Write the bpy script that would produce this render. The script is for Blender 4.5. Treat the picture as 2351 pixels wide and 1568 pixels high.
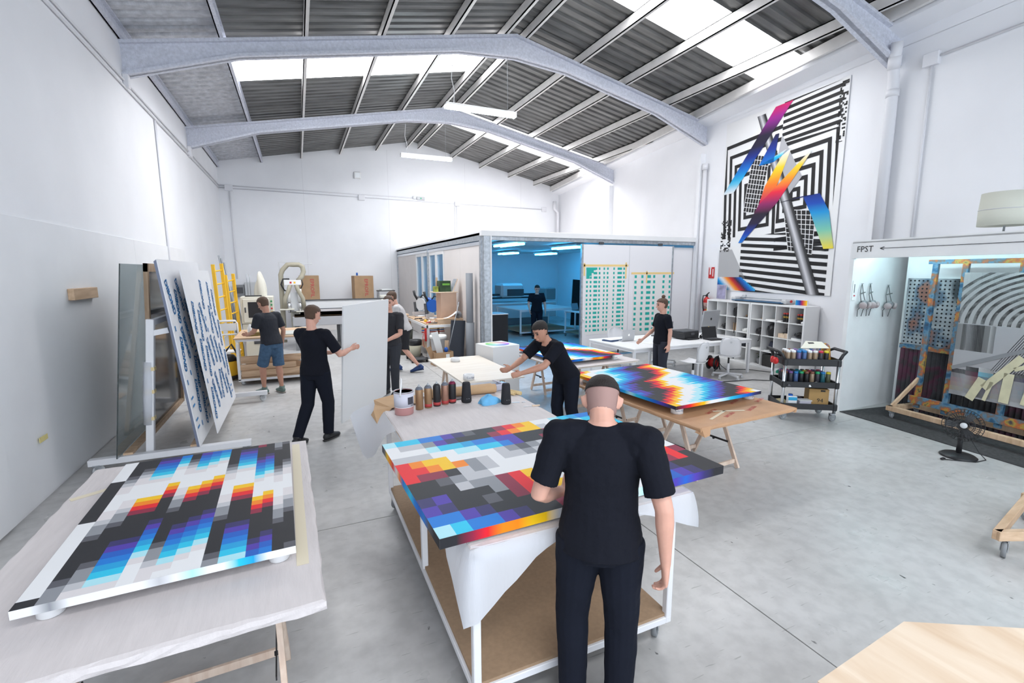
import bpy, math, random
import numpy as np
from mathutils import Vector, Matrix
random.seed(7)
for o in list(bpy.data.objects): bpy.data.objects.remove(o)
scene = bpy.context.scene
C = scene.collection
PI = math.pi
# ------------------------------------------------------------------ camera, light, exposure
cam_d = bpy.data.cameras.new('camera'); cam = bpy.data.objects.new('camera', cam_d); C.objects.link(cam)
cam_d.sensor_width = 36.0; cam_d.lens = 36.0*1084.03/2351.0; cam_d.clip_start = 0.05; cam_d.clip_end = 200
_y, _p, _r = -0.4224, -0.1476, -0.0022
fw = Vector((-math.sin(_y)*math.cos(_p), math.cos(_y)*math.cos(_p), math.sin(_p)))
rt = Vector((math.cos(_y), math.sin(_y), 0)); up = rt.cross(fw)
r2 = rt*math.cos(_r)+up*math.sin(_r); u2 = up*math.cos(_r)-rt*math.sin(_r)
cam.matrix_world = Matrix(((r2.x,u2.x,-fw.x,0),(r2.y,u2.y,-fw.y,0),(r2.z,u2.z,-fw.z,2.2),(0,0,0,1)))
scene.camera = cam
vs = scene.view_settings
vs.view_transform = 'Standard'; vs.look = 'None'; vs.gamma = 1.0; vs.use_curve_mapping = False
vs.exposure = 0.55
SKYLIGHT = 10.0; TUBE = 36.0; BLUE_TUBE = 26.0; BOOTH_TUBE = 24.0
world = bpy.data.worlds.new('world'); scene.world = world; world.use_nodes = True
bg = world.node_tree.nodes['Background']; bg.inputs[0].default_value = (0.80, 0.89, 1.0, 1); bg.inputs[1].default_value = 2.1

# ------------------------------------------------------------------ mesh helpers
def V(*a): return Vector(a)
class MB:
    def __init__(s): s.v=[]; s.f=[]; s.m=[]; s.s=[]
    def add(s, vs_, fs, mat=0, smooth=False):
        b=len(s.v); s.v += [tuple(p) for p in vs_]
        for f in fs: s.f.append(tuple(b+i for i in f)); s.m.append(mat); s.s.append(smooth)
        return s
    def box(s, x0,y0,z0,x1,y1,z1, mat=0):
        vs_=[(x0,y0,z0),(x1,y0,z0),(x1,y1,z0),(x0,y1,z0),(x0,y0,z1),(x1,y0,z1),(x1,y1,z1),(x0,y1,z1)]
        return s.add(vs_, [(0,3,2,1),(4,5,6,7),(0,1,5,4),(1,2,6,5),(2,3,7,6),(3,0,4,7)], mat)
    def cbox(s, c, sz, mat=0, R=None, bev=0):
        hx,hy,hz=sz[0]/2,sz[1]/2,sz[2]/2; R=R or Matrix.Identity(3); c=Vector(c)
        if bev<=0:
            P=[(-hx,-hy,-hz),(hx,-hy,-hz),(hx,hy,-hz),(-hx,hy,-hz),(-hx,-hy,hz),(hx,-hy,hz),(hx,hy,hz),(-hx,hy,hz)]
            return s.add([c+R@Vector(p) for p in P], [(0,3,2,1),(4,5,6,7),(0,1,5,4),(1,2,6,5),(2,3,7,6),(3,0,4,7)], mat)
        b=min(bev,hx*.95,hy*.95,hz*.95)
        vs_=[]; idx={}
        for sx in(-1,1):
            for sy in(-1,1):
                for sz_ in(-1,1):
                    for a in range(3):
                        p=[sx*(hx-b),sy*(hy-b),sz_*(hz-b)]; p[a]=(sx*hx,sy*hy,sz_*hz)[a]
                        idx[(sx,sy,sz_,a)]=len(vs_); vs_.append(c+R@Vector(p))
        F=[]
        for a in range(3):
            o=[i for i in range(3) if i!=a]
            for sg in(-1,1):
                q=[]
                for k in((-1,-1),(1,-1),(1,1),(-1,1)):
                    t=[0,0,0]; t[a]=sg; t[o[0]]=k[0]; t[o[1]]=k[1]; q.append(idx[(t[0],t[1],t[2],a)])
                F.append(tuple(q))
            for k0 in(-1,1):
                for k1 in(-1,1):
                    t=[[0,0,0],[0,0,0]]
                    for e,sg in enumerate((-1,1)): t[e][a]=sg; t[e][o[0]]=k0; t[e][o[1]]=k1
                    A,B=t
                    F.append((idx[(*A,o[0])],idx[(*B,o[0])],idx[(*B,o[1])],idx[(*A,o[1])]))
        for sx in(-1,1):
            for sy in(-1,1):
                for sz_ in(-1,1): F.append(tuple(idx[(sx,sy,sz_,a)] for a in range(3)))
        b0=len(s.v); s.v+=[tuple(p) for p in vs_]
        for f in F:
            P=[Vector(vs_[i]) for i in f]; n=(P[1]-P[0]).cross(P[2]-P[0]); m=sum(P,Vector((0,0,0)))/len(P)-c
            if n.dot(m)<0: f=f[::-1]
            s.f.append(tuple(b0+i for i in f)); s.m.append(mat); s.s.append(False)
        return s
    def bar(s, p, q, w, h=None, mat=0, upv=(0,0,1), bev=0):
        "rectangular bar between two points"
        p=Vector(p);q=Vector(q); d=q-p; L=d.length; d.normalize(); u=Vector(upv)
        if abs(d.dot(u))>.98: u=Vector((1,0,0)) if abs(d.x)<.9 else Vector((0,1,0))
        x=u.cross(d).normalized(); z=d.cross(x)
        R=Matrix((x,d,z)).transposed()
        return s.cbox((p+q)/2,(w,L,h or w),mat,R,bev)
    def cyl(s, p, q, r, rb=None, n=16, mat=0, smooth=True, caps=True):
        p=Vector(p);q=Vector(q); rb=r if rb is None else rb
        d=(q-p).normalized(); a=Vector((0,0,1)) if abs(d.z)<.9 else Vector((1,0,0))
        x=a.cross(d).normalized(); y=d.cross(x)
        b=len(s.v)
        for P,R in((p,r),(q,rb)):
            for i in range(n):
                t=2*PI*i/n; s.v.append(tuple(P+(x*math.cos(t)+y*math.sin(t))*R))
        for i in range(n):
            j=(i+1)%n; s.f.append((b+i,b+j,b+n+j,b+n+i)); s.m.append(mat); s.s.append(smooth)
        if caps:
            s.f.append(tuple(b+i for i in range(n))[::-1]); s.m.append(mat); s.s.append(False)
            s.f.append(tuple(b+n+i for i in range(n))); s.m.append(mat); s.s.append(False)
        return s
    def tube(s, pts, r, n=8, mat=0, caps=True, side=None, closed=False):
        "loft along a path; r = number, list of numbers or list of (rx,ry); side = direction of rx"
        P=[Vector(p) for p in pts]; k=len(P); b=len(s.v)
        R=[r]*k if isinstance(r,(int,float)) else list(r)
        R=[(a,a) if isinstance(a,(int,float)) else a for a in R]
        px=None
        for i in range(k):
            d=(P[min(i+1,k-1)]-P[max(i-1,0)])
            if closed: d=P[(i+1)%k]-P[i-1]
            d.normalize()
            if side is not None:
                x=Vector(side); x=(x-d*x.dot(d)); x.normalize()
            elif px is None:
                a=Vector((0,0,1)) if abs(d.z)<.9 else Vector((1,0,0)); x=a.cross(d).normalized()
            else:
                x=px-d*px.dot(d)
                if x.length<1e-6: x=Vector((1,0,0)).cross(d)
                x.normalize()
            px=x; y=d.cross(x)
            for j in range(n):
                t=2*PI*j/n; s.v.append(tuple(P[i]+x*math.cos(t)*R[i][0]+y*math.sin(t)*R[i][1]))
        for i in range(k if closed else k-1):
            for j in range(n):
                jj=(j+1)%n; i2=(i+1)%k; s.f.append((b+i*n+j,b+i*n+jj,b+i2*n+jj,b+i2*n+j)); s.m.append(mat); s.s.append(True)
        if caps and not closed:
            s.f.append(tuple(b+j for j in range(n))[::-1]); s.m.append(mat); s.s.append(True)
            s.f.append(tuple(b+(k-1)*n+j for j in range(n))); s.m.append(mat); s.s.append(True)
        return s
    def lathe(s, prof, c=(0,0,0), n=24, mat=0, smooth=True, axis=None):
        "prof: list of (r,z); optional mats as third entry"
        c=Vector(c); b=len(s.v); k=len(prof)
        R=Matrix.Identity(3)
        if axis is not None: R=Vector((0,0,1)).rotation_difference(Vector(axis)).to_matrix()
        for pr in prof:
            for j in range(n):
                t=2*PI*j/n; s.v.append(tuple(c+R@Vector((pr[0]*math.cos(t),pr[0]*math.sin(t),pr[1]))))
        for i in range(k-1):
            m=prof[i][2] if len(prof[i])>2 else mat
            for j in range(n):
                jj=(j+1)%n; s.f.append((b+i*n+j,b+i*n+jj,b+(i+1)*n+jj,b+(i+1)*n+j)); s.m.append(m); s.s.append(smooth)
        if prof[0][0]>1e-4: s.f.append(tuple(b+j for j in range(n))[::-1]); s.m.append(prof[0][2] if len(prof[0])>2 else mat); s.s.append(False)
        if prof[-1][0]>1e-4: s.f.append(tuple(b+(k-1)*n+j for j in range(n))); s.m.append(prof[-1][2] if len(prof[-1])>2 else mat); s.s.append(False)
        return s
    def prism(s, poly, org, u, v, depth, mat=0, smooth=False):
        "poly of (a,b) in the plane org + a*u + b*v, extruded along u x v by depth"
        org=Vector(org);u=Vector(u);v=Vector(v); w=u.cross(v).normalized()*depth
        A=[org+u*a+v*b for a,b in poly]; n=len(A)
        b=len(s.v); s.v+=[tuple(p) for p in A]+[tuple(p+w) for p in A]
        s.f.append(tuple(b+i for i in range(n))[::-1]); s.f.append(tuple(b+n+i for i in range(n))); s.m+=[mat]*2; s.s+=[False]*2
        for i in range(n):
            j=(i+1)%n; s.f.append((b+i,b+j,b+n+j,b+n+i)); s.m.append(mat); s.s.append(smooth)
        return s
    def sphere(s, c, r, n=12, mat=0, sc=(1,1,1)):
        c=Vector(c); m=max(6,n//2+2)
        prof=[(math.sin(PI*i/m)*r,-math.cos(PI*i/m)*r) for i in range(m+1)]
        b=len(s.v)
        s.lathe([(max(p[0],1e-5),p[1]) for p in prof],(0,0,0),n,mat)
        for i in range(b,len(s.v)):
            p=s.v[i]; s.v[i]=(c.x+p[0]*sc[0],c.y+p[1]*sc[1],c.z+p[2]*sc[2])
        return s
    def mesh(s, name, mats):
        me=bpy.data.meshes.new(name); me.from_pydata(s.v,[],s.f)
        for m in (mats if isinstance(mats,(list,tuple)) else [mats]): me.materials.append(m)
        me.polygons.foreach_set('material_index',s.m); me.polygons.foreach_set('use_smooth',s.s)
        me.update(); return me
def obj(name, mb, mats, parent=None, loc=None, rotz=0, rot=None):
    me = mb if isinstance(mb,bpy.types.Mesh) else mb.mesh(name,mats)
    o=bpy.data.objects.new(name,me); C.objects.link(o)
    if parent: o.parent=parent
    if loc is not None: o.location=loc
    if rot is not None: o.rotation_euler=rot
    elif rotz: o.rotation_euler=(0,0,rotz)
    return o
def tag(o,label,cat,group=None):
    o['label']=label; o['category']=cat
    if group: o['group']=group
    return o
def ent(name,label,cat,loc=(0,0,0),rotz=0,group=None,rot=None):
    o=bpy.data.objects.new(name,None); C.objects.link(o); o.empty_display_size=.1
    o.location=loc; o.rotation_euler=rot if rot is not None else (0,0,rotz)
    return tag(o,label,cat,group)
def struct(name,mb,mats,parent=None,**k):
    o=obj(name,mb,mats,parent,**k)
    if not parent: o['kind']='structure'
    return o
def dup(root,loc=None,rotz=None,label=None,group=None,rot=None):
    r=root.copy(); C.objects.link(r)
    if loc is not None: r.location=loc
    if rot is not None: r.rotation_euler=rot
    elif rotz is not None: r.rotation_euler=(0,0,rotz)
    if label: r['label']=label
    if group: r['group']=group
    for ch in list(root.children):
        c=ch.copy(); C.objects.link(c); c.parent=r
        for g in list(ch.children):
            d=g.copy(); C.objects.link(d); d.parent=c
    return r
_tc={}
def text_mb(s,size=1.0,ex=0.001):
    "lettering as flat geometry: returns (verts, faces, width, height), lower-left at the origin in XY"
    k=(s,ex)
    if k not in _tc:
        cu=bpy.data.curves.new('lettering','FONT'); cu.body=s; cu.size=1.0; cu.extrude=0; cu.resolution_u=2
        o=bpy.data.objects.new('lettering',cu); C.objects.link(o)
        dg=bpy.context.evaluated_depsgraph_get(); me=o.evaluated_get(dg).to_mesh()
        vs_=[tuple(v.co) for v in me.vertices]; fs=[tuple(p.vertices) for p in me.polygons]
        o.evaluated_get(dg).to_mesh_clear(); bpy.data.objects.remove(o); bpy.data.curves.remove(cu)
        x0=min(v[0] for v in vs_); y0=min(v[1] for v in vs_)
        vs_=[(v[0]-x0,v[1]-y0,0) for v in vs_]
        _tc[k]=(vs_,fs,max(v[0] for v in vs_),max(v[1] for v in vs_))
    return _tc[k]
def put_text(mb,s,org,u,v,height=None,width=None,mat=0):
    vs_,fs,w,h=text_mb(s); u=Vector(u).normalized(); v=Vector(v).normalized(); org=Vector(org)
    sy=(height/h) if height else width/w
    sx=(width/w) if width else sy
    mb.add([org+u*p[0]*sx+v*p[1]*sy for p in vs_],fs,mat)

# ------------------------------------------------------------------ materials
_m={}
def mat(name,col,rough=.5,metal=0,noise=0,nscale=8,bump=0,bscale=60,spec=.5,trans=0,alpha=1,emit=None,estr=0,coat=0,stretch=None,ior=1.45,sheen=0,sss=0):
    if name in _m: return _m[name]
    m=bpy.data.materials.new(name); m.use_nodes=True; nt=m.node_tree; b=nt.nodes['Principled BSDF']; _m[name]=m
    c=(*col,1)
    b.inputs['Base Color'].default_value=c; b.inputs['Roughness'].default_value=rough; b.inputs['Metallic'].default_value=metal
    b.inputs['Specular IOR Level'].default_value=spec; b.inputs['IOR'].default_value=ior
    b.inputs['Transmission Weight'].default_value=trans; b.inputs['Alpha'].default_value=alpha; b.inputs['Coat Weight'].default_value=coat
    b.inputs['Sheen Weight'].default_value=sheen
    if sss: b.inputs['Subsurface Weight'].default_value=sss; b.inputs['Subsurface Radius'].default_value=(.02,.008,.004)
    if emit: b.inputs['Emission Color'].default_value=(*emit,1); b.inputs['Emission Strength'].default_value=estr
    if noise or bump:
        tc=nt.nodes.new('ShaderNodeTexCoord'); src=tc.outputs['Object']
        if stretch:
            mp=nt.nodes.new('ShaderNodeMapping'); mp.inputs['Scale'].default_value=stretch; nt.links.new(src,mp.inputs[0]); src=mp.outputs[0]
    if noise:
        n=nt.nodes.new('ShaderNodeTexNoise'); n.inputs['Scale'].default_value=nscale; n.inputs['Detail'].default_value=5; nt.links.new(src,n.inputs['Vector'])
        r=nt.nodes.new('ShaderNodeValToRGB'); r.color_ramp.elements[0].position=.3; r.color_ramp.elements[1].position=.7
        r.color_ramp.elements[0].color=tuple(max(0,x*(1-noise)) for x in col)+(1,); r.color_ramp.elements[1].color=tuple(min(1,x*(1+noise*.6)) for x in col)+(1,)
        nt.links.new(n.outputs['Fac'],r.inputs[0]); nt.links.new(r.outputs[0],b.inputs['Base Color'])
    if bump:
        n2=nt.nodes.new('ShaderNodeTexNoise'); n2.inputs['Scale'].default_value=bscale; n2.inputs['Detail'].default_value=4; nt.links.new(src,n2.inputs['Vector'])
        bp=nt.nodes.new('ShaderNodeBump'); bp.inputs['Strength'].default_value=bump; bp.inputs['Distance'].default_value=.01
        nt.links.new(n2.outputs['Fac'],bp.inputs['Height']); nt.links.new(bp.outputs[0],b.inputs['Normal'])
    return m
def srgb(h):
    h=h.lstrip('#'); t=[int(h[i:i+2],16)/255 for i in(0,2,4)]
    return tuple((x/12.92 if x<=.04045 else ((x+.055)/1.055)**2.4) for x in t)
def wood(name,c1,c2,scale=3,stretch=(1,1,12),rough=.55):
    if name in _m: return _m[name]
    m=bpy.data.materials.new(name); m.use_nodes=True; nt=m.node_tree; b=nt.nodes['Principled BSDF']; _m[name]=m
    tc=nt.nodes.new('ShaderNodeTexCoord'); mp=nt.nodes.new('ShaderNodeMapping'); mp.inputs['Scale'].default_value=stretch
    n=nt.nodes.new('ShaderNodeTexNoise'); n.inputs['Scale'].default_value=scale; n.inputs['Detail'].default_value=6; n.inputs['Distortion'].default_value=.6
    r=nt.nodes.new('ShaderNodeValToRGB'); r.color_ramp.elements[0].position=.32; r.color_ramp.elements[1].position=.68
    r.color_ramp.elements[0].color=(*c1,1); r.color_ramp.elements[1].color=(*c2,1)
    nt.links.new(tc.outputs['Object'],mp.inputs[0]); nt.links.new(mp.outputs[0],n.inputs['Vector']); nt.links.new(n.outputs['Fac'],r.inputs[0]); nt.links.new(r.outputs[0],b.inputs['Base Color'])
    b.inputs['Roughness'].default_value=rough
    return m
def vcol_mat(name,rough=.45,spec=.4):
    "paint whose colour is stored per corner (flat print)"
    if name in _m: return _m[name]
    m=bpy.data.materials.new(name); m.use_nodes=True; nt=m.node_tree; b=nt.nodes['Principled BSDF']; _m[name]=m
    a=nt.nodes.new('ShaderNodeVertexColor'); a.layer_name='Col'; nt.links.new(a.outputs[0],b.inputs['Base Color'])
    b.inputs['Roughness'].default_value=rough; b.inputs['Specular IOR Level'].default_value=spec
    return m
def emat(name,col,s):
    if name in _m: return _m[name]
    m=bpy.data.materials.new(name); m.use_nodes=True; nt=m.node_tree; nt.nodes.clear()
    e=nt.nodes.new('ShaderNodeEmission'); e.inputs[0].default_value=(*col,1); e.inputs[1].default_value=s
    o=nt.nodes.new('ShaderNodeOutputMaterial'); nt.links.new(e.outputs[0],o.inputs[0]); _m[name]=m; return m
M_white=mat('white_paint',(.80,.80,.80),.45)
M_wall=mat('white_wall_paint',(.83,.835,.86),.7,noise=.035,nscale=.9,bump=.06,bscale=25)
M_foamspray=mat('sprayed_coating',(.66,.68,.76),.95,noise=.14,nscale=22,bump=1.0,bscale=55)
M_spraysheet=mat('sprayed_sheet',(.56,.57,.60),.95,noise=.22,nscale=9,bump=.9,bscale=45)
M_purlin=mat('purlin_galvanised',(.72,.70,.68),.4,noise=.08,nscale=4)
M_galv=mat('galvanised_steel',(.50,.53,.56),.38,metal=.75,noise=.25,nscale=14)
M_grey=mat('grey_metal',(.32,.34,.36),.45,metal=.4)
M_alu=mat('aluminium',(.72,.73,.75),.28,metal=.9)
M_chrome=mat('chrome',(.75,.76,.78),.15,metal=1)
M_black=mat('black_plastic',(.018,.018,.02),.42)
M_blackmat=mat('black_matte',(.012,.012,.014),.75)
M_dgrey=mat('dark_grey_plastic',(.07,.072,.078),.5)
M_mgrey=mat('mid_grey_plastic',(.22,.225,.235),.5)
M_lgrey=mat('light_grey_plastic',(.55,.56,.57),.45)
M_red=mat('red_paint',(.55,.02,.02),.35)
M_yellow=mat('yellow_paint',(.85,.50,.03),.45)
M_blue=mat('blue_plastic',(.01,.10,.45),.4)
M_rubber=mat('grey_rubber',(.24,.25,.26),.7)
M_card=mat('cardboard',(.42,.27,.155),.85,noise=.08,nscale=5)
M_kraft=mat('kraft_paper',(.56,.36,.20),.8,noise=.07,nscale=6)
M_mdf=mat('mdf_board',(.35,.235,.145),.75,noise=.10,nscale=40)
M_pine=wood('pine',(.50,.33,.20),(.68,.49,.33),3,(6,6,.7))
M_pinex=wood('pine_x',(.50,.33,.20),(.68,.49,.33),3,(.7,6,6))
M_piney=wood('pine_y',(.50,.33,.20),(.68,.49,.33),3,(6,.7,6))
M_trestle=wood('trestle_wood',(.60,.44,.34),(.74,.60,.49),3,(7,7,.8))
M_ply=wood('plywood',(.68,.50,.34),(.84,.70,.55),1.6,(5,1,3))
M_paper=mat('white_paper',(.82,.82,.80),.8)
M_foam=mat('packing_foam',(.80,.795,.80),.8,bump=.5,bscale=120,trans=.0,sheen=.1)
M_skin=mat('skin',(.66,.36,.27),.5,noise=.06,nscale=20,sss=.08)
M_skin2=mat('skin_tan',(.50,.26,.18),.5,noise=.06,nscale=20,sss=.08)
M_glassy=mat('window_glass',(.85,.93,.95),.04,trans=1.0,ior=1.45)
M_redp=mat('red_print',(.50,.03,.05),.6)
M_bluep=mat('blue_print',(.004,.19,.48),.5)
M_darkp=mat('black_print',(.015,.015,.015),.6)
# ------------------------------------------------------------------ the shell of the hall
XL=-2.39; YB=20.33; YF=-4.0
def RWX(y): return 11.605-.1232*(20.33-y)
RIDGE=4.66
def ZT(x): return 5.892+.197*(x+2.39) if x<RIDGE else 7.281-.205*(x-RIDGE)
BEAMS=[5.339,10.156,15.177]
# floor: painted concrete slabs with open joints
def floor_mat():
    m=bpy.data.materials.new('painted_concrete'); m.use_nodes=True; nt=m.node_tree; b=nt.nodes['Principled BSDF']
    g=nt.nodes.new('ShaderNodeNewGeometry'); pos=g.outputs['Position']
    def noise(sc,det=5,stretch=None,seed=0):
        n=nt.nodes.new('ShaderNodeTexNoise'); n.inputs['Scale'].default_value=sc; n.inputs['Detail'].default_value=det
        mp=nt.nodes.new('ShaderNodeMapping'); mp.inputs['Location'].default_value=(seed,seed*1.7,0)
        if stretch: mp.inputs['Scale'].default_value=stretch; mp.inputs['Rotation'].default_value=(0,0,.5)
        nt.links.new(pos,mp.inputs[0]); nt.links.new(mp.outputs[0],n.inputs['Vector']); return n.outputs['Fac']
    def ramp(fac,stops):
        r=nt.nodes.new('ShaderNodeValToRGB'); e=r.color_ramp.elements
        e[0].position,e[0].color=stops[0][0],(*stops[0][1],1); e[1].position,e[1].color=stops[-1][0],(*stops[-1][1],1)
        for p,c in stops[1:-1]:
            k=e.new(p); k.color=(*c,1)
        nt.links.new(fac,r.inputs[0]); return r.outputs[0]
    def mix(a,bb,f,mode='MIX'):
        x=nt.nodes.new('ShaderNodeMix'); x.data_type='RGBA'; x.blend_type=mode
        nt.links.new(f,x.inputs[0]) if not isinstance(f,float) else setattr(x.inputs[0],'default_value',f)
        nt.links.new(a,x.inputs[6]); nt.links.new(bb,x.inputs[7]); return x.outputs[2]
    base=ramp(noise(.8,6),[(.3,(.47,.462,.45)),(.7,(.565,.56,.553))])
    fine=ramp(noise(9,4,seed=3),[(.35,(.86,.86,.86)),(.6,(1,1,1))]); base=mix(base,fine,1.0,'MULTIPLY')
    chips=ramp(noise(11,3,(1,.55,1),seed=9),[(.265,(.09,.085,.08)),(.29,(1,1,1))])
    where=ramp(noise(.55,2,seed=21),[(.44,(1,1,1)),(.54,(0,0,0))])
    chips2=mix(chips,where,1.0,'LIGHTEN') if False else chips
    x=nt.nodes.new('ShaderNodeMix'); x.data_type='RGBA'; x.blend_type='LIGHTEN'; x.inputs[0].default_value=1
    nt.links.new(chips,x.inputs[6]); nt.links.new(where,x.inputs[7])
    base=mix(base,x.outputs[2],1.0,'MULTIPLY')
    scr=ramp(noise(5,2,(1,14,1),seed=33),[(.285,(.70,.70,.69)),(.31,(1,1,1))]); base=mix(base,scr,1.0,'MULTIPLY')
    nt.links.new(base,b.inputs['Base Color'])
    rr=ramp(noise(2.2,4,seed=5),[(.3,(.26,.26,.26)),(.7,(.42,.42,.42))]); nt.links.new(rr,b.inputs['Roughness'])
    return m
M_floor=floor_mat(); M_joint=mat('floor_joint',(.16,.155,.15),.9)
fl=struct('floor',MB().box(XL-.3,YF,-.12,12.4,YB+.3,-.014),M_joint)
xs=[XL-.1,2.62,7.6,12.3]; ys=[YF,-.95,4.12,9.2,14.3,YB+.2]
for i in range(3):
    for j in range(5):
        g=.004
        obj('floor_slab',MB().cbox(((xs[i]+xs[i+1])/2,(ys[j]+ys[j+1])/2,-.01),(xs[i+1]-xs[i]-2*g,ys[j+1]-ys[j]-2*g,.02),0,None,.0015),M_floor,fl)
# left wall with the boarding that covers its lower part
wl=struct('wall_left',MB().box(XL-.15,YF,0,XL,YB+.15,6.2),M_wall)
M_board=mat('white_wall_board',(.80,.81,.83),.6,noise=.03,nscale=2)
for y0,y1,z1,t in((-3.9,1.2,2.75,.022),(1.205,5.28,2.75,.03),(5.285,9.6,2.72,.014),(9.605,13.4,2.72,.012)):
    obj('wall_board',MB().cbox((XL+t/2,(y0+y1)/2,z1/2+.012),(t,y1-y0-.006,z1-.024),0,None,.003),M_board,wl)
# back wall, a gable
wb=struct('wall_back',MB().prism([(XL-.15,0),(12.2,0),(12.2,ZT(12.2)+.24),(RIDGE,ZT(RIDGE)+.24),(XL-.15,ZT(XL)+.2)],(0,YB+.15,0),(1,0,0),(0,0,1),.15),M_wall)
for x in (.4,3.6,6.9,9.6): obj('panel_joint_strip',MB().box(x-.006,YB-.003,3.4 if x>3.6 else 0,x+.006,YB,ZT(x)),mat('wall_joint',(.70,.70,.72),.7),wb)
# right wall runs slightly askew
wr=MB(); nR=Vector((1,-.1232,0)).normalized()
for (a,b_,z0,z1) in((YF,YB+.1,0,6.0),(YF,12.0,5.99,6.6)):
    A=Vector((RWX(a),a,z0));B=Vector((RWX(b_),b_,z0)); o_=nR*.15
    wr.add([A,B,B+o_,A+o_,A+V(0,0,z1-z0),B+V(0,0,z1-z0),B+o_+V(0,0,z1-z0),A+o_+V(0,0,z1-z0)],[(0,3,2,1),(4,5,6,7),(0,1,5,4),(1,2,6,5),(2,3,7,6),(3,0,4,7)])
wall_right=struct('wall_right',wr,M_wall)
def rwp(y,off=0,z=0): return Vector((RWX(y),y,z))-nR*off
dR=Vector((.1232,1,0)).normalized()      # along the right wall, away from the camera
for k,y in enumerate(BEAMS):             # slim pilasters under the frame ends
    b=MB(); b.bar(rwp(y,.055,0),rwp(y,.055,5.35),.22,.11,0,dR); struct('trim_%d'%(k+1),b,M_wall)
# gutter soffit between eave purlin and right wall
g=MB(); a,b_=YF,YB
for off,z0,z1 in((0.0,5.50,5.74),):
    za,zb_=ZT(RWX(a)-.4),ZT(RWX(b_)-.4)
    A=[rwp(a,.36,za-.06),rwp(a,.0,za-.16),rwp(a,.0,za+.3),rwp(a,.36,za+.1)]; B=[rwp(b_,.36,zb_-.06),rwp(b_,.0,zb_-.16),rwp(b_,.0,zb_+.3),rwp(b_,.36,zb_+.1)]
    g.add(A+B,[(0,1,5,4),(1,2,6,5),(2,3,7,6),(3,0,4,7),(0,3,2,1),(4,5,6,7)])
struct('trim_4',g,M_wall)
# roof: corrugated sheets, purlins, sprayed portal frames, translucent strips
M_sheet=mat('dark_roof_sheet',(.15,.15,.145),.42,metal=.35,noise=.45,nscale=2.2,stretch=(.5,3,1))
M_sky=emat('translucent_roof_strip',(.96,.97,1.0),SKYLIGHT)
ceiling=struct('ceiling',MB().add([(RIDGE-.25,YF,ZT(RIDGE)+.20),(RIDGE,YF,ZT(RIDGE)+.26),(RIDGE+.25,YF,ZT(RIDGE)+.20),(RIDGE-.25,YB,ZT(RIDGE)+.20),(RIDGE,YB,ZT(RIDGE)+.26),(RIDGE+.25,YB,ZT(RIDGE)+.20)],[(0,1,4,3),(1,2,5,4)]),M_sheet)
HP=.21
def sheet_mb(x0,x1,y0,y1,pitch=.25,h=.04):
    "trapezoid-rib sheet: ribs run down the slope"
    b=MB(); n=max(1,round((y1-y0)/pitch)); p=(y1-y0)/n; prof=[]
    for i in range(n):
        y=y0+i*p; prof+=[(y,0),(y+p*.52,0),(y+p*.62,h),(y+p*.90,h)]
    prof.append((y1,0))
    L=[(x,(y),ZT(x)+HP+dz) for x in(x0,x1) for y,dz in prof]; k=len(prof)
    b.add(L,[(i,i+1,k+i+1,k+i) for i in range(k-1)]); return b
SKY=[('L',-.944,4.45,10.6,12.72),('R',5.0,11.5,6.97,8.12),('R',4.9,11.5,15.5,17.08),('L',-.944,4.45,-2.6,-1.4)]  # last strip is unseen, added behind the camera to light the foreground
def sheets(side,x0,x1,m,name):
    y=YF
    cuts=sorted({YF,YB}|{s[3] for s in SKY if s[0]==side and s[1]<x1-.01 and s[2]>x0+.01}|{s[4] for s in SKY if s[0]==side and s[1]<x1-.01 and s[2]>x0+.01})
    for a,b_ in zip(cuts[:-1],cuts[1:]):
        sk=any(s[0]==side and s[1]<x1-.01 and s[2]>x0+.01 and s[3]-.01<=a and b_<=s[4]+.01 for s in SKY)
        if sk: obj('skylight_strip',sheet_mb(x0,x1,a,b_),M_sky,ceiling); continue
        n=max(1,round((b_-a)/1.0))
        for i in range(n):
            obj(name,sheet_mb(x0,x1,a+(b_-a)*i/n,a+(b_-a)*(i+1)/n),m,ceiling)
sheets('L',XL-.1,-.944,M_spraysheet,'sprayed_roof_sheet')
sheets('L',-.944,RIDGE,M_sheet,'roof_sheet')
sheets('R',RIDGE,12.3,M_sheet,'roof_sheet')
PUR=[(-2.34,M_foamspray),(-.944,M_foamspray),(.413,M_purlin),(1.807,M_purlin),(3.194,M_purlin),(4.42,M_purlin),(4.90,M_purlin),(6.29,M_purlin),(7.60,M_purlin),(8.98,M_purlin),(10.27,M_purlin)]
def purlin(x,m):
    z=ZT(x); w=.075; b=MB()
    # lipped channel: web plus two flanges
    y0,y1=YF,YB
    b.box(x-w/2,y0,z,x-w/2+.02,y1,z+HP); b.box(x-w/2,y0,z,x+w/2,y1,z+.018); b.box(x-w/2,y0,z+HP-.018,x+w/2,y1,z+HP)
    obj('purlin',b,m,ceiling)
for x,m in PUR: purlin(x,m)
b=MB(); A=rwp(YF,.45,0);B=rwp(YB,.45,0); A.z=ZT(A.x)+.08; B.z=ZT(B.x)+.08
b.bar(A,B,.07,.2); obj('eave_purlin',b,M_purlin,ceiling)
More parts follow.
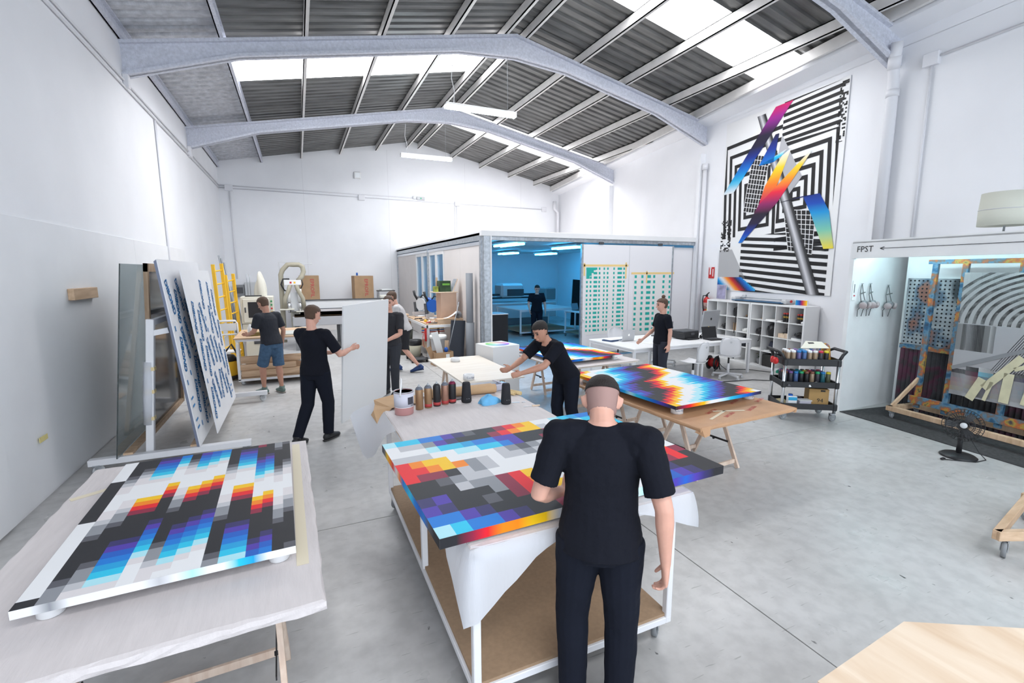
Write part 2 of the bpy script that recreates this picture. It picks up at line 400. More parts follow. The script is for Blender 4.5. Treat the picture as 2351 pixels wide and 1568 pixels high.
for k,y in enumerate(BEAMS):
    b=MB(); xe=RWX(y)
    def zb(x):   # underside: deep at the walls, haunch at the ridge
        d=.30
        if x<XL+1.7: d+=.24*(1-(x-XL)/1.7)
        if x>xe-1.7: d+=.24*(1-(xe-x)/1.7)
        if abs(x-RIDGE)<1.3: d+=.16*(1-abs(x-RIDGE)/1.3)
        return ZT(x)-d
    xsb=sorted(set([XL,XL+.8,XL+1.7,.5,2.,RIDGE-1.3,RIDGE-.6,RIDGE,RIDGE+.6,RIDGE+1.3,7.2,xe-1.7,xe-.8,xe]))
    # web + bottom flange + top flange, thick with sprayed coating
    for (w,f0,f1) in((.07,lambda x:zb(x),lambda x:ZT(x)),(.21,lambda x:zb(x),lambda x:zb(x)+.05),(.21,lambda x:ZT(x)-.05,lambda x:ZT(x))):
        L=[]
        for x in xsb: L+=[(x,y-w/2,f0(x)),(x,y+w/2,f0(x)),(x,y+w/2,f1(x)),(x,y-w/2,f1(x))]
        n=len(xsb); F=[(0,3,2,1),(4*n-4,4*n-3,4*n-2,4*n-1)]
        for i in range(n-1):
            for j in range(4): F.append((4*i+j,4*i+(j+1)%4,4*i+4+(j+1)%4,4*i+4+j))
        b.add(L,F)
    obj('portal_beam',b,M_foamspray,ceiling)
# ------------------------------------------------------------------ lamps under the frames
M_tube=emat('lamp_tube',(.74,.92,1.0),TUBE)
def hall_lamp(c,label):
    t=ent('tube_lamp',label,'lamp',c,0,'hall tube lamps')
    obj('lamp_housing',MB().cbox((0,0,.075),(1.62,.16,.05),0,None,.015),M_white,t)
    for s in(-.045,.045): obj('lamp_tube',MB().tube([(-.78,s,.02),(.78,s,.02)],.030,10),M_tube,t)
    d=MB(); P=[]
    for i in range(9):
        a=PI*i/8; P.append((.085*math.cos(a+PI),.085*math.sin(a+PI)))
    obj('end_cap',MB().cbox((-.80,0,.035),(.02,.17,.11),0,None,.008),M_white,t); obj('end_cap',MB().cbox((.80,0,.035),(.02,.17,.11),0,None,.008),M_white,t)
    top=ZT(c[0]+.62)-.44-c[2]
    obj('suspension_wire',MB().cyl((.62,0,.1),(.62,0,top+.1),.004,n=6),M_grey,t)
    obj('power_cable',MB().tube([(-.62,0,.1),(-.60,0,.35),(-.66,0,.6),(-.63,0,.9),(-.63,0,ZT(c[0]-.63)-.36-c[2])],.008,6),M_lgrey,t)
    return t
hall_lamp((3.85,10.156,5.60),'lit tube lamp hanging on wires from the nearer ridged roof frame')
hall_lamp((3.91,15.177,5.69),'lit tube lamp hanging from the farther ridged roof frame near back wall')
# ------------------------------------------------------------------ conduits and boxes
M_cond=mat('painted_conduit',(.74,.74,.77),.55)
def conduit(name,label,pts,r=.014,boxes=(),cat='conduit',axis='x',drop=None):
    t=ent(name,label,cat,pts[0][0])
    o=Vector(pts[0][0])
    for p in pts: obj('pipe',MB().tube([Vector(q)-o for q in p],r,8),M_cond,t)
    for c,s in boxes: obj('junction_box',MB().cbox(Vector(c)-o,s,0,None,.008),M_cond,t)
    return t
X=XL+.022
conduit('wall_conduit','pair of thin white conduits running high along the left wall',[[(X,-3.8,5.18),(X,20.30,5.18)],[(X,-3.8,5.28),(X,20.30,5.28)]],.016,[((X+.02,15.15,5.28),(.08,.2,.26)),((X+.02,10.1,5.28),(.08,.12,.2))])
conduit('wall_conduit','thin vertical white conduit on the left wall behind the glass sheet',[[(X,11.83,5.15),(X,11.83,.1)]],.022)
Y=YB-.022
conduit('wall_conduit','white conduit run with boxes crossing the back wall',[[(XL+.03,Y,5.19),(10.75,Y,5.07)],[(XL+.03,Y,5.28),(4.9,Y,5.24)]],.017,[((-2.07,Y-.02,5.20),(.26,.08,.2)),((2.53,Y-.02,5.13),(.24,.08,.2)),((4.86-.2,Y-.02,5.26),(.12,.06,.12)),((6.52,Y-.02,5.10),(.22,.08,.18)),((10.79,Y-.02,5.07),(.24,.08,.2))])
conduit('wall_conduit','vertical conduit on back wall above the grey fuse box',[[(-2.05,Y,5.1),(-2.05,Y,1.95)]],.024)
conduit('wall_conduit','vertical conduit on back wall dropping behind the blue office roof',[[(6.42,Y,5.02),(6.42,Y,3.0)],[(6.50,Y,5.02),(6.50,Y,3.0)]],.016)
tg=ent('exit_light','small emergency light with green spot on the back wall conduit','light',(4.93,YB-.03,5.24))
obj('lamp_case',MB().cbox((0,0,0),(.34,.06,.12),0,None,.01),M_lgrey,tg); obj('pictogram',MB().cbox((0,-.031,0),(.05,.004,.05)),mat('exit_green',(.05,.45,.25),.5),tg)
tg=ent('motion_sensor','small square white alarm box high on the back wall','sensor',(2.41,YB-.03,5.98))
obj('sensor_case',MB().cbox((0,0,0),(.26,.06,.26),0,None,.015),M_white,tg); obj('sensor_lens',MB().cbox((0,-.032,0),(.18,.006,.18),0,None,.003),mat('sensor_lens',(.9,.93,.95),.2),tg)
# right wall pipes
def rp(y,off,z): return rwp(y,off,z)
t=ent('downpipe','thick white rain pipe with an elbow on the right wall above the booth','pipe',rp(5.25,.14,0))
o_=Vector(t.location); Pp=[rp(5.13,.30,6.0),rp(5.17,.26,5.8),rp(5.22,.2,5.62),rp(5.25,.13,5.5),rp(5.25,.12,5.3),rp(5.24,.12,2.7)]
obj('pipe',MB().tube([p-o_ for p in Pp],.085,16),M_cond,t); obj('pipe_socket',MB().cyl(Pp[4]-o_,Pp[4]-o_-V(0,0,.12),.096,n=16),M_cond,t); obj('pipe_socket',MB().cyl(Pp[1]-o_,Pp[2]-o_,.095,n=16),M_cond,t)
t=ent('downpipe','thin white rain pipe in the far right corner above the office','pipe',(11.38,20.1,0)); o_=Vector(t.location)
obj('pipe',MB().tube([(-.1,.05,5.45),(-.1,.05,5.1),(.06,.02,4.95),(.06,.02,3.0)],.07,12),M_cond,t)
t=ent('downpipe','white rain pipe on the right wall between office and mural','pipe',rp(10.0,.09,0)); o_=Vector(t.location)
obj('pipe',MB().tube([rp(10.0,.09,5.05)-o_,rp(10.0,.09,0)-o_],.055,12),M_cond,t); obj('pipe_cap',MB().cyl(rp(10.0,.09,5.06)-o_,rp(10.0,.09,4.9)-o_,.075,n=12),M_cond,t)
t=conduit('wall_conduit','thin white conduit with box on the right wall above the booth',[[rp(4.74,.03,5.55),rp(4.74,.03,2.7)],[rp(4.74,.03,5.62),rp(-3,.03,5.66)]],.02,[(rp(4.74,.04,5.6),(.1,.22,.2))])
# wood offcut and scrap of tape on the left wall
tag(obj('wood_offcut',MB().cbox((XL+.045,7.27,1.95),(.06,.70,.13),0,None,.004),M_piney),'short pale wooden block screwed to the left white wall','wood block')
tag(obj('masking_tape_scrap',MB().cbox((XL+.034,5.9,.60),(.004,.16,.05)),mat('tape_yellow',(.75,.65,.28),.6)),'scrap of yellow tape stuck low on the left wall','tape')
# ------------------------------------------------------------------ office box with the blue light
YO=10.254; XO=3.871; ZO=3.12
M_panel=mat('office_panel',(.74,.70,.68),.55,noise=.03,nscale=2); M_panelw=mat('office_panel_white',(.80,.79,.81),.5)
so=struct('wall_partition_side',MB().box(XO-.02,YO+.1,2.90,XO+.10,YB,ZO-.05),M_galv)
obj('roof_edge_trim',MB().box(XO-.04,YO,ZO-.05,XO+.12,YB,ZO),M_white,so)
for y0,y1 in((10.40,11.90),(11.91,13.40),(16.98,18.6),(18.61,20.30)):
    obj('wall_board',MB().cbox((XO+.04,(y0+y1)/2,1.44),(.07,y1-y0,2.86),0,None,.004),M_panel,so)
obj('head_rail',MB().box(XO-.01,10.40,2.80,XO+.085,20.3,2.88),M_alu,so)
for y in(10.33,15.2,20.27): obj('steel_post',MB().box(XO-.03,y-.05,0,XO+.11,y+.05,2.9),M_galv,so)
obj('kickboard',MB().box(XO,13.42,0,XO+.08,16.97,.75),M_panel,so)
M_bluglass=mat('tinted_glass',(.80,.92,.97),.03,trans=1.0,ior=1.1)
for k,(y0,y1) in enumerate(((13.42,14.26),(14.28,15.13),(15.27,16.05),(16.07,16.95))):
    b=MB(); w=.09
    b.box(XO,y0,.75,XO+.08,y0+w,2.8); b.box(XO,y1-w,.75,XO+.08,y1,2.8); b.box(XO,y0+w,2.70,XO+.08,y1-w,2.8); b.box(XO,y0+w,.75,XO+.08,y1-w,.83)
    w_=struct('window_%d'%(k+1),b,M_white); obj('pane',MB().box(XO+.035,y0+w,.83,XO+.045,y1-w,2.70),M_bluglass,w_)
fo=struct('wall_partition_front',MB().cbox((9.885,YO+.04,1.42),(.93,.07,2.84),0,None,.004),M_panelw)
obj('roof_edge_trim',MB().cbox(((XO-.05+10.36)/2,YO-.03,3.055),(10.36-XO+.05,.16,.13),0,None,.01),M_white,fo)
obj('sliding_track',MB().cbox(((4.05+10.34)/2,YO-.03,2.945),(6.29,.10,.085),0,None,.006),M_galv,fo)
for x in(7.05,8.95): obj('track_hanger',MB().cbox((x,YO-.09,2.90),(.14,.05,.06),0,None,.01),M_dgrey,fo)
b=MB(); b.cbox((3.95,YO,1.50),(.16,.2,3.0),0,None,.006); obj('corner_post',b,M_galv,fo); obj('corner_cover',MB().cbox((4.045,YO-.05,1.50),(.035,.12,3.0),0,None,.004),M_white,fo)
obj('skirting',MB().cbox((9.885,YO-.005,.06),(.93,.02,.12)),M_lgrey,fo)
sd=struct('door_1',MB().cbox((7.95,YO-.06,1.47),(2.86,.05,2.78),0,None,.004),M_panelw)
for x in(6.50,9.40): obj('door_edge_profile',MB().cbox((x,YO-.06,1.47),(.055,.07,2.80),0,None,.004),M_galv,sd)
obj('door_bottom_profile',MB().cbox((7.95,YO-.06,.07),(2.9,.07,.07)),M_galv,sd); obj('door_handle',MB().sphere((6.56,YO-.10,.98),.03),M_white,sd)
obj('board_joint',MB().box(7.94,YO-.0865,.1,7.952,YO-.085,2.86),M_lgrey,sd)
ro=struct('trim_5',MB().box(XO-.02,YO+.02,3.02,11.6,YB,3.11),M_panel)   # office roof deck
M_btube=emat('blue_room_tube',(.055,.50,1.05),BLUE_TUBE)
for k,(x,y,l) in enumerate(((5.25,11.9,'nearest the post on the left'),(7.55,12.7,'nearest the white sliding door'),(7.75,17.6,'deep inside near the back, left one'),(9.45,17.6,'deep inside near the back, right one'))):
    t=ent('office_lamp','twin tube ceiling lamp in the blue lit office, '+l,'lamp',(x,y,2.90),.06,'blue office ceiling lamps')
    obj('lamp_tray',MB().cbox((0,0,.07),(.34,1.5,.06),0,None,.01),M_lgrey,t)
    for s in(-.10,.10): obj('lamp_tube',MB().tube([(s,-.68,.0),(s,.68,.0)],.028,8),M_btube,t)
# stencil sheets with teal squares
M_teal=mat('teal_tape',(.015,.40,.34),.6); M_mtape=mat('masking_tape',(.85,.62,.25),.7); M_sheetw=mat('drafting_sheet',(.78,.77,.75),.6)
def stencil(x0,z1,cols,rows,dz,label,extra):
    t=ent('stencil_sheet',label,'wall chart',(x0,YO-.088,0),0,'taped sheets of teal squares')
    w=max(c+s for c,s in cols); z0=z1-rows*dz-.03
    obj('sheet',MB().box(-.03,-.0015,z0,w+.03,.0,z1+.03),M_sheetw,t)
    b=MB(); rnd=random.Random(int(x0*10))
    for r in range(rows):
        for c,s in cols:
            j=rnd.uniform(-.006,.006); z=z1-r*dz
            b.box(c+j,-.0035,z-dz*.52,c+s+j,-.0015,z)
    if extra:
        for k in range(4): b.box(0,-.0036,z1-.07*(k+1),.28-.06*k,-.0016,z1-.07*k)
    o=obj('teal_squares',b,M_teal,t); o['kind']='stuff'
    obj('masking_tape',MB().cbox((w/2,-.004,z1+.05),(w+.22,.003,.05)),M_mtape,t)
    obj('masking_tape',MB().cbox((-.06 if extra else .40,-.004,z1-.05),(.04,.003,.32)),M_mtape,t); obj('masking_tape',MB().cbox((w+.04,-.004,z1-.08),(.04,.003,.42)),M_mtape,t)
stencil(6.62,2.29,[(0,.05),(.11,.05),(.22,.11),(.37,.05),(.52,.045),(.62,.05),(.82,.045),(.95,.14),(1.13,.05)],15,.112,'larger sheet of teal squares edged with yellow tape on the sliding door, beside the opening',True)
stencil(8.13,2.09,[(0,.07),(.22,.07),(.40,.14),(.62,.07),(.95,.07),(1.17,.06)],11,.142,'smaller sheet of teal squares on the sliding door behind the woman',False)
# ------------------------------------------------------------------ spray booth on the right
def BF(y): return 7.645-.15*(4.458-y)
dB=Vector((-.15,-1,0)).normalized(); nB=Vector((-dB.y,dB.x,0))  # dB towards camera, nB into the booth
if nB.x<0: nB=-nB
def bp(y,off=0,z=0): return Vector((BF(y),y,z))+nB*off
M_booth=mat('booth_white',(.80,.81,.81),.5,noise=.05,nscale=3)
b=MB(); b.bar(bp(4.50,.0,2.50)+nB*.03,bp(-2.5,.0,2.50)+nB*.03,.06,.24,0,(0,0,1))
bo=struct('wall_booth',b,M_booth)
b=MB(); A=bp(4.50,0,0);Bq=V(RWX(4.5)-.02,4.42,0); b.bar((A.x,4.49,1.31),(Bq.x,4.49,1.31),.06,2.62); obj('side_panel',b,M_booth,bo)
b=MB(); p0,p1=bp(4.45,1.12,0),bp(-2.5,1.12,0); b.bar(p0+V(0,0,1.31),p1+V(0,0,1.31),.05,2.62); obj('rear_panel',b,M_booth,bo)
b=MB(); b.add([bp(4.5,0,2.60),bp(-2.5,0,2.60),bp(-2.5,2.0,2.60),bp(4.5,2.0,2.60),bp(4.5,0,2.64),bp(-2.5,0,2.64),bp(-2.5,2.0,2.64),bp(4.5,2.0,2.64)],[(0,3,2,1),(4,5,6,7),(0,1,5,4),(1,2,6,5),(2,3,7,6),(3,0,4,7)]); obj('roof_board',b,M_booth,bo)
M_carpet=mat('dark_carpet',(.060,.060,.062),.95,noise=.35,nscale=30,bump=.5,bscale=200)
b=MB(); b.add([bp(4.44,0,0),bp(-2.5,0,0),bp(-2.5,1.08,0),bp(4.44,1.08,0),bp(4.44,0,.012),bp(-2.5,0,.012),bp(-2.5,1.08,.012),bp(4.44,1.08,.012)],[(0,3,2,1),(4,5,6,7),(0,1,5,4),(1,2,6,5),(2,3,7,6),(3,0,4,7)])
tag(obj('floor_carpet',b,M_carpet),'dark grey carpet covering the spray booth floor','carpet')
t=ent('booth_sign','white fascia lettering FPST with a long thin arrow over the booth','sign',bp(4.42,0,2.42))
b=MB(); dn=-nB*.004; put_text(b,'FPST',dn+V(0,0,.05),dB,(0,0,1),height=.085); obj('lettering',b,M_darkp,t)
b=MB(); z=.092; f=lambda s,h:dB*s+dn+V(0,0,h)
b.bar(f(.34,z),f(4.5,z),.004,.006,0,(0,0,1)); b.bar(f(.335,z),f(.39,z+.022),.004,.007); b.bar(f(.335,z),f(.39,z-.022),.004,.007); obj('arrow',b,M_darkp,t)
M_bt=emat('booth_tube',(.62,.92,1.0),BOOTH_TUBE)
for y in(3.9,2.3,.7):
    t=ent('booth_lamp','tube lamp fixed behind the booth fascia at %.1f metres'%y if False else {3.9:'tube lamp inside the booth nearest the hanging masks',2.3:'middle tube lamp inside the booth roof',.7:'tube lamp inside the booth farthest from the masks'}[y],'lamp',bp(y,.35,2.55),0)
    obj('lamp_tray',MB().bar(dB*-.65+V(0,0,.025),dB*.65+V(0,0,.025),.14,.04),M_white,t); obj('lamp_tube',MB().tube([dB*-.6-V(0,0,.02),dB*.6-V(0,0,.02)],.02,8),M_bt,t)
# painted splatter materials (overspray has its own shapes)
def spray_mat(name,base,dark,sc=2.5,metal=0,dots=False,stops=None):
    m=bpy.data.materials.new(name); m.use_nodes=True; nt=m.node_tree; p=nt.nodes['Principled BSDF']; _m[name]=m
    tc=nt.nodes.new('ShaderNodeTexCoord'); n=nt.nodes.new('ShaderNodeTexNoise'); n.inputs['Scale'].default_value=sc; n.inputs['Detail'].default_value=3
    nt.links.new(tc.outputs['Object'],n.inputs['Vector']); r=nt.nodes.new('ShaderNodeValToRGB'); cr=r.color_ramp
    st=stops or [(.28,dark),(.40,(.02,.13,.22)),(.46,base),(.53,base),(.56,(.45,.06,.02)),(.60,(.55,.38,.03)),(.64,base),(.72,dark)]
    cr.elements[0].position,cr.elements[0].color=st[0][0],(*st[0][1],1); cr.elements[1].position,cr.elements[1].color=st[-1][0],(*st[-1][1],1)
    for q,c in st[1:-1]: e=cr.elements.new(q); e.color=(*c,1)
    nt.links.new(n.outputs['Color'],r.inputs[0]); out=r.outputs[0]
    if dots:
        v=nt.nodes.new('ShaderNodeTexVoronoi'); v.inputs['Scale'].default_value=17; v.inputs['Randomness'].default_value=0
        nt.links.new(tc.outputs['Object'],v.inputs['Vector']); g=nt.nodes.new('ShaderNodeMath'); g.operation='LESS_THAN'; g.inputs[1].default_value=.24; nt.links.new(v.outputs['Distance'],g.inputs[0])
        x=nt.nodes.new('ShaderNodeMix'); x.data_type='RGBA'; nt.links.new(g.outputs[0],x.inputs[0]); nt.links.new(out,x.inputs[6]); x.inputs[7].default_value=(.006,.006,.008,1); out=x.outputs[2]
    nt.links.new(out,p.inputs['Base Color']); p.inputs['Roughness'].default_value=.5; p.inputs['Metallic'].default_value=metal; return m
M_perf=spray_mat('oversprayed_perforated_sheet',(.42,.44,.46),(.03,.03,.035),1.7,.2,False,[(.30,(.02,.02,.025)),(.42,(.05,.06,.07)),(.50,(.30,.32,.34)),(.56,(.40,.43,.45)),(.60,(.10,.16,.22)),(.64,(.30,.14,.10)),(.70,(.06,.06,.07))])
M_rib=spray_mat('oversprayed_ribbed_sheet',(.06,.06,.065),(.015,.015,.018),3.0,0,False,[(.3,(.012,.012,.014)),(.5,(.05,.05,.055)),(.56,(.10,.02,.05)),(.66,(.03,.03,.03))])
M_spl=spray_mat('splattered_timber',(.42,.33,.24),(.06,.055,.05),7.0,0,False,[(.30,(.03,.03,.035)),(.40,(.02,.10,.20)),(.46,(.10,.22,.32)),(.52,(.16,.13,.11)),(.57,(.45,.12,.03)),(.61,(.40,.30,.06)),(.68,(.06,.05,.06))])
BK=1.05
tpl=ent('perforated_panels','oversprayed perforated sheets and ribbed sheets lining the booth rear','panel',bp(4.38,BK,0))
o_=Vector(tpl.location)
yy=4.38
for k in range(5):
    y0=yy-.9*k; y1=y0-.88
    b=MB(); b.bar(bp(y0,BK,1.57)-o_,bp(y1,BK,1.57)-o_,.02,1.02); ps=obj('perforated_sheet',b,M_perf,tpl)
    b=MB(); dz_=V(0,0,1)
    for i in range(15):
        for q in range(17):
            c=bp(y0,BK-.0115,0)+dB*(.04+.059*i)+V(0,0,1.10+.059*q)-o_; b.add([c+(dB*math.cos(a)+dz_*math.sin(a))*.014 for a in [PI/4*e for e in range(8)]],[tuple(range(8))])
    obj('punched_holes',b,M_blackmat,ps)['kind']='stuff'
    b=MB(); n=14; P=[]
    for i in range(n*2+1):
        y=y0+(y1-y0)*i/(n*2); P.append(bp(y,BK-(.03 if i%2 else 0),0)-o_)
    L=[p+V(0,0,.02) for p in P]+[p+V(0,0,1.0) for p in P]; kk=len(P); b.add(L,[(i,i+1,kk+i+1,kk+i) for i in range(kk-1)]); obj('ribbed_sheet',b,M_rib,tpl)
    b=MB(); b.bar(bp(y0,BK-.02,1.03)-o_,bp(y1,BK-.02,1.03)-o_,.03,.07); obj('joint_rail',b,M_spl,tpl)
# rolling easel with the painting in progress
E_=.74
te=ent('rolling_easel','paint splattered timber easel on casters inside the booth','easel',bp(3.9,E_,0)); o_=Vector(te.location)
def ep(y,off,z): return bp(y,E_+off,z)-o_
def ebar(name,y0,f0,z0,y1,f1,z1,w=.07,h=.045,m=M_spl): obj(name,MB().bar(ep(y0,f0,z0),ep(y1,f1,z1),h,w,0,dB,.003),m,te)
ebar('upright',3.86,.0,.18,3.86,.05,2.3); ebar('upright',3.50,.0,.18,3.50,.05,2.3); ebar('upright',2.9,.0,.18,2.9,.05,2.3); ebar('upright',1.9,.0,.18,1.9,.05,2.3)
obj('top_rail',MB().bar(ep(3.95,.05,2.32),ep(1.2,.05,2.32),.05,.06,0,(0,0,1),.003),M_spl,te); obj('bottom_rail',MB().bar(ep(3.95,-.03,.30),ep(1.2,-.03,.30),.05,.11,0,(0,0,1),.003),M_spl,te)
obj('base_rail',MB().bar(ep(4.05,-.30,.15),ep(1.2,-.30,.15),.07,.07,0,(0,0,1),.003),M_pine,te); obj('base_rail',MB().bar(ep(4.05,.20,.15),ep(1.2,.20,.15),.07,.07,0,(0,0,1),.003),M_pine,te)
obj('cross_foot',MB().bar(ep(4.02,-.33,.15),ep(4.02,.22,.15),.07,.07,0,(0,0,1),.003),M_pine,te); obj('brace',MB().bar(ep(4.0,-.28,.19),ep(3.87,.0,.62),.06,.03,0,dB,.002),M_pine,te)
def caster(parent,c,r=.05,rotz=0,wm=None):
    R=Matrix.Rotation(rotz,3,'Z'); c=Vector(c)
    f=obj('caster_fork',MB().cbox(c+V(0,0,r*2.05),(.06,.06,.012)).cbox(c+R@V(0,-.022,r*1.45),(r*1.1,.004,r*1.3),0,R).cbox(c+R@V(0,.022,r*1.45),(r*1.1,.004,r*1.3),0,R),M_galv,parent)
    obj('caster_wheel',MB().cyl(c+R@V(.012,-.016,r),c+R@V(.012,.016,r),r,n=20),wm or M_rubber,f); obj('wheel_hub',MB().cyl(c+R@V(.012,-.019,r),c+R@V(.012,.019,r),r*.45,n=14),M_lgrey,f)
    return f
for y,o1 in((3.98,-.3),(3.98,.20),(1.4,-.3)): caster(te,ep(y,o1,0),.05,.6)
# vertex painted flat print ------------------------------------------------
class Paint:
    def __init__(s): s.v=[];s.f=[];s.c=[]
    def poly(s,pts,cols):
        b=len(s.v); s.v+=[tuple(p) for p in pts]; s.f.append(tuple(range(b,b+len(pts))))
        s.c+= list(cols) if isinstance(cols[0],(tuple,list)) else [cols]*len(pts)
    def obj(s,name,m,parent):
        me=bpy.data.meshes.new(name); me.from_pydata(s.v,[],s.f); me.materials.append(m)
        a=me.color_attributes.new('Col','FLOAT_COLOR','POINT')
        a.data.foreach_set('color',[x for c in s.c for x in (*c,1)]); me.update()
        o=bpy.data.objects.new(name,me); C.objects.link(o); o.parent=parent; return o
def clip_rect(poly,x0,y0,x1,y1):
    for ax,val,sg in((0,x0,1),(0,x1,-1),(1,y0,1),(1,y1,-1)):
        out=[]; n=len(poly)
        for i in range(n):
            a,b=poly[i],poly[(i+1)%n]; da=(a[ax]-val)*sg; db=(b[ax]-val)*sg
            if da>=0: out.append(a)
            if (da>=0)!=(db>=0):
                t=da/(da-db); out.append((a[0]+(b[0]-a[0])*t,a[1]+(b[1]-a[1])*t))
        poly=out
        if len(poly)<3: return None
    return poly
M_paint=vcol_mat('flat_paint',.55,.3)
KW,KB=(.80,.80,.80),(.018,.017,.018)
HOT=[(.80,.80,.80),(.85,.55,.02),(.80,.22,.01),(.62,.015,.03),(.15,.01,.05),(.018,.016,.02)]
COLD=[(.80,.80,.80),(.30,.70,.85),(.02,.45,.70),(.005,.17,.60),(.01,.05,.35),(.05,.02,.16),(.018,.016,.02)]
def ramp_col(L,t):
    t=max(0,min(.9999,t))*(len(L)-1); i=int(t); f=t-i; return tuple(L[i][k]*(1-f)+L[i+1][k]*f for k in range(3))
def easel_painting():
    y0,y1,z0,z1=3.42,1.6,.52,2.17; W=math.hypot((BF(y0)-BF(y1)),(y0-y1)); Hh=z1-z0
    t=ent('easel_painting','large painting with striped arcs and colour steps standing on the booth easel','painting',bp(y0,E_-.10,z0)); 
    obj('panel',MB().prism([(0,0),(W,0),(W,Hh),(0,Hh)],(0,0,0),dB,(0,0,1),-.04),M_white,t)
    p=Paint(); n0=-nB*.003
    uv=lambda a,b:dB*a+V(0,0,b)+n0
    def add(poly,c,x0=0,b0=0,x1=W,b1=Hh):
        q=clip_rect(poly,x0,b0,x1,b1)
        if q: p.poly([uv(*k) for k in q],c)
    add([(0,0),(W,0),(W,Hh),(0,Hh)],(.35,.35,.36))
    # arcs top
    add([(0,.98),(W,.98),(W,Hh),(0,Hh)],KW)
    for k in range(12):
        r0=.12+.09*k; r1=r0+.042
        for j in range(16):
            a0=PI*.5*j/16+PI/2; a1=PI*.5*(j+1)/16+PI/2
            add([(.95+r0*math.cos(a0),.98+.72*r0*math.sin(a0)),(.95+r1*math.cos(a0),.98+.72*r1*math.sin(a0)),(.95+r1*math.cos(a1),.98+.72*r1*math.sin(a1)),(.95+r0*math.cos(a1),.98+.72*r0*math.sin(a1))],KB,0,.98,.95,Hh)
            a0-=PI/2;a1-=PI/2
            add([(.95+r0*math.cos(a0),.98+.72*r0*math.sin(a0)),(.95+r1*math.cos(a0),.98+.72*r1*math.sin(a0)),(.95+r1*math.cos(a1),.98+.72*r1*math.sin(a1)),(.95+r0*math.cos(a1),.98+.72*r0*math.sin(a1))],KB,.95,.98,W,Hh)
    for i in range(7): add([(.06*i,.62),(.06*(i+1),.62),(.06*(i+1),.97),(.06*i,.97)],tuple([(.34,.16,.05,.02,.08,.25,.5)[i]]*3))
    for i in range(26): add([(.42+.025*i,.40),(.43+.025*i,.40),(.73+.025*i,.95),(.72+.025*i,.95)],KB)
    def step(x,z,w,h,L): 
        for i in range(len(L)): add([(x,z+h*i/len(L)),(x+w,z+h*i/len(L)),(x+w,z+h*(i+1)/len(L)),(x,z+h*(i+1)/len(L))],L[i])
    step(0,.0,.16,.36,HOT); step(.16,.05,.14,.36,HOT); step(.30,.02,.16,.40,COLD[::-1]); step(.46,-.02,.2,.4,HOT); step(.66,.06,.3,.36,COLD); step(.96,0,.4,.4,HOT); step(1.36,.0,.5,.5,COLD)
    p.obj('painted_surface',M_paint,t)
    b=MB(); b.bar(uv(0,.36)-nB*.004,uv(1.3,.98)-nB*.004,.004,.05); obj('painted_tube',b,M_mgrey,t)
    M_mt=mat('pale_masking_film',(.60,.56,.38),.5,noise=.12,nscale=9)
    for (a0,b0,a1,b1,w) in((.38,.16,.72,.62,.09),(.24,-.02,.36,.28,.10),(.60,.02,.62,.40,.10),(.80,.04,.86,.44,.08),(.66,.46,1.05,.66,.05),(.40,.0,.46,.26,.04)):
        obj('masking_film',MB().bar(uv(a0,b0)-nB*.008,uv(a1,b1)-nB*.008,.004,w,0,(nB)) if False else MB().bar(uv(a0,b0)-nB*.008,uv(a1,b1)-nB*.008,w,.004,0,nB),M_mt,t)
easel_painting()
# respirator masks hung on the booth side panel
M_strap=mat('grey_strap',(.13,.14,.14),.7)
def respirator(x,z,label,s=1.0,tw=0):
    t=ent('respirator_mask',label,'mask',(x,4.44,z),tw,'respirators on the booth wall')
    b=MB(); b.lathe([(.02,0),(.055,.01),(.062,.04),(.05,.08),(.02,.10),(.001,.102)],(0,-.10,-.01),14,0,True,(0,1,0)); obj('face_piece',b,M_mgrey,t)
    for sx in(-1,1):
        b=MB(); ax=Vector((sx*.8,-.5,-.25)); b.lathe([(.03,0),(.05,.005),(.052,.03),(.045,.038),(.001,.04)],(sx*.05,-.08,-.02),14,0,True,ax); f=obj('filter_cartridge',b,mat('filter_pinkgrey',(.42,.36,.36),.6),t)
        obj('strap',MB().tube([(sx*.05,-.05,.02),(sx*.04,-.02,.14),(sx*.015,-.01,.26),(0,-.01,.30)],(.006),6),M_strap,t)
        obj('strap',MB().tube([(sx*.055,-.06,-.04),(sx*.07,-.02,-.10),(sx*.05,-.012,-.2)],(.006),6),M_strap,t)
    obj('head_cradle',MB().tube([(-.03,-.02,.15),(.08,-.02,.17)],.008,6),M_strap,t); obj('hook',MB().cyl((0,0,.30),(0,-.03,.30),.006,n=6),M_galv,t)
respirator(7.86,1.70,'leftmost respirator mask hanging by straps on the booth wall')
respirator(8.07,1.70,'respirator mask hanging between two others on the booth wall',1,.15)
respirator(8.55,1.67,'rightmost respirator mask hanging beside the perforated sheet',1,-.2)
t=ent('wall_notice','small white notice with coloured marks pinned on booth wall','notice',(7.5+.22,4.455,1.9)); obj('paper',MB().cbox((0,0,0),(.09,.003,.30)),M_paper,t); obj('print_mark',MB().cbox((0,-.002,.03),(.02,.002,.13)),M_grey,t); obj('print_mark',MB().cbox((.01,-.002,-.08),(.04,.002,.02)),M_redp,t)
# lampshade on the booth roof
t=ent('lampshade','pale green drum lampshade standing on the booth roof','lampshade',(8.25,3.05,2.64))
obj('shade',MB().lathe([(.26,.12),(.262,.3),(.25,.53)],(0,0,0),28),mat('lampshade_linen',(.62,.63,.55),.9,bump=.2,bscale=200),t); obj('shade_band',MB().lathe([(.264,.315),(.265,.325)],(0,0,0),28),M_lgrey,t); obj('stem',MB().cyl((0,0,.02),(0,0,.3),.012,n=8),M_galv,t); obj('foot',MB().cyl((0,0,0),(0,0,.02),.11,n=20),M_galv,t)
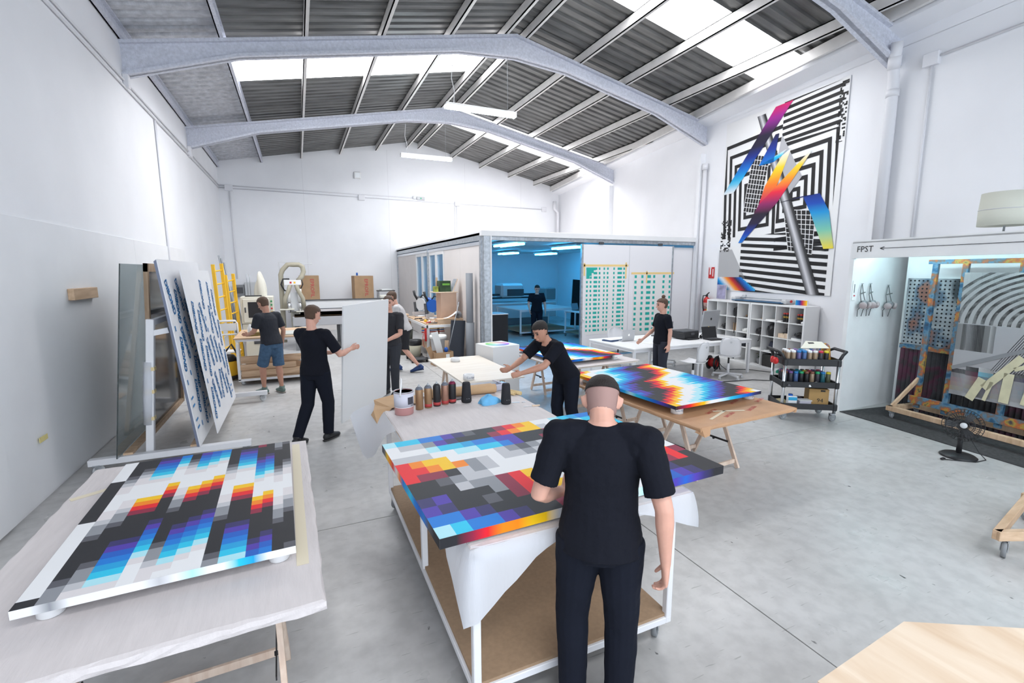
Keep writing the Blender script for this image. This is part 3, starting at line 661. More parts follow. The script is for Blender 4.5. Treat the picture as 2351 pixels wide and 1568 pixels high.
# table fan on the booth threshold
t=ent('table_fan','black table fan standing at the edge of the dark carpet','fan',(7.06,2.72,0),math.radians(0))
obj('base',MB().lathe([(.17,0),(.175,.012),(.15,.03),(.05,.05),(.001,.052)],(0,0,0),28),M_black,t); obj('stem',MB().cyl((0,0,.04),(.0,0,.36),.028,.022,n=14),M_black,t)
ax=Vector((-.85,-.42,.18)).normalized(); hc=V(-.02,0,.40)
obj('motor_housing',MB().lathe([(.02,-.10),(.05,-.09),(.06,0),(.055,.08),(.03,.10)],hc-ax*.03,18,0,True,ax),M_black,t)
cg=MB(); X1=ax.cross(V(0,0,1)).normalized(); X2=ax.cross(X1); cc=hc+ax*.12
for r,dz in((.05,.075),(.10,.070),(.15,.055),(.185,.0),(.15,-.05),(.10,-.055)):
    cg.tube([cc+ax*dz+(X1*math.cos(a)+X2*math.sin(a))*r for a in [2*PI*i/28 for i in range(28)]],.0035,5,0,False,None,True)
for i in range(36):
    a=2*PI*i/36; d_=X1*math.cos(a)+X2*math.sin(a); cg.tube([cc+ax*.078+d_*.03,cc+ax*.068+d_*.12,cc+d_*.186,cc-ax*.055+d_*.12,cc-ax*.06+d_*.05],.0026,4)
obj('guard_cage',cg,M_black,t); obj('guard_badge',MB().lathe([(.035,0),(.03,.008),(.001,.012)],cc+ax*.076,20,0,True,ax),M_lgrey,t)
for k in range(3):
    b=MB(); a=2*PI*k/3; L=[]
    for i in range(7):
        r=.03+.13*i/6; w=.35+.45*math.sin(PI*(i/6)**.7)
        for s_ in(-1,1):
            q=a+s_*w*.5; L.append(cc+(X1*math.cos(q)+X2*math.sin(q))*r+ax*(.02*s_))
    b.add(L,[(2*i,2*i+1,2*i+3,2*i+2) for i in range(6)]); obj('blade',b,M_dgrey,t)
obj('power_cord',MB().tube([(.1,.02,.38),(.17,-.03,.2),(.22,-.10,.05),(.14,-.20,.006),(-.05,-.18,.006),(-.2,-.05,.006),(-.27,.02,.006)],.005,6),M_black,t); obj('plug',MB().cbox((-.28,.025,.012),(.06,.03,.024),0,None,.006),M_black,t)
# ------------------------------------------------------------------ trestles, tables, pixel paintings
def trestle(name_label,c,rotz,w=.7,h=.70,sp=.30,group='wooden trestles'):
    t=ent('trestle',name_label,'trestle',c,rotz,group)
    obj('top_beam',MB().cbox((0,0,h-.02),(w+.06,.07,.04),0,None,.003),M_trestle,t)
    for sx in(-1,1):
        x=sx*w/2
        for sy in(-1,1): obj('leg',MB().bar((x,sy*.02,h-.03),(x+sx*.02,sy*sp,0.012),.045,.028,0,(1,0,0),.002),M_trestle,t)
        obj('hinge_stay',MB().bar((x-sx*.02,-sp*.62,h*.42),(x-sx*.02,sp*.62,h*.42),.006,.022).cyl((x-sx*.03,0,h*.40),(x-sx*.008,0,h*.40),.012,n=10),M_black,t)
    for sy in(-1,1): obj('stretcher',MB().bar((-w/2,sy*sp*.88,h*.13),(w/2,sy*sp*.88,h*.13),.022,.045,0,(0,0,1),.002),M_trestle,t)
    return t
PAL={'w':(.80,.80,.80),'p':(.72,.68,.68),'g':(.52,.52,.54),'G':(.27,.28,.30),'d':(.10,.10,.115),'K':(.020,.020,.024),'m':(.26,.015,.05),'r':(.80,.012,.02),'o':(.90,.24,.004),'y':(.92,.55,.006),
     'l':(.42,.75,.82),'c':(.02,.53,.76),'C':(.01,.34,.66),'b':(.006,.19,.62),'B':(.01,.11,.50),'v':(.075,.04,.36),'n':(.035,.03,.13)}
def painting(name,label,org,ang,W,L,th,cellf,cols,rows,edges,group=None,cw=None):
    "flat panel painting; local x along its front edge, y away from the viewer, z up; cellf(i,j)->palette letter"
    t=ent(name,label,'painting',org,ang,group)
    obj('panel',MB().cbox((W/2,L/2,th/2-.0006),(W,L,th-.0012)),M_white,t)
    xs_=[W*i/cols for i in range(cols+1)] if cw is None else [W*sum(cw[:i])/sum(cw) for i in range(len(cw)+1)]
    p=Paint()
    for i in range(len(xs_)-1):
        for j in range(rows):
            c=PAL[cellf(i,j)]; y0,y1=L*j/rows,L*(j+1)/rows
            p.poly([(xs_[i],y0,th),(xs_[i+1],y0,th),(xs_[i+1],y1,th),(xs_[i],y1,th)],c)
    p.obj('painted_surface',M_paint,t)
    q=Paint()
    for side,(stops) in edges.items():
        n=len(stops)-1
        for k in range(n):
            a,b=k/n,(k+1)/n
            if side=='f': P=[(W*a,-.0004,0),(W*b,-.0004,0),(W*b,-.0004,th),(W*a,-.0004,th)]
            else: P=[(-.0004,L*b,0),(-.0004,L*a,0),(-.0004,L*a,th),(-.0004,L*b,th)]; 
            ca,cb=PAL[stops[k]],PAL[stops[k+1]]
            q.poly(P,[ca,cb,cb,ca] if side=='f' else [cb,ca,ca,cb])
    q.obj('painted_edge',M_paint,t)
    return t
# --- painting A on the foam covered table at the left
SEQ='wwwplcCbBvnKKKKKmroywwwwplcCbBvnKKKKmroyww'
SGR='wwppgGGdKKKKKKdGGgppwwwwppgGdKKKKKKdGGgpww'
colA=[('K',0),('g',5),('g',3),('s',3),('s',3),('s',0),('g',2),('s',2),('s',1),('s',0),('g',6),('s',4),('s',4),('s',8),('s',7),('g',9),('g',7)]
def fA(i,j):
    k,o=colA[i]
    if k=='K': return 'KwwwwwwwwwwwwKKKKKKKKKKwwwwwwKKK'[min(j,31)]
    return (SEQ if k=='s' else SGR)[(j+o)%42]
cwA=[1.15,1.0,1.0,.95,.95,.95,.9,1,.9,.95,1.0,.9,.8,.85,.85,.8,.8]
paintA=painting('pixel_painting','pixel step painting lying on white pucks on the foam covered table',(-1.12,2.345,.842),math.radians(1.7),1.03,1.60,.038,fA,17,29,{'f':'wwGwwwwwgwlwwcCwww','l':'wKKwwwKKw'},'pixel paintings on tables',cwA)
ta=ent('work_table','foam wrapped table top on trestles in the left foreground','table',(-.70,3.12,0),math.radians(1.2))
rw_=random.Random(3)
def slab_foam(W,L,z0,z1,n=20,amp=.012,seed=1,dy=0):
    r=random.Random(seed); b=MB(); P=[]
    per=[]
    for i in range(n): per.append((-W/2+W*i/n,-L/2))
    for i in range(n): per.append((W/2,-L/2+L*i/n))
    for i in range(n): per.append((W/2-W*i/n,L/2))
    for i in range(n): per.append((-W/2,L/2-L*i/n))
    k=len(per); rings=[(.985,z0),(1.0,z0+.004),(1.003,(z0+z1)/2),(1.0,z1-.006),(.985,z1)]
    for s_,z in rings:
        for x,y in per:
            j=r.uniform(-amp,amp)*.5; P.append((x*s_+(j if abs(x)>W/2-.01 else 0),y*s_+(j if abs(y)>L/2-.01 else 0),z+(r.uniform(-.002,.002) if z not in(z1,) else 0)))
    P=[(p[0],p[1]+dy,p[2]) for p in P]
    F=[]
    for q in range(len(rings)-1):
        for i in range(k): F.append((q*k+i,q*k+(i+1)%k,(q+1)*k+(i+1)%k,(q+1)*k+i))
    F.append(tuple(range(k))[::-1]); F.append(tuple(4*k+i for i in range(k))); b.add(P,F); 
    return b
M_foamw=mat('pinkish_packing_foam',(.66,.61,.60),.75,noise=.05,nscale=30,stretch=(1,.15,1),bump=.25,bscale=90)
obj('table_top',MB().cbox((0,0,.752),(1.34,2.12,.03)),M_ply,ta); obj('foam_wrap',slab_foam(1.40,2.20,.735,.785,24,.012,5),M_foamw,ta)
obj('masking_tape',MB().cbox((.62,.12,.7860),(.055,1.8,.001)),mat('tape_cream',(.74,.66,.50),.6),ta); obj('masking_tape',MB().cbox((-.58,.62,.7862),(.22,.05,.001),0,Matrix.Rotation(.5,3,'Z')),_m['tape_cream'],ta)
trestle('pine trestle under the foam covered table, nearer the camera',(-.62,2.42,0),math.radians(2),.85,.730,.30)
trestle('pine trestle under the far end of the foam covered table',(-.68,3.78,0),math.radians(2),.85,.730,.30)
for x,y,l in((-1.03,2.43,'at the painting left front corner'),(-.17,2.46,'at the painting right front corner'),(-1.05,3.85,'at the painting left rear corner'),(-.22,3.87,'at the painting right rear corner')):
    tag(obj('support_puck',MB().lathe([(.044,0),(.047,.004),(.047,.050),(.044,.0555)],(x,y,.786),20),M_white),'white foam puck under the step painting '+l,'puck','white pucks under the step painting')
# --- white steel cart in the middle
M_tubew=mat('white_powder_coat',(.78,.78,.80),.4)
ct=ent('rolling_work_table','white steel rolling table with brown board shelf, middle foreground','table',(1.30,3.15,0))
X0,X1,Y0,Y1=-.62,.58,-1.205,1.15; w=.04
for x in(X0,X1):
    for y in(Y0,-.16,Y1): obj('leg',MB().cbox((x,y,.535),(w,w,.73),0,None,.004),M_tubew,ct)
for z in(.155,.885):
    for x in(X0,X1): obj('long_rail',MB().cbox((x,(Y0+Y1)/2,z),(w,Y1-Y0+w,w),0,None,.004),M_tubew,ct)
    for y in(Y0,Y1): obj('cross_rail',MB().cbox(((X0+X1)/2,y,z),(X1-X0-w,w,w),0,None,.004),M_tubew,ct)
obj('lower_shelf',MB().cbox(((X0+X1)/2,(Y0+Y1)/2,.184),(X1-X0+.01,Y1-Y0+.01,.018)),M_mdf,ct)
obj('table_top',MB().cbox(((X0+X1)/2+.04,.14,.914),(1.33,2.72,.018)),M_ply,ct)
for x in(X0+.03,X1-.03):
    for y in(Y0+.06,Y1-.06): caster(ct,(x,y,0),.062,.7)
fs=ent('foam_sheet','translucent white packing foam draped over the rolling table','foam sheet',(1.33,3.29,.925))
obj('sheet',slab_foam(1.36,2.74,0,.010,24,.006,9,dy=.0),M_foamw,fs)
def drape(P0,lens,outs,nrow=9,ridges=0,seed=1):
    "hanging film: P0 edge points, lens drop lengths, outs horizontal outward offset at the bottom"
    b=MB(); n=len(P0); L=[]
    for r in range(nrow+1):
        t=r/nrow
        for i in range(n):
            p=Vector(P0[i]); o=Vector(outs[i]); k=math.sin(t*PI*.5); rip=.006*math.sin(i*1.7)*t
            L.append(p+o*k+V(0,0,-lens[i]*(t**1.15))+o.normalized()*rip if o.length>0 else p+V(0,0,-lens[i]*t))
    b.add(L,[(r*n+i,r*n+i+1,(r+1)*n+i+1,(r+1)*n+i) for r in range(nrow) for i in range(n-1)],0,True); return b
def film_mat():
    m=mat('foam_film',(.86,.87,.90),.6,bump=.5,bscale=35,stretch=(1,1,.15)); nt=m.node_tree; p=nt.nodes['Principled BSDF']
    o=nt.nodes['Material Output']; tr=nt.nodes.new('ShaderNodeBsdfTranslucent'); tr.inputs[0].default_value=(.85,.87,.92,1); mx=nt.nodes.new('ShaderNodeMixShader'); mx.inputs[0].default_value=.45
    nt.links.new(p.outputs[0],mx.inputs[1]); nt.links.new(tr.outputs[0],mx.inputs[2]); nt.links.new(mx.outputs[0],o.inputs[0]); return m
M_film=film_mat(); o_=V(1.33,3.29,.925)
e=[]; ln=[]; ou=[]
for i in range(15):      # a short bit of the left side, the corner, then along the front edge
    t=i/14
    if t<.3: x,y=.655,2.19-(2.19-1.918)*t/.3; ol=(-.06,-.01,0); l=.06+.34*(t/.3)
    else: q_=(t-.3)/.7; x,y=.655+(1.20-.655)*q_,1.918; ol=(0,-.03,0); l=.39*(1-q_)**1.5+.015
    e.append(V(x,y,.934)-o_); ln.append(l); ou.append(ol)
ou[4]=(-.05,-.03,0); ou[5]=(-.03,-.04,0)
obj('hanging_corner',drape(e,ln,ou,12),M_film,fs)
e=[V(1.60+.41*i/6,1.918,.934)-o_ for i in range(7)]+[V(2.012,1.918+.30*i/5,.934)-o_ for i in range(1,6)]
obj('hanging_corner',drape(e,[.03,.05,.08,.11,.14,.17,.21,.22,.18,.12,.07,.03],[(0,-.03,0)]*6+[(.03,-.03,0)]+[(.04,0,0)]*5,10),M_film,fs)
e=[V(.645,3.72+.95*i/8,.93)-o_ for i in range(9)]
obj('hanging_corner',drape(e,[.05,.16,.26,.33,.38,.38,.34,.25,.12],[(-.10-.02*i,0,0) for i in range(9)],10),M_film,fs)
MAPB=['lcbbvnKKmroywwwwBBvnKK','bbvnKKKmroywwwgGKvnKKK','vnKKdKmroyywwgGdKKdmrK','nvKKKGmroywwwgGKmroyrm','KKKgGGmrywwwwlgKmrooyw','KKdGggwwwwwlllwwmroyyw','rmmKgGgwwwwllwwwwroyww','rroyoGgwggGgwwwwwwwlww','royywwwwgGdGgwwllwwwwp','gggwwllccbvKKmroywwwlc','wwwlccCbbvvKKKmrooywlc','wggGvnKKKmroyygwwwlcCb','lccbbvndKKmroywwlcCbbn']
paintB=painting('pixel_painting','large pixel block painting lying on the white rolling table in front of the man',(.512,1.945,.948),math.radians(2.0),1.835,1.32,.052,lambda i,j:MAPB[j][i],22,13,{'f':'KKmrooyywwwwwwwlbBvBvnKK','l':'KKdbBbcCbowroydK'},'pixel paintings on tables')
# --- right trestle table wrapped in kraft paper
M_kraftw=mat('kraft_wrap',(.54,.31,.17),.45,noise=.08,nscale=5,bump=.25,bscale=8)
tc_=ent('work_table','kraft paper wrapped table top on pine trestles, right of the kneeling light' if False else 'kraft paper wrapped table top on pine trestles beside the tool trolley','table',(4.02,4.33,0),math.radians(3.0))
obj('table_top',slab_foam(1.46,2.28,.700,.742,22,.006,4),M_kraftw,tc_)
obj('paper_flap',MB().add([(-.72,-1.14,.742),(-.60,-1.145,.742),(-.62,-1.16,.66),(-.70,-1.17,.655),(-.74,-1.08,.69)],[(0,1,2,3),(0,3,4)]),M_kraftw,tc_); obj('paper_flap',MB().add([(.735,-1.14,.742),(.735,-.95,.742),(.75,-.99,.69),(.76,-1.12,.68),(.66,-1.15,.70)],[(0,1,2,3),(0,3,4)]),M_kraftw,tc_)
b=MB()
for x,y in((-.30,-1.02),(.10,-.98),(.48,-.80),(.15,-.72),(-.38,-.86)): put_text(b,'PERTAPE',(x+.27,y+.10,.7445),(-1,-.35,0),(.35,-1,0),height=.04)
obj('printed_tape',b,M_redp,tc_)
for x,y,a,l in((-.24,-.93,.35,.4),(-.02,-.88,-.4,.35)): obj('masking_tape',MB().cbox((x,y,.7443),(l,.03,.001),0,Matrix.Rotation(a,3,'Z')),_m['tape_cream'],tc_)
trestle('pine trestle under the near end of the kraft wrapped table',(4.0,3.82,0),math.radians(5),.64,.697,.30)
trestle('pine trestle under the far end of the kraft wrapped table',(4.05,4.98,0),math.radians(5),.64,.697,.30)
CYC='KKmrroyywwwwwlllccCbbBvvnKKK'
def fC(i,j):
    x,y=(i+.5)/16,(j+.5)/40; r=random.Random(j*3+7)
    t=1.15*x+1.15*(1-y)+.07*math.sin(14*y+1.0)+.035*math.sin(37*y)+r.uniform(-.03,.03)
    return CYC[int((t%1.0)*len(CYC))]
paintC=painting('pixel_painting','fine stepped rainbow painting raised on tape rolls above the kraft wrapped table',(3.37,3.50,.822),math.radians(3.6),1.33,1.80,.036,fC,16,40,{'f':'KmroywwlcCbBnK','l':'KnvBbCclCbBvnKmroyKK'},'pixel paintings on tables')
M_tapecore=mat('tape_roll_white',(.80,.80,.80),.45)
def tape_roll(label,c,txt=True,rotz=0,r=.062,h=.072,m=None,ri=.042):
    t=ent('tape_roll',label,'tape roll',c,rotz,'rolls of tape on tables')
    obj('roll',MB().lathe([(ri,0),(r,0),(r,h),(ri,h),(ri,0)],(0,0,0),28),m or M_tapecore,t)
    if txt:
        vs_,fs,w_,h_=text_mb('Configura'); s=h*.5/h_; b=MB()
        b.add([((r+.0006)*math.cos(-PI/2+(p[0]-w_/2)*s/r),(r+.0006)*math.sin(-PI/2+(p[0]-w_/2)*s/r),h*.25+p[1]*s) for p in vs_],fs); obj('printed_lettering',b,mat('navy_print',(.02,.03,.12),.5),t)
    return t
tape_roll('printed white tape roll under the near left corner of the rainbow painting',(3.50,3.62,.744),True,.2)
tape_roll('printed white tape roll under the near right corner of the rainbow painting',(4.66,3.72,.744),True,-.3)
tape_roll('printed white tape roll under the far left corner of the rainbow painting',(3.42,5.18,.744),True,.0)
tape_roll('printed white tape roll under the far right corner of the rainbow painting',(4.44,5.22,.744),True,.1)
# --- low plywood table, plinth with colour wheel, hidden fourth painting
td=ent('work_table','pale grooved plywood table on wooden legs left of the white plinth','table',(2.34,6.70,0),.0)
M_palewood=wood('pale_grooved_ply',(.76,.68,.58),(.84,.77,.68),2,(1,14,1))
obj('table_top',MB().cbox((0,0,.745),(.90,1.84,.022),0,None,.003),M_palewood,td)
obj('foam_edge',drape([V(-.44+.06*i,-.921,.735) for i in range(8)],[.02,.08,.12,.13,.11,.08,.05,.02],[(0,-.02,0)]*8,6),M_film,td)
trestle('pine trestle under the near end of the pale plywood table',(2.32,6.05,0),.05,.5,.733,.22); trestle('pine trestle under the far end of the pale plywood table',(2.34,7.3,0),.05,.5,.733,.22)
tape_roll('plain white tape roll near the back edge of the pale plywood table',(2.25,7.25,.757),False,0,.075,.06)
tape_roll('printed white tape roll at the near corner of the pale plywood table',(2.02,5.92,.757),True,.3,.075,.07)
tp=ent('display_plinth','tall white plinth with a colour wheel on top','plinth',(3.10,7.52,0),math.radians(12))
obj('body',MB().cbox((0,0,.475),(.55,.55,.95),0,None,.003),M_white,tp)
q=Paint(); 
import colorsys
for k in range(72):
    a0,a1=2*PI*k/72,2*PI*(k+1)/72; c=tuple(x**2.2*.75+.02 for x in colorsys.hsv_to_rgb(k/72,.62,.85))
    q.poly([(0,0,.9525),(.21*math.cos(a0),.21*math.sin(a0),.9525),(.21*math.cos(a1),.21*math.sin(a1),.9525)],[(.75,.75,.72),c,c])
wd=ent('colour_chart','round rainbow colour wheel disc lying on the white plinth','colour wheel',(3.10,7.52,0),.9); q.obj('printed_face',M_paint,wd); obj('disc',MB().cyl((0,0,.950),(0,0,.9522),.212,n=48),M_white,wd)
t4=ent('work_table','wooden table carrying the rainbow painting behind the reaching man','table',(4.25,6.95,0),math.radians(4)); 
obj('table_top',MB().cbox((0,0,.73),(1.45,1.75,.025),0,None,.003),M_palewood,t4); obj('foam_wrap',MB().cbox((0,0,.7465),(1.5,1.8,.008),0,None,.003),M_foamw,t4)
trestle('pine trestle under the near end of the table behind the reaching man',(4.2,6.4,0),.07,.8,.716,.25); trestle('pine trestle under the far end of the table behind the reaching man',(4.3,7.5,0),.07,.8,.716,.25)
def fD(i,j):
    x,y=(i+.5)/14,(j+.5)/34; t=(1.1*x+.9*y+.06*math.sin(12*y))%1; return CYC[int(t*27.9)]
for x,y,l in((3.75,6.3,'near left'),(4.72,6.35,'near right'),(3.75,7.55,'far left'),(4.7,7.6,'far right')): tape_roll('white tape roll under the %s corner of the farthest rainbow painting'%l,(x,y,.752),False,0,.05,.05)
paintD=painting('pixel_painting','rainbow step painting farthest back, partly hidden by the reaching man',(3.62,6.18,.803),math.radians(4),1.20,1.55,.036,fD,14,34,{'f':'KnnBbbwwooyrmKwww','l':'wwcbBKKrow'},'pixel paintings on tables')
# --- things on the rolling table
ZC=.9355
def spray_can(label,c,body,cap,ring=None,h=.17,r=.033,rotz=0,group='spray cans on the rolling table',noz=True,capc=False):
    t=ent('spray_can',label,'spray can',c,rotz,group)
    obj('can_body',MB().lathe([(r*.92,0),(r,.004),(r,h),(r*.96,h+.005)],(0,0,0),18),body,t)
    if capc: obj('cap',MB().lathe([(r*.95,h+.004),(r*.95,h+.028),(r*.80,h+.036),(.001,h+.038)],(0,0,0),18),cap,t)
    else:
        s_=obj('can_shoulder',MB().lathe([(r*.97,h+.003),(r*.94,h+.010),(r*.70,h+.024),(r*.42,h+.030)],(0,0,0),18),cap,t)
        obj('nozzle',MB().lathe([(r*.42,h+.029),(r*.40,h+.036),(.006,h+.040),(.006,h+.052),(.001,h+.053)],(0,0,0),12),M_galv,t)
    if ring: obj('hazard_label',MB().lathe([(r+.0005,.012),(r+.0005,.040)],(0,0,0),18),ring,t)
    return t
M_bronze=mat('bronze_can',(.36,.22,.12),.35,metal=.5); M_cblk=mat('black_can',(.02,.02,.022),.35); M_ccap=mat('grey_can_shoulder',(.14,.15,.18),.45); M_cred=mat('crimson_shoulder',(.16,.005,.04),.4)
M_rose=mat('rose_bronze_can',(.38,.21,.15),.35,metal=.45); M_hz=mat('hazard_white',(.7,.6,.58),.5); M_hzr=mat('hazard_red',(.45,.05,.05),.5)
for x,y,b_,c_,r_,l in((.955,4.22,M_bronze,M_ccap,None,'bronze spray can standing right beside the paint bucket'),(1.045,4.245,M_bronze,M_ccap,M_hzr,'bronze spray can, second from the paint bucket'),(1.135,4.27,M_cblk,M_cblk,M_hzr,'black spray can in the middle of the row on the table'),(1.220,4.29,M_rose,M_ccap,M_hzr,'rosy bronze spray can between two black cans'),(1.300,4.31,M_cblk,M_cred,M_hzr,'black spray can with crimson shoulder at the row end')):
    spray_can(l,(x,y,ZC),b_,c_,r_,.185,.036)
t=ent('paint_bucket','pink and white paint bucket with raised white handle on the rolling table','paint bucket',(.80,4.15,ZC),.2)
obj('bucket',MB().lathe([(.078,0),(.083,.006),(.085,.07,1),(.086,.075),(.088,.205),(.084,.208),(.080,.198),(.001,.196)],(0,0,0),32),[mat('bucket_pink',(.50,.25,.24),.4),M_white],t)
obj('upper_label',MB().lathe([(.0865,.075),(.0885,.200)],(0,0,0),32),mat('bucket_label',(.62,.62,.70),.4),t)
obj('label_picture',MB().add([(.0893*math.cos(-PI/2+a),.0893*math.sin(-PI/2+a),z) for z in(.10,.165) for a in(.0,.18,.36,.54,.72)],[(i,i+1,6+i,5+i) for i in range(4)]),mat('label_dark_picture',(.05,.05,.065),.4),t)
obj('lid_rim',MB().lathe([(.084,.203),(.090,.203),(.090,.212),(.084,.212),(.084,.203)],(0,0,0),32),M_galv,t)
obj('handle',MB().tube([(-.06,-.062,.175),(-.055,-.066,.22),(-.03,-.03,.30),(-.012,.02,.315),(.005,.06,.25),(.02,.08,.19)],(.0075),8,0,True),M_white,t)
b=MB(); vs_,fs_,w_,h_=text_mb('ULTRA'); s=.016/h_; b.add([(.0896*math.cos(-PI/2+.35+p[0]*s/.0896),.0896*math.sin(-PI/2+.35+p[0]*s/.0896),.080+p[1]*s) for p in vs_],fs_); obj('label_lettering',b,M_darkp,t)
def speaker(c,label):
    t=ent('speaker',label,'speaker',c,0,'black portable speakers')
    obj('body',MB().tube([(0,0,0),(0,0,.012),(0,0,.04),(0,0,.14),(0,0,.185),(0,0,.20),(0,0,.203)],[(.043,.043),(.050,.050),(.049,.049),(.042,.042),(.039,.039),(.033,.033),(.02,.02)],20),mat('speaker_fabric',(.022,.022,.026),.85,bump=.4,bscale=300),t)
    obj('logo_plate',MB().cbox((0,-.0455,.045),(.028,.004,.006)),M_mgrey,t)
speaker((1.43,4.27,ZC),'black portable speaker behind the smear of blue, left one'if False else 'black portable speaker standing next to the row of spray cans'); speaker((1.76,4.06,ZC),'black portable speaker standing right of the blue cloth')
def blob_cloth(name,label,c,sx,sy,sz,m,seed=1,cat='cloth'):
    r=random.Random(seed); b=MB(); n,k=22,9; ph=[r.uniform(0,6) for _ in range(6)]; L=[]
    for i in range(k+1):
        t=i/k
        for j in range(n):
            a=2*PI*j/n; rad=math.cos(t*PI/2)**.6*(1+.16*math.sin(3*a+ph[0]+t*4)+.10*math.sin(5*a+ph[1])); z=sz*math.sin(t*PI/2)*(1+.18*math.sin(2*a+ph[2]+3*t))
            L.append((rad*sx*math.cos(a),rad*sy*math.sin(a),max(0,z)))
    b.add(L,[(i*n+j,i*n+(j+1)%n,(i+1)*n+(j+1)%n,(i+1)*n+j) for i in range(k) for j in range(n)],0,True); b.add(L[:n],[tuple(range(n))[::-1]])
    return tag(obj(name,b,m,None,c),label,cat)
blob_cloth('cleaning_cloth','crumpled light blue cloth between the two black speakers',(1.615,4.14,ZC),.105,.075,.075,mat('blue_cloth',(.16,.48,.78),.8,noise=.1,nscale=15),4)
b=MB(); 
P=[(0.02*math.sin(i*.9),0) for i in range(4)]
t=ent('kraft_paper_roll','loosely rolled kraft paper lying behind the cans on the table','paper roll',(1.52,4.50,ZC),math.radians(-3))
sp_=[( (.012+.005*k/6)*1.0, k*PI/6) for k in range(50)]; L=[]
for x in(-.40,.30):
    for k in range(50):
        r=.026+.026*k/49; a=k*PI/6; L.append((x,.0+r*math.cos(a),.053+r*math.sin(a)))
b.add(L,[(k,k+1,50+k+1,50+k) for k in range(49)],0,True); obj('rolled_sheet',b,M_kraft,t)
obj('loose_flap',MB().add([(-.40,.05,.05),(.28,.05,.05),(.30,.13,.075),(.28,.24,.02),(-.45,.26,.015),(-.5,.15,.06)],[(0,1,2,5),(5,2,3,4)],0,True),M_kraft,t)
tag(obj('kraft_paper_sheet',MB().add([(.60,4.62,ZC+.03),(.85,4.72,ZC+.045),(1.05,4.62,ZC+.02),(.98,4.40,ZC+.012),(.72,4.30,ZC+.02),(.56,4.36,ZC+.0),(.54,4.40,ZC-.05),(.57,4.22,ZC-.09),(.60,4.56,ZC-.0)],[(0,1,2,3),(0,3,4,8),(8,4,5),(5,4,7,6)]),M_kraft),'crumpled kraft paper sheet hanging over the far left table corner','paper')
for x,y,a,l in((1.93,4.36,.4,'left of the pair'),(1.99,4.34,.45,'right of the pair')):
    t=ent('roller_cover','cream paint roller sleeve lying on the table, '+l,'paint roller',(x,y,ZC+.021),a,'cream roller sleeves'); obj('sleeve',MB().lathe([(.010,-.07),(.020,-.07),(.020,.07),(.010,.07),(.010,-.07)],(0,0,0),16,0,True,(0,1,0)),mat('roller_cream',(.70,.52,.27),.85),t)
t=ent('plastic_tub','clear plastic box under the reaching hands','plastic box',(1.915,4.60,ZC),.3); obj('tub',MB().cbox((0,0,.035),(.17,.11,.07),0,None,.01),mat('clear_plastic',(.62,.60,.68),.15,alpha=.75),t); obj('lid',MB().cbox((0,.01,.08),(.12,.08,.015),0,Matrix.Rotation(.4,3,'Y'),.004),_m['clear_plastic'],t)
t=ent('scissors','small metal scissors lying on the table foam','scissors',(1.89,4.04,ZC+.003),-.2)
obj('blade',MB().cbox((-.05,.004,0),(.11,.010,.003)),M_alu,t); obj('finger_ring',MB().tube([(.045+.017*math.cos(a),.012*math.sin(a),0) for a in [2*PI*i/14 for i in range(14)]],.003,6,0,False,None,True),M_alu,t)
t=ent('putty_knife','small knife with pale wooden handle at the table edge','knife',(1.955,3.87,ZC+.004),-.15); obj('blade',MB().cbox((-.05,0,0),(.08,.010,.002)),M_alu,t); obj('handle',MB().cbox((.03,0,.002),(.08,.018,.012),0,None,.004),M_ply,t)
t=ent('tape_scraper','dark flat scraper lying behind the spray cans','scraper',(1.34,4.40,ZC+.01),.1); obj('blade',MB().cbox((.06,0,.0),(.22,.05,.004)),M_grey,t); obj('handle_ring',MB().lathe([(.02,0),(.032,0),(.032,.02),(.02,.02),(.02,0)],(-.06,0,0),18),M_black,t)
# --- plywood board at the lower right corner and wooden dolly
tpw=ent('work_table','plywood board on a trestle in the lower right corner','table',(2.55,.55,0),math.radians(0))
bpw=MB(); bpw.prism([(-.95,.36),(-.335,.40),(.42,-.02),(.42,-.7),(-.95,-.7)],(0,0,.735),(1,0,0),(0,1,0),.018); obj('board',bpw,M_ply,tpw)
trestle('pine trestle under the plywood board at the lower right',(2.35,.40,0),0,.6,.735,.22)
tdl=ent('wooden_dolly','low pine dolly with grey wheels at the right edge','dolly',(5.35,1.42,0),math.radians(0))
for (x0,y0,x1,y1) in((-.60,.12,.55,.32),(-.60,.12,.50,-.35),(.45,.34,.45,-.38)): obj('rail',MB().bar((x0,y0,.195),(x1,y1,.195),.05,.075,0,(0,0,1),.003),M_pinex,tdl)
caster(tdl,(-.50,.10,0),.075,.3); caster(tdl,(.40,.26,0),.075,.9); caster(tdl,(.40,-.28,0),.075,.2)
# ------------------------------------------------------------------ rack with sheets by the left wall
tr=ent('sheet_rack','white steel rack on casters holding leaning sheets by the left wall','rack',(-1.4,7.65,0))
for y in(-1.30,1.32): obj('cross_foot',MB().cbox((-.02 if y<0 else .30,y,.145),(1.56 if y<0 else 1.0,.085,.07),0,None,.004),M_tubew,tr)
for x in(-.45,.18): obj('base_rail',MB().bar((x,-1.3,.19),(x,1.32,.19),.09,.025),M_pine,tr)
obj('upright',MB().bar((-.27,-1.2,.15),(-.13,-1.2,1.68),.075,.075,0,(0,1,0),.004),M_tubew,tr); obj('upright',MB().bar((-.27,1.2,.15),(-.13,1.2,1.68),.075,.075,0,(0,1,0),.004),M_tubew,tr)
obj('arm',MB().bar((-.14,-1.2,1.52),(.03,-1.2,1.55),.06,.06),M_tubew,tr); obj('arm',MB().bar((-.14,1.2,1.52),(.03,1.2,1.55),.06,.06),M_tubew,tr); obj('top_rail',MB().bar((-.13,-1.2,1.64),(-.13,1.2,1.64),.06,.06),M_tubew,tr)
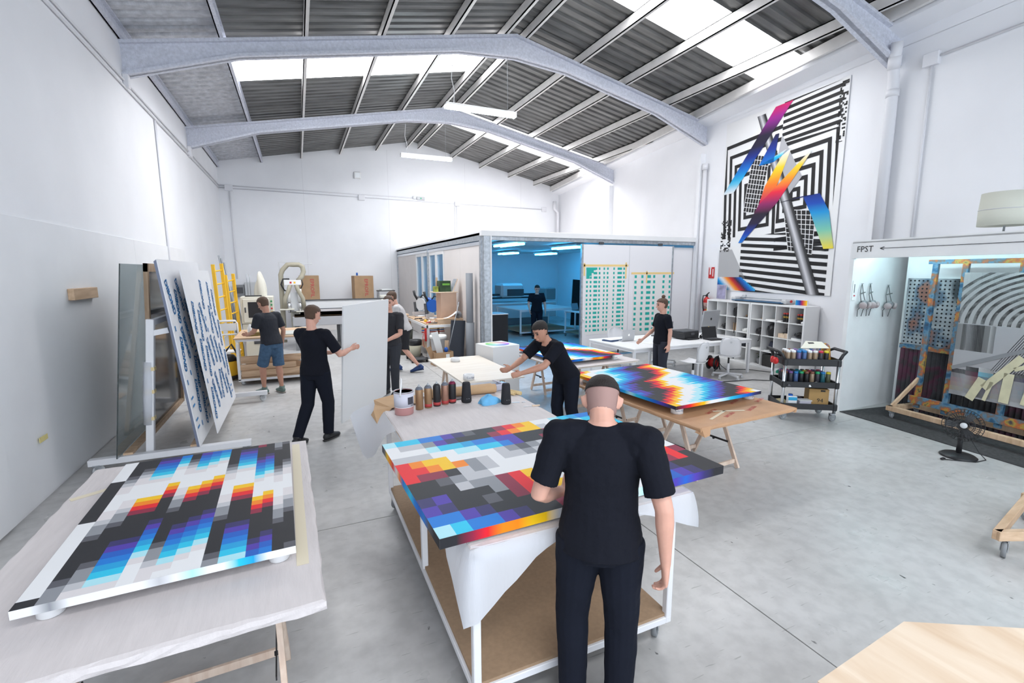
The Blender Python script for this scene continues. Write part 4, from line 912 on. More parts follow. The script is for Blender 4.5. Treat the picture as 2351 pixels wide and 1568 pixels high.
for z in(.55,.86,1.12): obj('tape_band',MB().cbox((-.235+.09*(z-.5),-1.2,z),(.085,.085,.04)),mat('tape_ochre',(.72,.58,.32),.6),tr)
obj('foam_padding',MB().tube([(-.255,-1.2,.48),(-.225,-1.2,.80),(-.19,-1.2,1.2)],[(.052,.052),(.058,.058),(.05,.05)],10),M_film,tr)
for x,y in((-.73,-1.32),(.70,-1.30),(.72,1.32),(-.1,1.32)): caster(tr,(x,y,0),.055,.8,M_lgrey)
M_tint=mat('grey_tinted_glass',(.50,.56,.57),.05,trans=.9,ior=1.2)
tg=ent('glass_sheet','tall grey tinted glass sheet leaning on the white rack','glass sheet',(-1.92,6.22,.19))
obj('pane',MB().prism([(0,0),(2.3,0),(2.3,2.1),(0,2.1)],(0,0,0),(0,1,0),(.11,0,1),.012),M_tint,tg)
tw=ent('framed_panel','dark glass panel in a pale wooden frame behind the white upright','framed panel',(-1.80,7.0,.19)); u_,v_=Vector((0,1,0)),Vector((.06,0,.998))
obj('dark_pane',MB().prism([(.05,.05),(1.7,.05),(1.7,2.05),(.05,2.05)],(0,0,0),u_,v_,.01),mat('dark_mirror',(.035,.05,.065),.12),tw)
for a,b,c,d in((0,2.02,1.75,2.12),(0,0,.06,2.12),(1.69,0,1.75,2.12),(0,0,1.75,.06)): obj('frame_rail',MB().prism([(a,b),(c,b),(c,d),(a,d)],(.0,0,0),u_,v_,.045),M_pine,tw)
M_dib=mat('protective_film',(.80,.80,.82),.35,noise=.03,nscale=3); M_dibedge=mat('composite_edge',(.22,.25,.34),.5)
def btext(b,org,u_,v_,h):
    for dx,dy in((0,0),(.008,0),(0,.008),(.008,.008)): put_text(b,'DIBOND',org+u_*dx+v_*dy,u_,v_,height=h,width=.40)
def sheet_pack(label,yb0,yb1,xb,xt,z0,H_,th,n,seed,words,fold=None):
    t=ent('composite_panel',label,'panel',(xb,yb0,z0),0,'film covered composite panels')
    L=yb1-yb0; v=Vector((xt-xb,0,H_)); hv=v.length; v.normalize(); u=Vector((0,1,0)); nrm=u.cross(v)
    for k in range(n): obj('composite_sheet',MB().prism([(.012*k,0),(L,0),(L,hv-.006*k),(.012*k,hv-.006*k)],nrm*(-th*(k+1)/n),u,v,th/n*.8),[M_dib if k==0 else M_dibedge],t)
    b=MB(); r=random.Random(seed); o0=nrm*.0025
    cols=int(L/.25); 
    for c in range(cols):
        s=.05+c*(L-.10)/cols; zz=r.uniform(.05,.3); 
        while zz<hv-.5:
            kind=r.random(); hh=.105
            if kind<.38: btext(b,o0+u*(s+.02)+v*(zz+.40),(v*-.96+u*.28),(u*.96+v*.28),hh); zz+=.47
            elif kind<.74: btext(b,o0+u*(s+.14)+v*(zz+.40),(v*-.96-u*.28),(u*.96-v*.28),hh); zz+=.47
            elif kind<.88:
                for q in range(2): b.bar(o0+u*(s+.02)+v*(zz+.09*q),o0+u*(s+.13)+v*(zz+.01+.09*q),.022,.0008,0,nrm)
                zz+=.26
            else: b.bar(o0+u*(s+.04)+v*zz,o0+u*(s+.04)+v*(zz+.06),.03,.0008,0,nrm); zz+=.16
    obj('printed_lettering',b,M_bluep,t)['kind']='stuff'; return t
sheet_pack('pack of composite panels with blue DIBOND print leaning on the rack, rear one',6.28,8.55,-1.15,-1.37,.19,2.15,.045,4,5,0)
sheet_pack('blue printed composite panel leaning in front of the thicker pack',6.70,8.62,-1.03,-1.25,.20,2.02,.012,1,11,0)
# yellow ladders, rods
def ladder(c,rot,label,H_=2.4,w=.38,n=8):
    t=ent('ladder',label,'ladder',c,0,'yellow ladders',rot)
    for s in(-1,1): obj('stile',MB().cbox((s*w/2,0,H_/2),(.035,.07,H_),0,None,.004),M_yellow,t)
    for k in range(n): obj('rung',MB().cyl((-w/2,0,.2+k*(H_-.35)/(n-1)),(w/2,0,.2+k*(H_-.35)/(n-1)),.016,n=10),M_yellow,t)
ladder((-1.56,12.5,0),(0,math.radians(-4),math.radians(72)),'yellow ladder leaning beside the composite panels, nearer one',2.38)
ladder((-1.42,13.1,0),(0,math.radians(-4),math.radians(72)),'yellow ladder leaning just behind the first yellow ladder',2.15)
for k,(x,h) in enumerate(((-1.42,2.62),(-1.38,2.55),(-1.34,2.45),(-1.25,1.95))):
    t=ent('metal_rod',['longest grey metal rod leaning behind the ladders','second grey metal rod leaning behind the ladders','third grey metal rod leaning behind the ladders','shortest grey rod leaning behind the ladders'][k],'rod',(x,13.7,0),0,'grey rods by the ladders',(0,math.radians(-7),0)); obj('rod',MB().cyl((0,0,0),(0,0,h),.02,n=10),M_grey,t)
t=ent('folding_chair','white tubular folding chair behind the yellow ladders','chair',(-1.48,11.75,0),math.radians(0))
for z in(.86,1.15): obj('back_rail',MB().tube([(-.2,0,z),(.2,0,z)],.018,8),M_white,t)
obj('back_frame',MB().tube([(-.22,0,.0),(-.22,0,1.10),(-.18,0,1.16),(.18,0,1.16),(.22,0,1.10),(.22,0,.0)],.016,8),M_white,t); obj('backrest',MB().cbox((0,0,1.02),(.40,.02,.16),0,None,.008),M_white,t)
obj('seat',MB().cbox((0,.22,.46),(.42,.40,.025),0,None,.008),M_white,t)
for s in(-.2,.2): obj('leg',MB().cyl((s,.05,.46),(s,.45,0),.012,n=8),M_white,t)
# workbench with timber store
tb=ent('workbench','white framed workbench with timber stored on its lower shelf','workbench',(-.53,11.1,0))
for x in(-.62,.62):
    for y in(-.72,.72): obj('leg',MB().cbox((x,y,.46),(.045,.045,.72),0,None,.003),M_tubew,tb); 
for z in(.105,.885):
    for y in(-.72,.72): obj('long_rail',MB().cbox((0,y,z),(1.285,.045,.045),0,None,.003),M_tubew,tb)
    for x in(-.62,.62): obj('end_rail',MB().cbox((x,0,z),(.045,1.4,.045),0,None,.003),M_tubew,tb)
obj('bench_top',MB().cbox((0,0,.923),(1.34,1.52,.03),0,None,.003),M_pinex,tb); obj('lower_shelf',MB().cbox((0,0,.138),(1.25,1.44,.02)),M_mdf,tb)
for x in(-.58,.58):
    for y in(-.68,.68): caster(tb,(x,y,0),.035,.3)
rb=random.Random(8)
for k,(x,y,z,w,h,l) in enumerate(((0,-.62,.15,1.18,.12,'lowest plank at the bench front, marked in pencil'),(-.12,-.55,.272,1.02,.11,'second plank up on the bench shelf'),(-.25,-.42,.384,.72,.14,'short thick plank on top of the timber pile'),(.30,-.40,.384,.36,.11,'small offcut on top of the timber pile at right'),(.05,.1,.15,1.15,.2,'wide plank lying deeper on the bench shelf'),(0,.45,.15,1.2,.22,'plank at the back of the bench shelf'))):
    tag(obj('timber_plank',MB().cbox((-.53+x,11.1+y,z+h/2),(w,.10 if k<4 else .2,h-.002),0,None,.003),M_pinex),l,'plank','planks under the workbench')
tag(obj('timber_offcut',MB().bar((-.45,10.88,.50),(.0,10.87,.33),.11,.03),M_lgrey),'grey board offcut leaning at the right end of the timber pile','plank')
tag(obj('cardboard_sheet',MB().bar((-.53,11.27,.385),(-.40,11.36,.82),.5,.012,0,(1,0,0)),M_card),'crumpled brown cardboard standing behind the timber pile','cardboard')
tag(obj('glue_bottle',MB().lathe([(.042,0),(.045,.01),(.045,.15),(.02,.19),(.02,.22),(.001,.222)],(-.94,10.75,.939),16),M_white),'white plastic bottle standing on the left of the workbench','bottle')
tag(obj('wood_block',MB().cbox((-.86,10.62,.975),(.22,.14,.07),0,Matrix.Rotation(.2,3,'Z'),.004),mat('olive_wood',(.20,.15,.05),.6)),'small dark wood block on the workbench beside the bottle','block')
tag(obj('marble_tile',MB().cbox((-.17,10.75,.952),(.42,.62,.025),0,None,.002),mat('pale_marble',(.58,.60,.56),.3,noise=.15,nscale=6)),'pale veined slab lying at the right end of the workbench','slab')
t=ent('metal_offcut','shiny folded strip of metal on the pale slab','metal strip',(.02,10.85,.967)); obj('strip',MB().add([(0,0,0),(.0,.16,0),(.05,0,.03),(.05,.16,.03),(.10,0,.01),(.10,.16,.01),(.20,0,.04),(.20,.16,.04)],[(0,1,3,2),(2,3,5,4),(4,5,7,6)]),M_chrome,t)
t=ent('vacuum_cleaner','yellow and black vacuum cleaner behind the left bench leg','vacuum',(-1.41,11.05,0)); obj('drum',MB().lathe([(.16,.10),(.17,.12),(.165,.38),(.15,.40)],(0,0,0),20),M_yellow,t); obj('head',MB().lathe([(.155,.40),(.16,.46),(.12,.52),(.001,.54)],(0,0,0),20),M_black,t); obj('base',MB().lathe([(.17,.03),(.18,.06),(.17,.10)],(0,0,0),20),M_black,t); obj('hose',MB().tube([(.1,0,.3),(.2,-.05,.5),(.1,-.1,.75),(-.02,-.02,.6)],.02,8),M_black,t)
for a in range(4): caster(t,(.12*math.cos(a*PI/2),.12*math.sin(a*PI/2),0),.015,0)
# control cabinet
t=ent('control_cabinet','cream control cabinet with dark screen and round buttons','cabinet',(-.95,13.4,0))
obj('upper_case',MB().cbox((0,0,1.27),(.72,.50,.66),0,None,.015),mat('cream_enamel',(.66,.64,.56),.45),t); obj('lower_case',MB().cbox((.0,.0,.47),(.70,.48,.92),0,None,.01),_m['cream_enamel'],t)
d_=obj('door',MB().cbox((-.02,-.262,1.26),(.58,.03,.58),0,None,.012),_m['cream_enamel'],t); obj('screen',MB().cbox((.0,-.279,1.28),(.40,.01,.38),0,None,.01),mat('dark_screen',(.012,.01,.012),.2),d_); obj('door_handle',MB().cbox((-.26,-.285,1.28),(.03,.02,.13),0,None,.008),M_dgrey,d_)
for k in range(4): obj('push_button',MB().cyl((.315,-.25,1.48-.09*k),(.315,-.28,1.48-.09*k),.022,n=12),mat('button_green',(.02,.25,.08),.4) if k<2 else (M_yellow if k==3 else M_red),t)
obj('vent',MB().cbox((-.05,-.245,.50),(.16,.012,.14)),M_dgrey,t)
tag(obj('keyboard',MB().cbox((-1.02,13.24,1.615),(.36,.14,.025),0,None,.005),M_black),'black keyboard lying on the control cabinet','keyboard')
blob_cloth('dust_bag','pale cloth dust bag standing on the control cabinet',(-.86,13.45,1.603),.13,.12,.52,mat('cloth_bag',(.68,.66,.58),.9),6,'dust bag')
t=ent('aerial_rod','pair of thin rods standing on the control cabinet','rods',(-1.12,13.42,1.60)); obj('rod',MB().cyl((-.03,0,0),(-.03,0,.55),.009,n=8),M_grey,t); obj('rod',MB().cyl((.03,0,0),(.03,0,.55),.009,n=8),M_grey,t)
t=ent('fuse_box','grey fuse box with glass lid on the back wall','fuse box',(-1.92,YB-.08,1.5)); obj('case',MB().cbox((-.10,0,0),(.36,.15,.44),0,None,.01),M_mgrey,t); obj('lid',MB().cbox((-.10,-.08,.02),(.28,.015,.22),0,None,.005),M_dgrey,t); obj('case',MB().cbox((.30,0,.05),(.40,.12,.52),0,None,.01),M_lgrey,t)
# CNC router with hoses
M_hose=mat('beige_hose',(.38,.35,.27),.6,bump=.6,bscale=60,stretch=(1,1,1)); tcn=ent('cnc_router','CNC router with twin spindles and beige dust hoses','machine',(0,15,0))
obj('machine_bed',MB().cbox((1.1,.2,.82),(2.6,1.6,.25),0,None,.01),mat('bed_grey',(.40,.40,.42),.5),tcn)
for x in(-.1,1.1,2.3):
    for y in(-.5,.9): obj('bed_leg',MB().cbox((1.1*0+x,y,.35),(.12,.12,.70)),M_mgrey,tcn); obj('bed_board',MB().cbox((1.1,.1,.965),(2.5,1.4,.03),0,None,.003),M_mdf,tcn)
obj('gantry_beam',MB().cbox((1.1,.15,1.25),(2.7,.20,.26),0,None,.01),M_white,tcn); obj('gantry_rail',MB().cbox((1.1,.04,1.38),(2.7,.03,.03)),M_dgrey,tcn); obj('gantry_rail',MB().cbox((1.1,.04,1.12),(2.7,.03,.02)),M_dgrey,tcn)
obj('gantry_column',MB().cbox((-.12,.15,1.0),(.25,.25,.95),0,None,.01),_m['cream_enamel'],tcn); obj('gantry_column',MB().cbox((2.4,.15,1.0),(.2,.25,.95),0,None,.01),_m['cream_enamel'],tcn)
obj('spindle_carriage',MB().cbox((-.13,-.12,1.35),(.34,.16,.55),0,None,.01),M_lgrey,tcn); hb=obj('head_box',MB().cbox((-.14,-.22,1.90),(.44,.16,.14),0,None,.008),M_white,tcn); obj('warning_label',MB().cbox((-.19,-.302,1.90),(.05,.004,.05)),M_red,hb); obj('warning_label',MB().cbox((-.09,-.302,1.90),(.05,.004,.05)),M_yellow,hb)
for x in(-.27,.02):
    s_=obj('spindle',MB().cyl((x,-.24,1.35),(x,-.24,1.72),.055,n=14),M_white,tcn); obj('collet',MB().lathe([(.03,1.05),(.04,1.15),(.07,1.2),(.075,1.27),(.05,1.33)],(x,-.24,0),14),M_alu,s_)
obj('dust_shoe',MB().cbox((-.33,-.26,1.15),(.38,.2,.04),0,None,.01),_m['cream_enamel'],tcn); obj('dust_shoe',MB().cbox((.05,-.26,1.08),(.30,.2,.03),0,None,.01),_m['cream_enamel'],tcn)
for pts,r in(([(-.45,-.1,.2),(-.44,-.1,1.2),(-.43,-.1,2.12),(-.38,-.1,2.25),(-.24,-.1,2.40),(-.10,-.1,2.40),(.05,-.1,2.40),(.14,-.1,2.34),(.16,-.1,2.2),(.10,-.15,2.05),(.0,-.2,1.95)],.066),([(-.20,-.24,1.86),(-.25,-.28,1.7),(-.36,-.3,1.45),(-.38,-.3,1.18)],.055),([(-.06,-.24,1.86),(-.02,-.28,1.7),(.10,-.3,1.45),(.13,-.3,1.12)],.055)):
    obj('dust_hose',MB().tube(pts,r,12),M_hose,tcn)
obj('cable_loop',MB().tube([(-.22,-.2,2.0),(-.38,-.22,2.0),(-.44,-.22,1.85),(-.36,-.22,1.68),(-.24,-.2,1.66)],.02,8),M_black,tcn); obj('cable_loop',MB().tube([(-.02,-.2,1.98),(.1,-.22,1.96),(.12,-.22,1.85),(.05,-.22,1.7)],.016,8),M_black,tcn); obj('hose_bracket',MB().tube([(-.46,-.1,1.3),(-.46,-.1,2.46),(.40,-.1,2.43)],.010,6),M_lgrey,tcn)
def carton(c,sz,rotz,label,text=None,tsize=.1,group=None,open_=False):
    t=ent('cardboard_box',label,'box',c,rotz,group); x,y,z=sz
    obj('carton',MB().cbox((0,0,z/2),sz,0,None,.004),M_card,t); obj('packing_tape',MB().cbox((0,0,z+.0006),(.05,y,.001)),mat('brown_tape',(.48,.36,.22),.3),t)
    if text:
        b=MB(); put_text(b,text,(.02,-y/2-.002,z*.86),(0,0,-1),(1,0,0),height=tsize,width=z*.72); obj('printed_lettering',b,M_redp,t)
    return t
carton((.38,19.5,1.12),(.66,.5,.94),.05,'brown carton with red lettering standing behind the router hoses','EPROFIL',.13,'printed cartons by the back wall')
carton((2.30,19.4,1.12),(.72,.5,.92),.12,'brown carton with red lettering standing alone by the back wall','EPROFIL',.13,'printed cartons by the back wall')
tg=ent('storage_counter','long pale counter along the back wall carrying cartons','counter',(1.4,19.45,0)); obj('counter_top',MB().cbox((0,0,1.09),(3.4,.8,.05),0,None,.004),M_lgrey,tg); obj('counter_body',MB().cbox((0,.05,.53),(3.3,.65,1.06)),M_panel,tg)
t=ent('side_stand','small black stand with papers near the office side','stand',(2.95,18.0,0)); obj('stand_top',MB().cbox((0,0,1.50),(.62,.4,.03)),M_black,t)
for x in(-.28,.28):
    for y in(-.17,.17): obj('leg',MB().cyl((x,y,0),(x,y,1.49),.012,n=6),M_black,t)
tag(obj('paper_stack',MB().cbox((2.95,18.0,1.54),(.4,.3,.045),0,Matrix.Rotation(.2,3,'Z')),M_paper),'stack of papers on the small black stand','papers')
tag(obj('blue_marker',MB().cyl((2.10,19.3,2.05),(2.10,19.3,2.16),.035,n=10),M_blue),'blue cap standing on the lone carton by the back wall','cap')
# ------------------------------------------------------------------ saw bench beside the office
ts=ent('saw_bench','wooden saw bench with white rail beside the office wall','workbench',(3.30,12.55,0))
obj('bench_top',MB().cbox((0,0,.90),(.95,2.3,.04),0,None,.003),M_piney,ts); obj('front_rail',MB().cbox((0,-1.16,.855),(.95,.03,.07),0,None,.003),M_white,ts); obj('side_rail',MB().cbox((-.475,0,.855),(.03,2.3,.07),0,None,.003),M_white,ts); obj('rail_end',MB().cbox((-.47,-1.178,.855),(.04,.006,.07)),M_black,ts)
for x in(-.42,.42):
    for y in(-1.05,1.08): obj('leg',MB().cbox((x,y,.44),(.06,.06,.88),0,None,.003),M_pine if y>0 else M_tubew,ts)
obj('raised_ledge',MB().cbox((.14,-1.0,.97),(.66,.28,.10),0,None,.003),M_pinex,ts); obj('lower_shelf',MB().cbox((.05,.0,.22),(.8,2.1,.02)),M_pinex,ts)
def mitre_saw(c,rotz,label,blade,body):
    t=ent('mitre_saw',label,'saw',c,rotz,'mitre saws on the bench')
    obj('turntable',MB().cyl((0,0,0),(0,0,.05),.17,n=24),M_alu,t); obj('fence',MB().cbox((0,.08,.10),(.5,.03,.10),0,None,.004),M_alu,t); obj('pivot_arm',MB().bar((0,.16,.05),(0,.20,.42),.07,.09),M_dgrey,t)
    obj('blade_guard',MB().cyl((-.02,0,.36),(.03,0,.36),.175,n=32),blade,t); obj('saw_blade',MB().cyl((.0,0,.36),(.01,0,.36),.165,n=32),M_alu,t)
    obj('motor',MB().cyl((.03,0,.38),(.22,.02,.40),.085,.07,n=18),body,t); obj('motor_cover',MB().cbox((.05,.06,.50),(.12,.22,.10),0,Matrix.Rotation(.4,3,'X'),.02),body,t)
    obj('handle',MB().tube([(.02,.05,.50),(.02,-.05,.62),(.02,-.16,.60),(.02,-.20,.50)],.02,8),M_black,t); obj('dust_spout',MB().tube([(0,.12,.48),(-.02,.2,.62),(-.03,.22,.74)],[.03,.032,.035],10),M_black,t)
mitre_saw((3.15,13.35,.92),.6,'mitre saw with silver guard at the far end of the bench',M_lgrey,M_dgrey)
mitre_saw((3.28,12.55,.92),.9,'mitre saw with bright blue guard in the middle of the bench',M_blue,M_blue)
t=ent('plywood_cabinet','plain plywood cabinet standing on the saw bench','cabinet',(3.50,11.97,.921)); obj('carcass',MB().cbox((0,0,.37),(.42,.44,.74),0,None,.003),mat('pink_ply',(.56,.38,.28),.6,noise=.06,nscale=5),t); obj('top_board',MB().cbox((-.06,0,.75),(.62,.46,.02),0,None,.002),M_ply,t)
t=ent('product_box','green printed tool box standing on the plywood cabinet','box',(3.44,11.95,1.682),.1); obj('carton',MB().cbox((0,0,.14),(.30,.2,.28),0,None,.003),mat('dark_green_print',(.03,.07,.03),.4,noise=.5,nscale=6),t); obj('label_panel',MB().cbox((.02,-.102,.19),(.2,.003,.05)),mat('green_label',(.16,.42,.06),.4),t)
t=ent('product_box','small yellow and green printed box left of the green tool box','box',(3.21,11.92,1.682),.1); obj('carton',MB().cbox((0,0,.07),(.10,.14,.14),0,None,.003),mat('yellowgreen_print',(.30,.36,.06),.4,noise=.5,nscale=8),t)
t=ent('picture_frame','silver backed frame leaning against the green tool box','frame',(3.62,11.93,1.69),0,None,(0,math.radians(22),0)); obj('backing',MB().cbox((0,0,.17),(.03,.26,.34),0,None,.002),M_galv,t); obj('frame_edge',MB().cbox((.016,0,.17),(.02,.28,.36),0,None,.002),M_ply,t)
tag(obj('wood_batten',MB().cbox((3.30,12.14,1.865),(.05,.03,.36),0,None,.002),M_pine),'upright pine batten behind the small printed box','batten')
t=ent('cardboard_tube','thick grey tube with wider socket standing at the office corner','tube',(3.72,10.75,0)); obj('tube',MB().cyl((0,0,0),(0,0,2.16),.085,n=24),mat('grey_tube',(.20,.21,.23),.6),t); obj('socket',MB().cyl((0,0,0),(0,0,.98),.105,n=24),mat('grey_tube2',(.23,.24,.26),.6),t)
tag(obj('dark_board',MB().bar((3.42,10.95,.02),(3.50,10.98,1.02),.36,.03,0,(0,1,0)),mat('dark_slate_board',(.035,.04,.055),.5)),'dark slate board leaning beside the grey tube','board')
t=ent('cardboard_box','open brown box of scraps in front of the saw bench','box',(3.02,10.80,0),.12)
for a,b,c,d in((-.22,0,.012,.34),(.22,0,.012,.34)): obj('box_side',MB().cbox((a,0,.16),(.008,.34,.32)),M_card,t)
for b in(-.17,.17): obj('box_side',MB().cbox((0,b,.16),(.44,.008,.32)),M_card,t)
obj('box_floor',MB().cbox((0,0,.006),(.44,.34,.01)),M_card,t); obj('shipping_label',MB().cbox((.08,-.1755,.17),(.09,.002,.2)),M_paper,t); obj('box_flap',MB().bar((-.22,0,.32),(-.33,0,.27),.33,.006,0,(0,1,0)),M_card,t)
tag(obj('board_offcut',MB().bar((3.05,10.85,.05),(2.86,10.82,.78),.16,.012,0,(0,1,0)),M_paper),'white board offcut sticking out of the open box','board')
tag(obj('wood_offcut',MB().bar((3.14,10.86,.04),(3.17,10.88,.56),.09,.02,0,(0,1,0)),M_pine),'pine offcut sticking out of the open box','board')
t=ent('long_rod','thin metal rod leaning from the open box to the bench','rod',(3.10,10.78,.02)); obj('rod',MB().cyl((0,0,0),(.40,.12,1.45),.010,n=8),M_grey,t); obj('rod_grip',MB().lathe([(.03,0),(.05,.03),(.04,.1),(.001,.12)],(.02,0,.28),12),M_blue,t)
t=ent('waste_bin','tapered white waste bin under the saw bench','bin',(3.05,11.20,0)); obj('bin_body',MB().lathe([(.13,0),(.20,.62),(.185,.62),(.12,.02)],(0,0,0),4,0,False),M_lgrey,t); obj('bin_bag_rim',MB().lathe([(.205,.58),(.215,.62),(.205,.66)],(0,0,0),12),M_paper,t)
t=ent('round_bin','black and cream bucket on a wheeled board beside the bin','bucket',(2.60,11.75,.086)); obj('bucket',MB().lathe([(.13,0),(.16,.36),(.15,.36),(.12,.02)],(0,0,0),20),mat('cream_bucket',(.55,.52,.40),.5),t); obj('liner',MB().lathe([(.165,.28),(.17,.40),(.14,.42)],(0,0,0),20),M_black,t)
t=ent('hand_truck','low wheeled board under the bucket','dolly',(2.60,11.6,0)); obj('deck',MB().cbox((0,0,.075),(.36,.75,.02)),M_dgrey,t)
for y in(-.3,.3): obj('wheel',MB().cyl((-.2,y,.06),(-.16,y,.06),.06,n=16),M_black,t); obj('wheel',MB().cyl((.16,y,.06),(.2,y,.06),.06,n=16),M_black,t)
t=ent('level_tool','pair of coloured clamps hanging under the bench front','clamps',(2.98,12.1,.6)); 
for k in range(5): obj('clamp_bar',MB().cyl((-.12+.0*k,0,.03+.045*k),(.5,.05,.03+.045*k),.014,n=8),[M_red,M_blue,M_yellow,M_dgrey,M_red][k],t)
t=ent('bench_clutter','tape measure lying at the left edge of the bench','tool',(2.92,11.9,.922)); obj('case',MB().cbox((0,0,.03),(.07,.08,.06),0,None,.012),M_yellow,t)
for k,(x,y,a,l,m) in enumerate(((2.98,12.3,.3,'black glue gun near the tape measure',M_black),(3.05,12.0,1.2,'silver steel ruler across the bench',M_alu),(2.93,11.62,.8,'red handled pliers near the bench front corner',M_red),(3.0,11.45,-.3,'black handled pliers near the bench front corner',M_dgrey),(3.1,11.8,.5,'white ruler block on the bench',M_white),(2.93,12.7,.1,'black jar near the silver saw',M_black))):
    t=ent('hand_tool',l,'tool',(x,y,.921),a); obj('tool_head',MB().cbox((.05,0,.015),(.10,.03,.03),0,None,.006),m if k!=1 else M_alu,t); obj('tool_grip',MB().cbox((-.06,.01,.012),(.12,.028,.024),0,Matrix.Rotation(.25,3,'Z'),.006),m,t)
t=ent('sanding_roll','grey roll with curled white sheet on the raised ledge','roll',(3.55,11.5,1.02)); obj('roll',MB().lathe([(.035,-.05),(.09,-.05),(.09,.05),(.035,.05),(.035,-.05)],(.12,0,.09),20,0,True,(.4,1,0)),M_mgrey,t)
b=MB(); L=[]
for i in range(8):
    a_=i/7
    for s in(-.07,.07): L.append((-.28+.34*a_,s-.05,.02+.16*a_*a_))
b.add(L,[(2*i,2*i+1,2*i+3,2*i+2) for i in range(7)],0,True); obj('curled_sheet',b,M_paper,t)
t=ent('step_stool','small pale wooden stool head by the saw bench end','stool',(2.55,13.35,0)); obj('seat',MB().cbox((0,0,1.0),(.46,.3,.04),0,None,.004),M_pine,t)
for x in(-.17,.17):
    for y in(-.1,.1): obj('leg',MB().bar((x*.8,y,.99),(x,y*1.3,0),.05,.03),M_pine,t)
t=ent('waste_bin','dark bin standing behind the bearded man','bin',(2.52,12.6,0)); obj('bin_body',MB().lathe([(.17,0),(.22,.72),(.2,.72),(.15,.02)],(0,0,0),20),mat('dark_olive_bin',(.05,.055,.045),.6),t)
t=ent('red_clamp','red clamp hanging on the bench leg','clamp',(2.80,11.44,.50)); obj('frame',MB().cbox((0,0,.15),(.05,.05,.32),0,None,.006),M_red,t); obj('cable',MB().tube([(-.03,-.03,.25),(-.09,-.06,.1),(-.06,-.05,-.15)],.006,6),M_red,t)
tag(obj('power_strip',MB().cbox((2.86,11.455,.40),(.06,.03,.36),0,None,.006),M_white),'white power strip fixed to the bench leg','power strip')
# ------------------------------------------------------------------ inside the blue office
t=ent('black_cabinet','black cabinet with glossy top just inside the office opening','cabinet',(4.56,11.5,0)); obj('carcass',MB().cbox((0,0,.55),(.72,.62,1.09),0,None,.004),M_blackmat,t); obj('cover_sheet',MB().cbox((0,0,1.105),(.74,.64,.02),0,None,.004),mat('glossy_white',(.8,.82,.82),.1),t)
def office_table(c,rz,W,L,label,topm,zt=.9):
    t=ent('office_table',label,'table',c,rz); obj('table_top',MB().cbox((0,0,zt),(W,L,.03),0,None,.003),topm,t)
    for x in(-W/2+.04,W/2-.04):
        for y in(-L/2+.04,L/2-.04): obj('leg',MB().cbox((x,y,(zt+.1)/2),(.045,.045,zt-.12),0,None,.003),M_tubew,t); caster(t,(x,y,0),.045,.4)
    obj('lower_shelf',MB().cbox((0,0,.16),(W-.04,L-.04,.02)),M_mdf,t)
    for y in(-L/2+.02,L/2-.02): obj('rail',MB().cbox((0,y,.13),(W,.045,.045)),M_tubew,t); obj('rail',MB().cbox((0,y,zt-.04),(W,.045,.045)),M_tubew,t)
    return t
office_table((7.85,15.35,0),.05,2.3,1.9,'white framed rolling table with blue lit top inside the office',M_white)
office_table((9.0,13.4,0),.05,1.5,1.2,'foam covered rolling table at the right inside the office',M_foam,.86)
t=ent('flatbed_printer','long flatbed printer along the rear of the blue office','printer',(7.7,18.2,0))
obj('printer_bed',MB().cbox((0,0,.62),(4.4,1.5,.62),0,None,.02),M_lgrey,t); obj('printer_base',MB().cbox((0,0,.18),(3.8,1.2,.34)),M_mgrey,t); obj('gantry_rail',MB().cbox((0,-.2,1.24),(4.5,.22,.09),0,None,.01),M_black,t); obj('gantry_rail',MB().cbox((0,-.33,1.12),(4.5,.05,.06)),M_black,t); obj('gantry_strip',MB().cbox((0,-.315,1.20),(4.4,.02,.02)),M_alu,t)
obj('carriage_hood',MB().cbox((.3,-.1,1.42),(1.0,.8,.56),0,None,.08),M_lgrey,t); obj('hood_window',MB().cbox((.42,-.505,1.34),(.75,.02,.28),0,None,.01),M_dgrey,t); obj('end_housing',MB().cbox((2.1,-.1,1.25),(.5,.7,.5),0,None,.04),M_mgrey,t)
tag(obj('leaning_board',MB().bar((10.1,16.1,.05),(10.25,16.2,1.85),.62,.05,0,(0,1,0)),M_blackmat),'tall dark panel leaning on the right wall inside the office','panel')
t=ent('laptop','open laptop on the right office table','laptop',(8.65,13.75,.876),.3); obj('base',MB().cbox((0,0,.01),(.34,.24,.018),0,None,.004),M_dgrey,t); obj('screen',MB().cbox((0,.15,.13),(.34,.012,.22),0,Matrix.Rotation(-.3,3,'X'),.004),mat('screen_grey',(.25,.3,.34),.3),t)
tag(obj('paper_bundle',MB().cbox((9.25,13.15,.90),(.42,.3,.05),0,Matrix.Rotation(.4,3,'Z'),.01),M_paper),'bundle of papers on the right office table','papers')
# ------------------------------------------------------------------ desks, chairs and desk things
def desk(c,W,L,label):
    t=ent('desk',label,'desk',c,math.radians(1),'white office desks'); obj('desk_top',MB().cbox((0,0,.725),(W,L,.035),0,None,.006),M_white,t)
    for x in(-W/2+.035,W/2-.035):
        for y in(-L/2+.035,L/2-.035): obj('leg',MB().cbox((x,y,.355),(.05,.05,.71),0,None,.006),M_tubew,t)
    for y in(-L/2+.03,L/2-.03): obj('apron_rail',MB().cbox((0,y,.685),(W-.1,.03,.045)),M_tubew,t)
    for x in(-W/2+.03,W/2-.03): obj('apron_rail',MB().cbox((x,0,.685),(.03,L-.1,.045)),M_tubew,t)
desk((6.55,7.83,0),1.72,1.50,'large white desk with the silver laptop, left of the printer'); desk((8.15,7.70,0),1.44,1.24,'white desk carrying the printer and black laptop')
M_shell=mat('white_shell_plastic',(.78,.775,.79),.35)
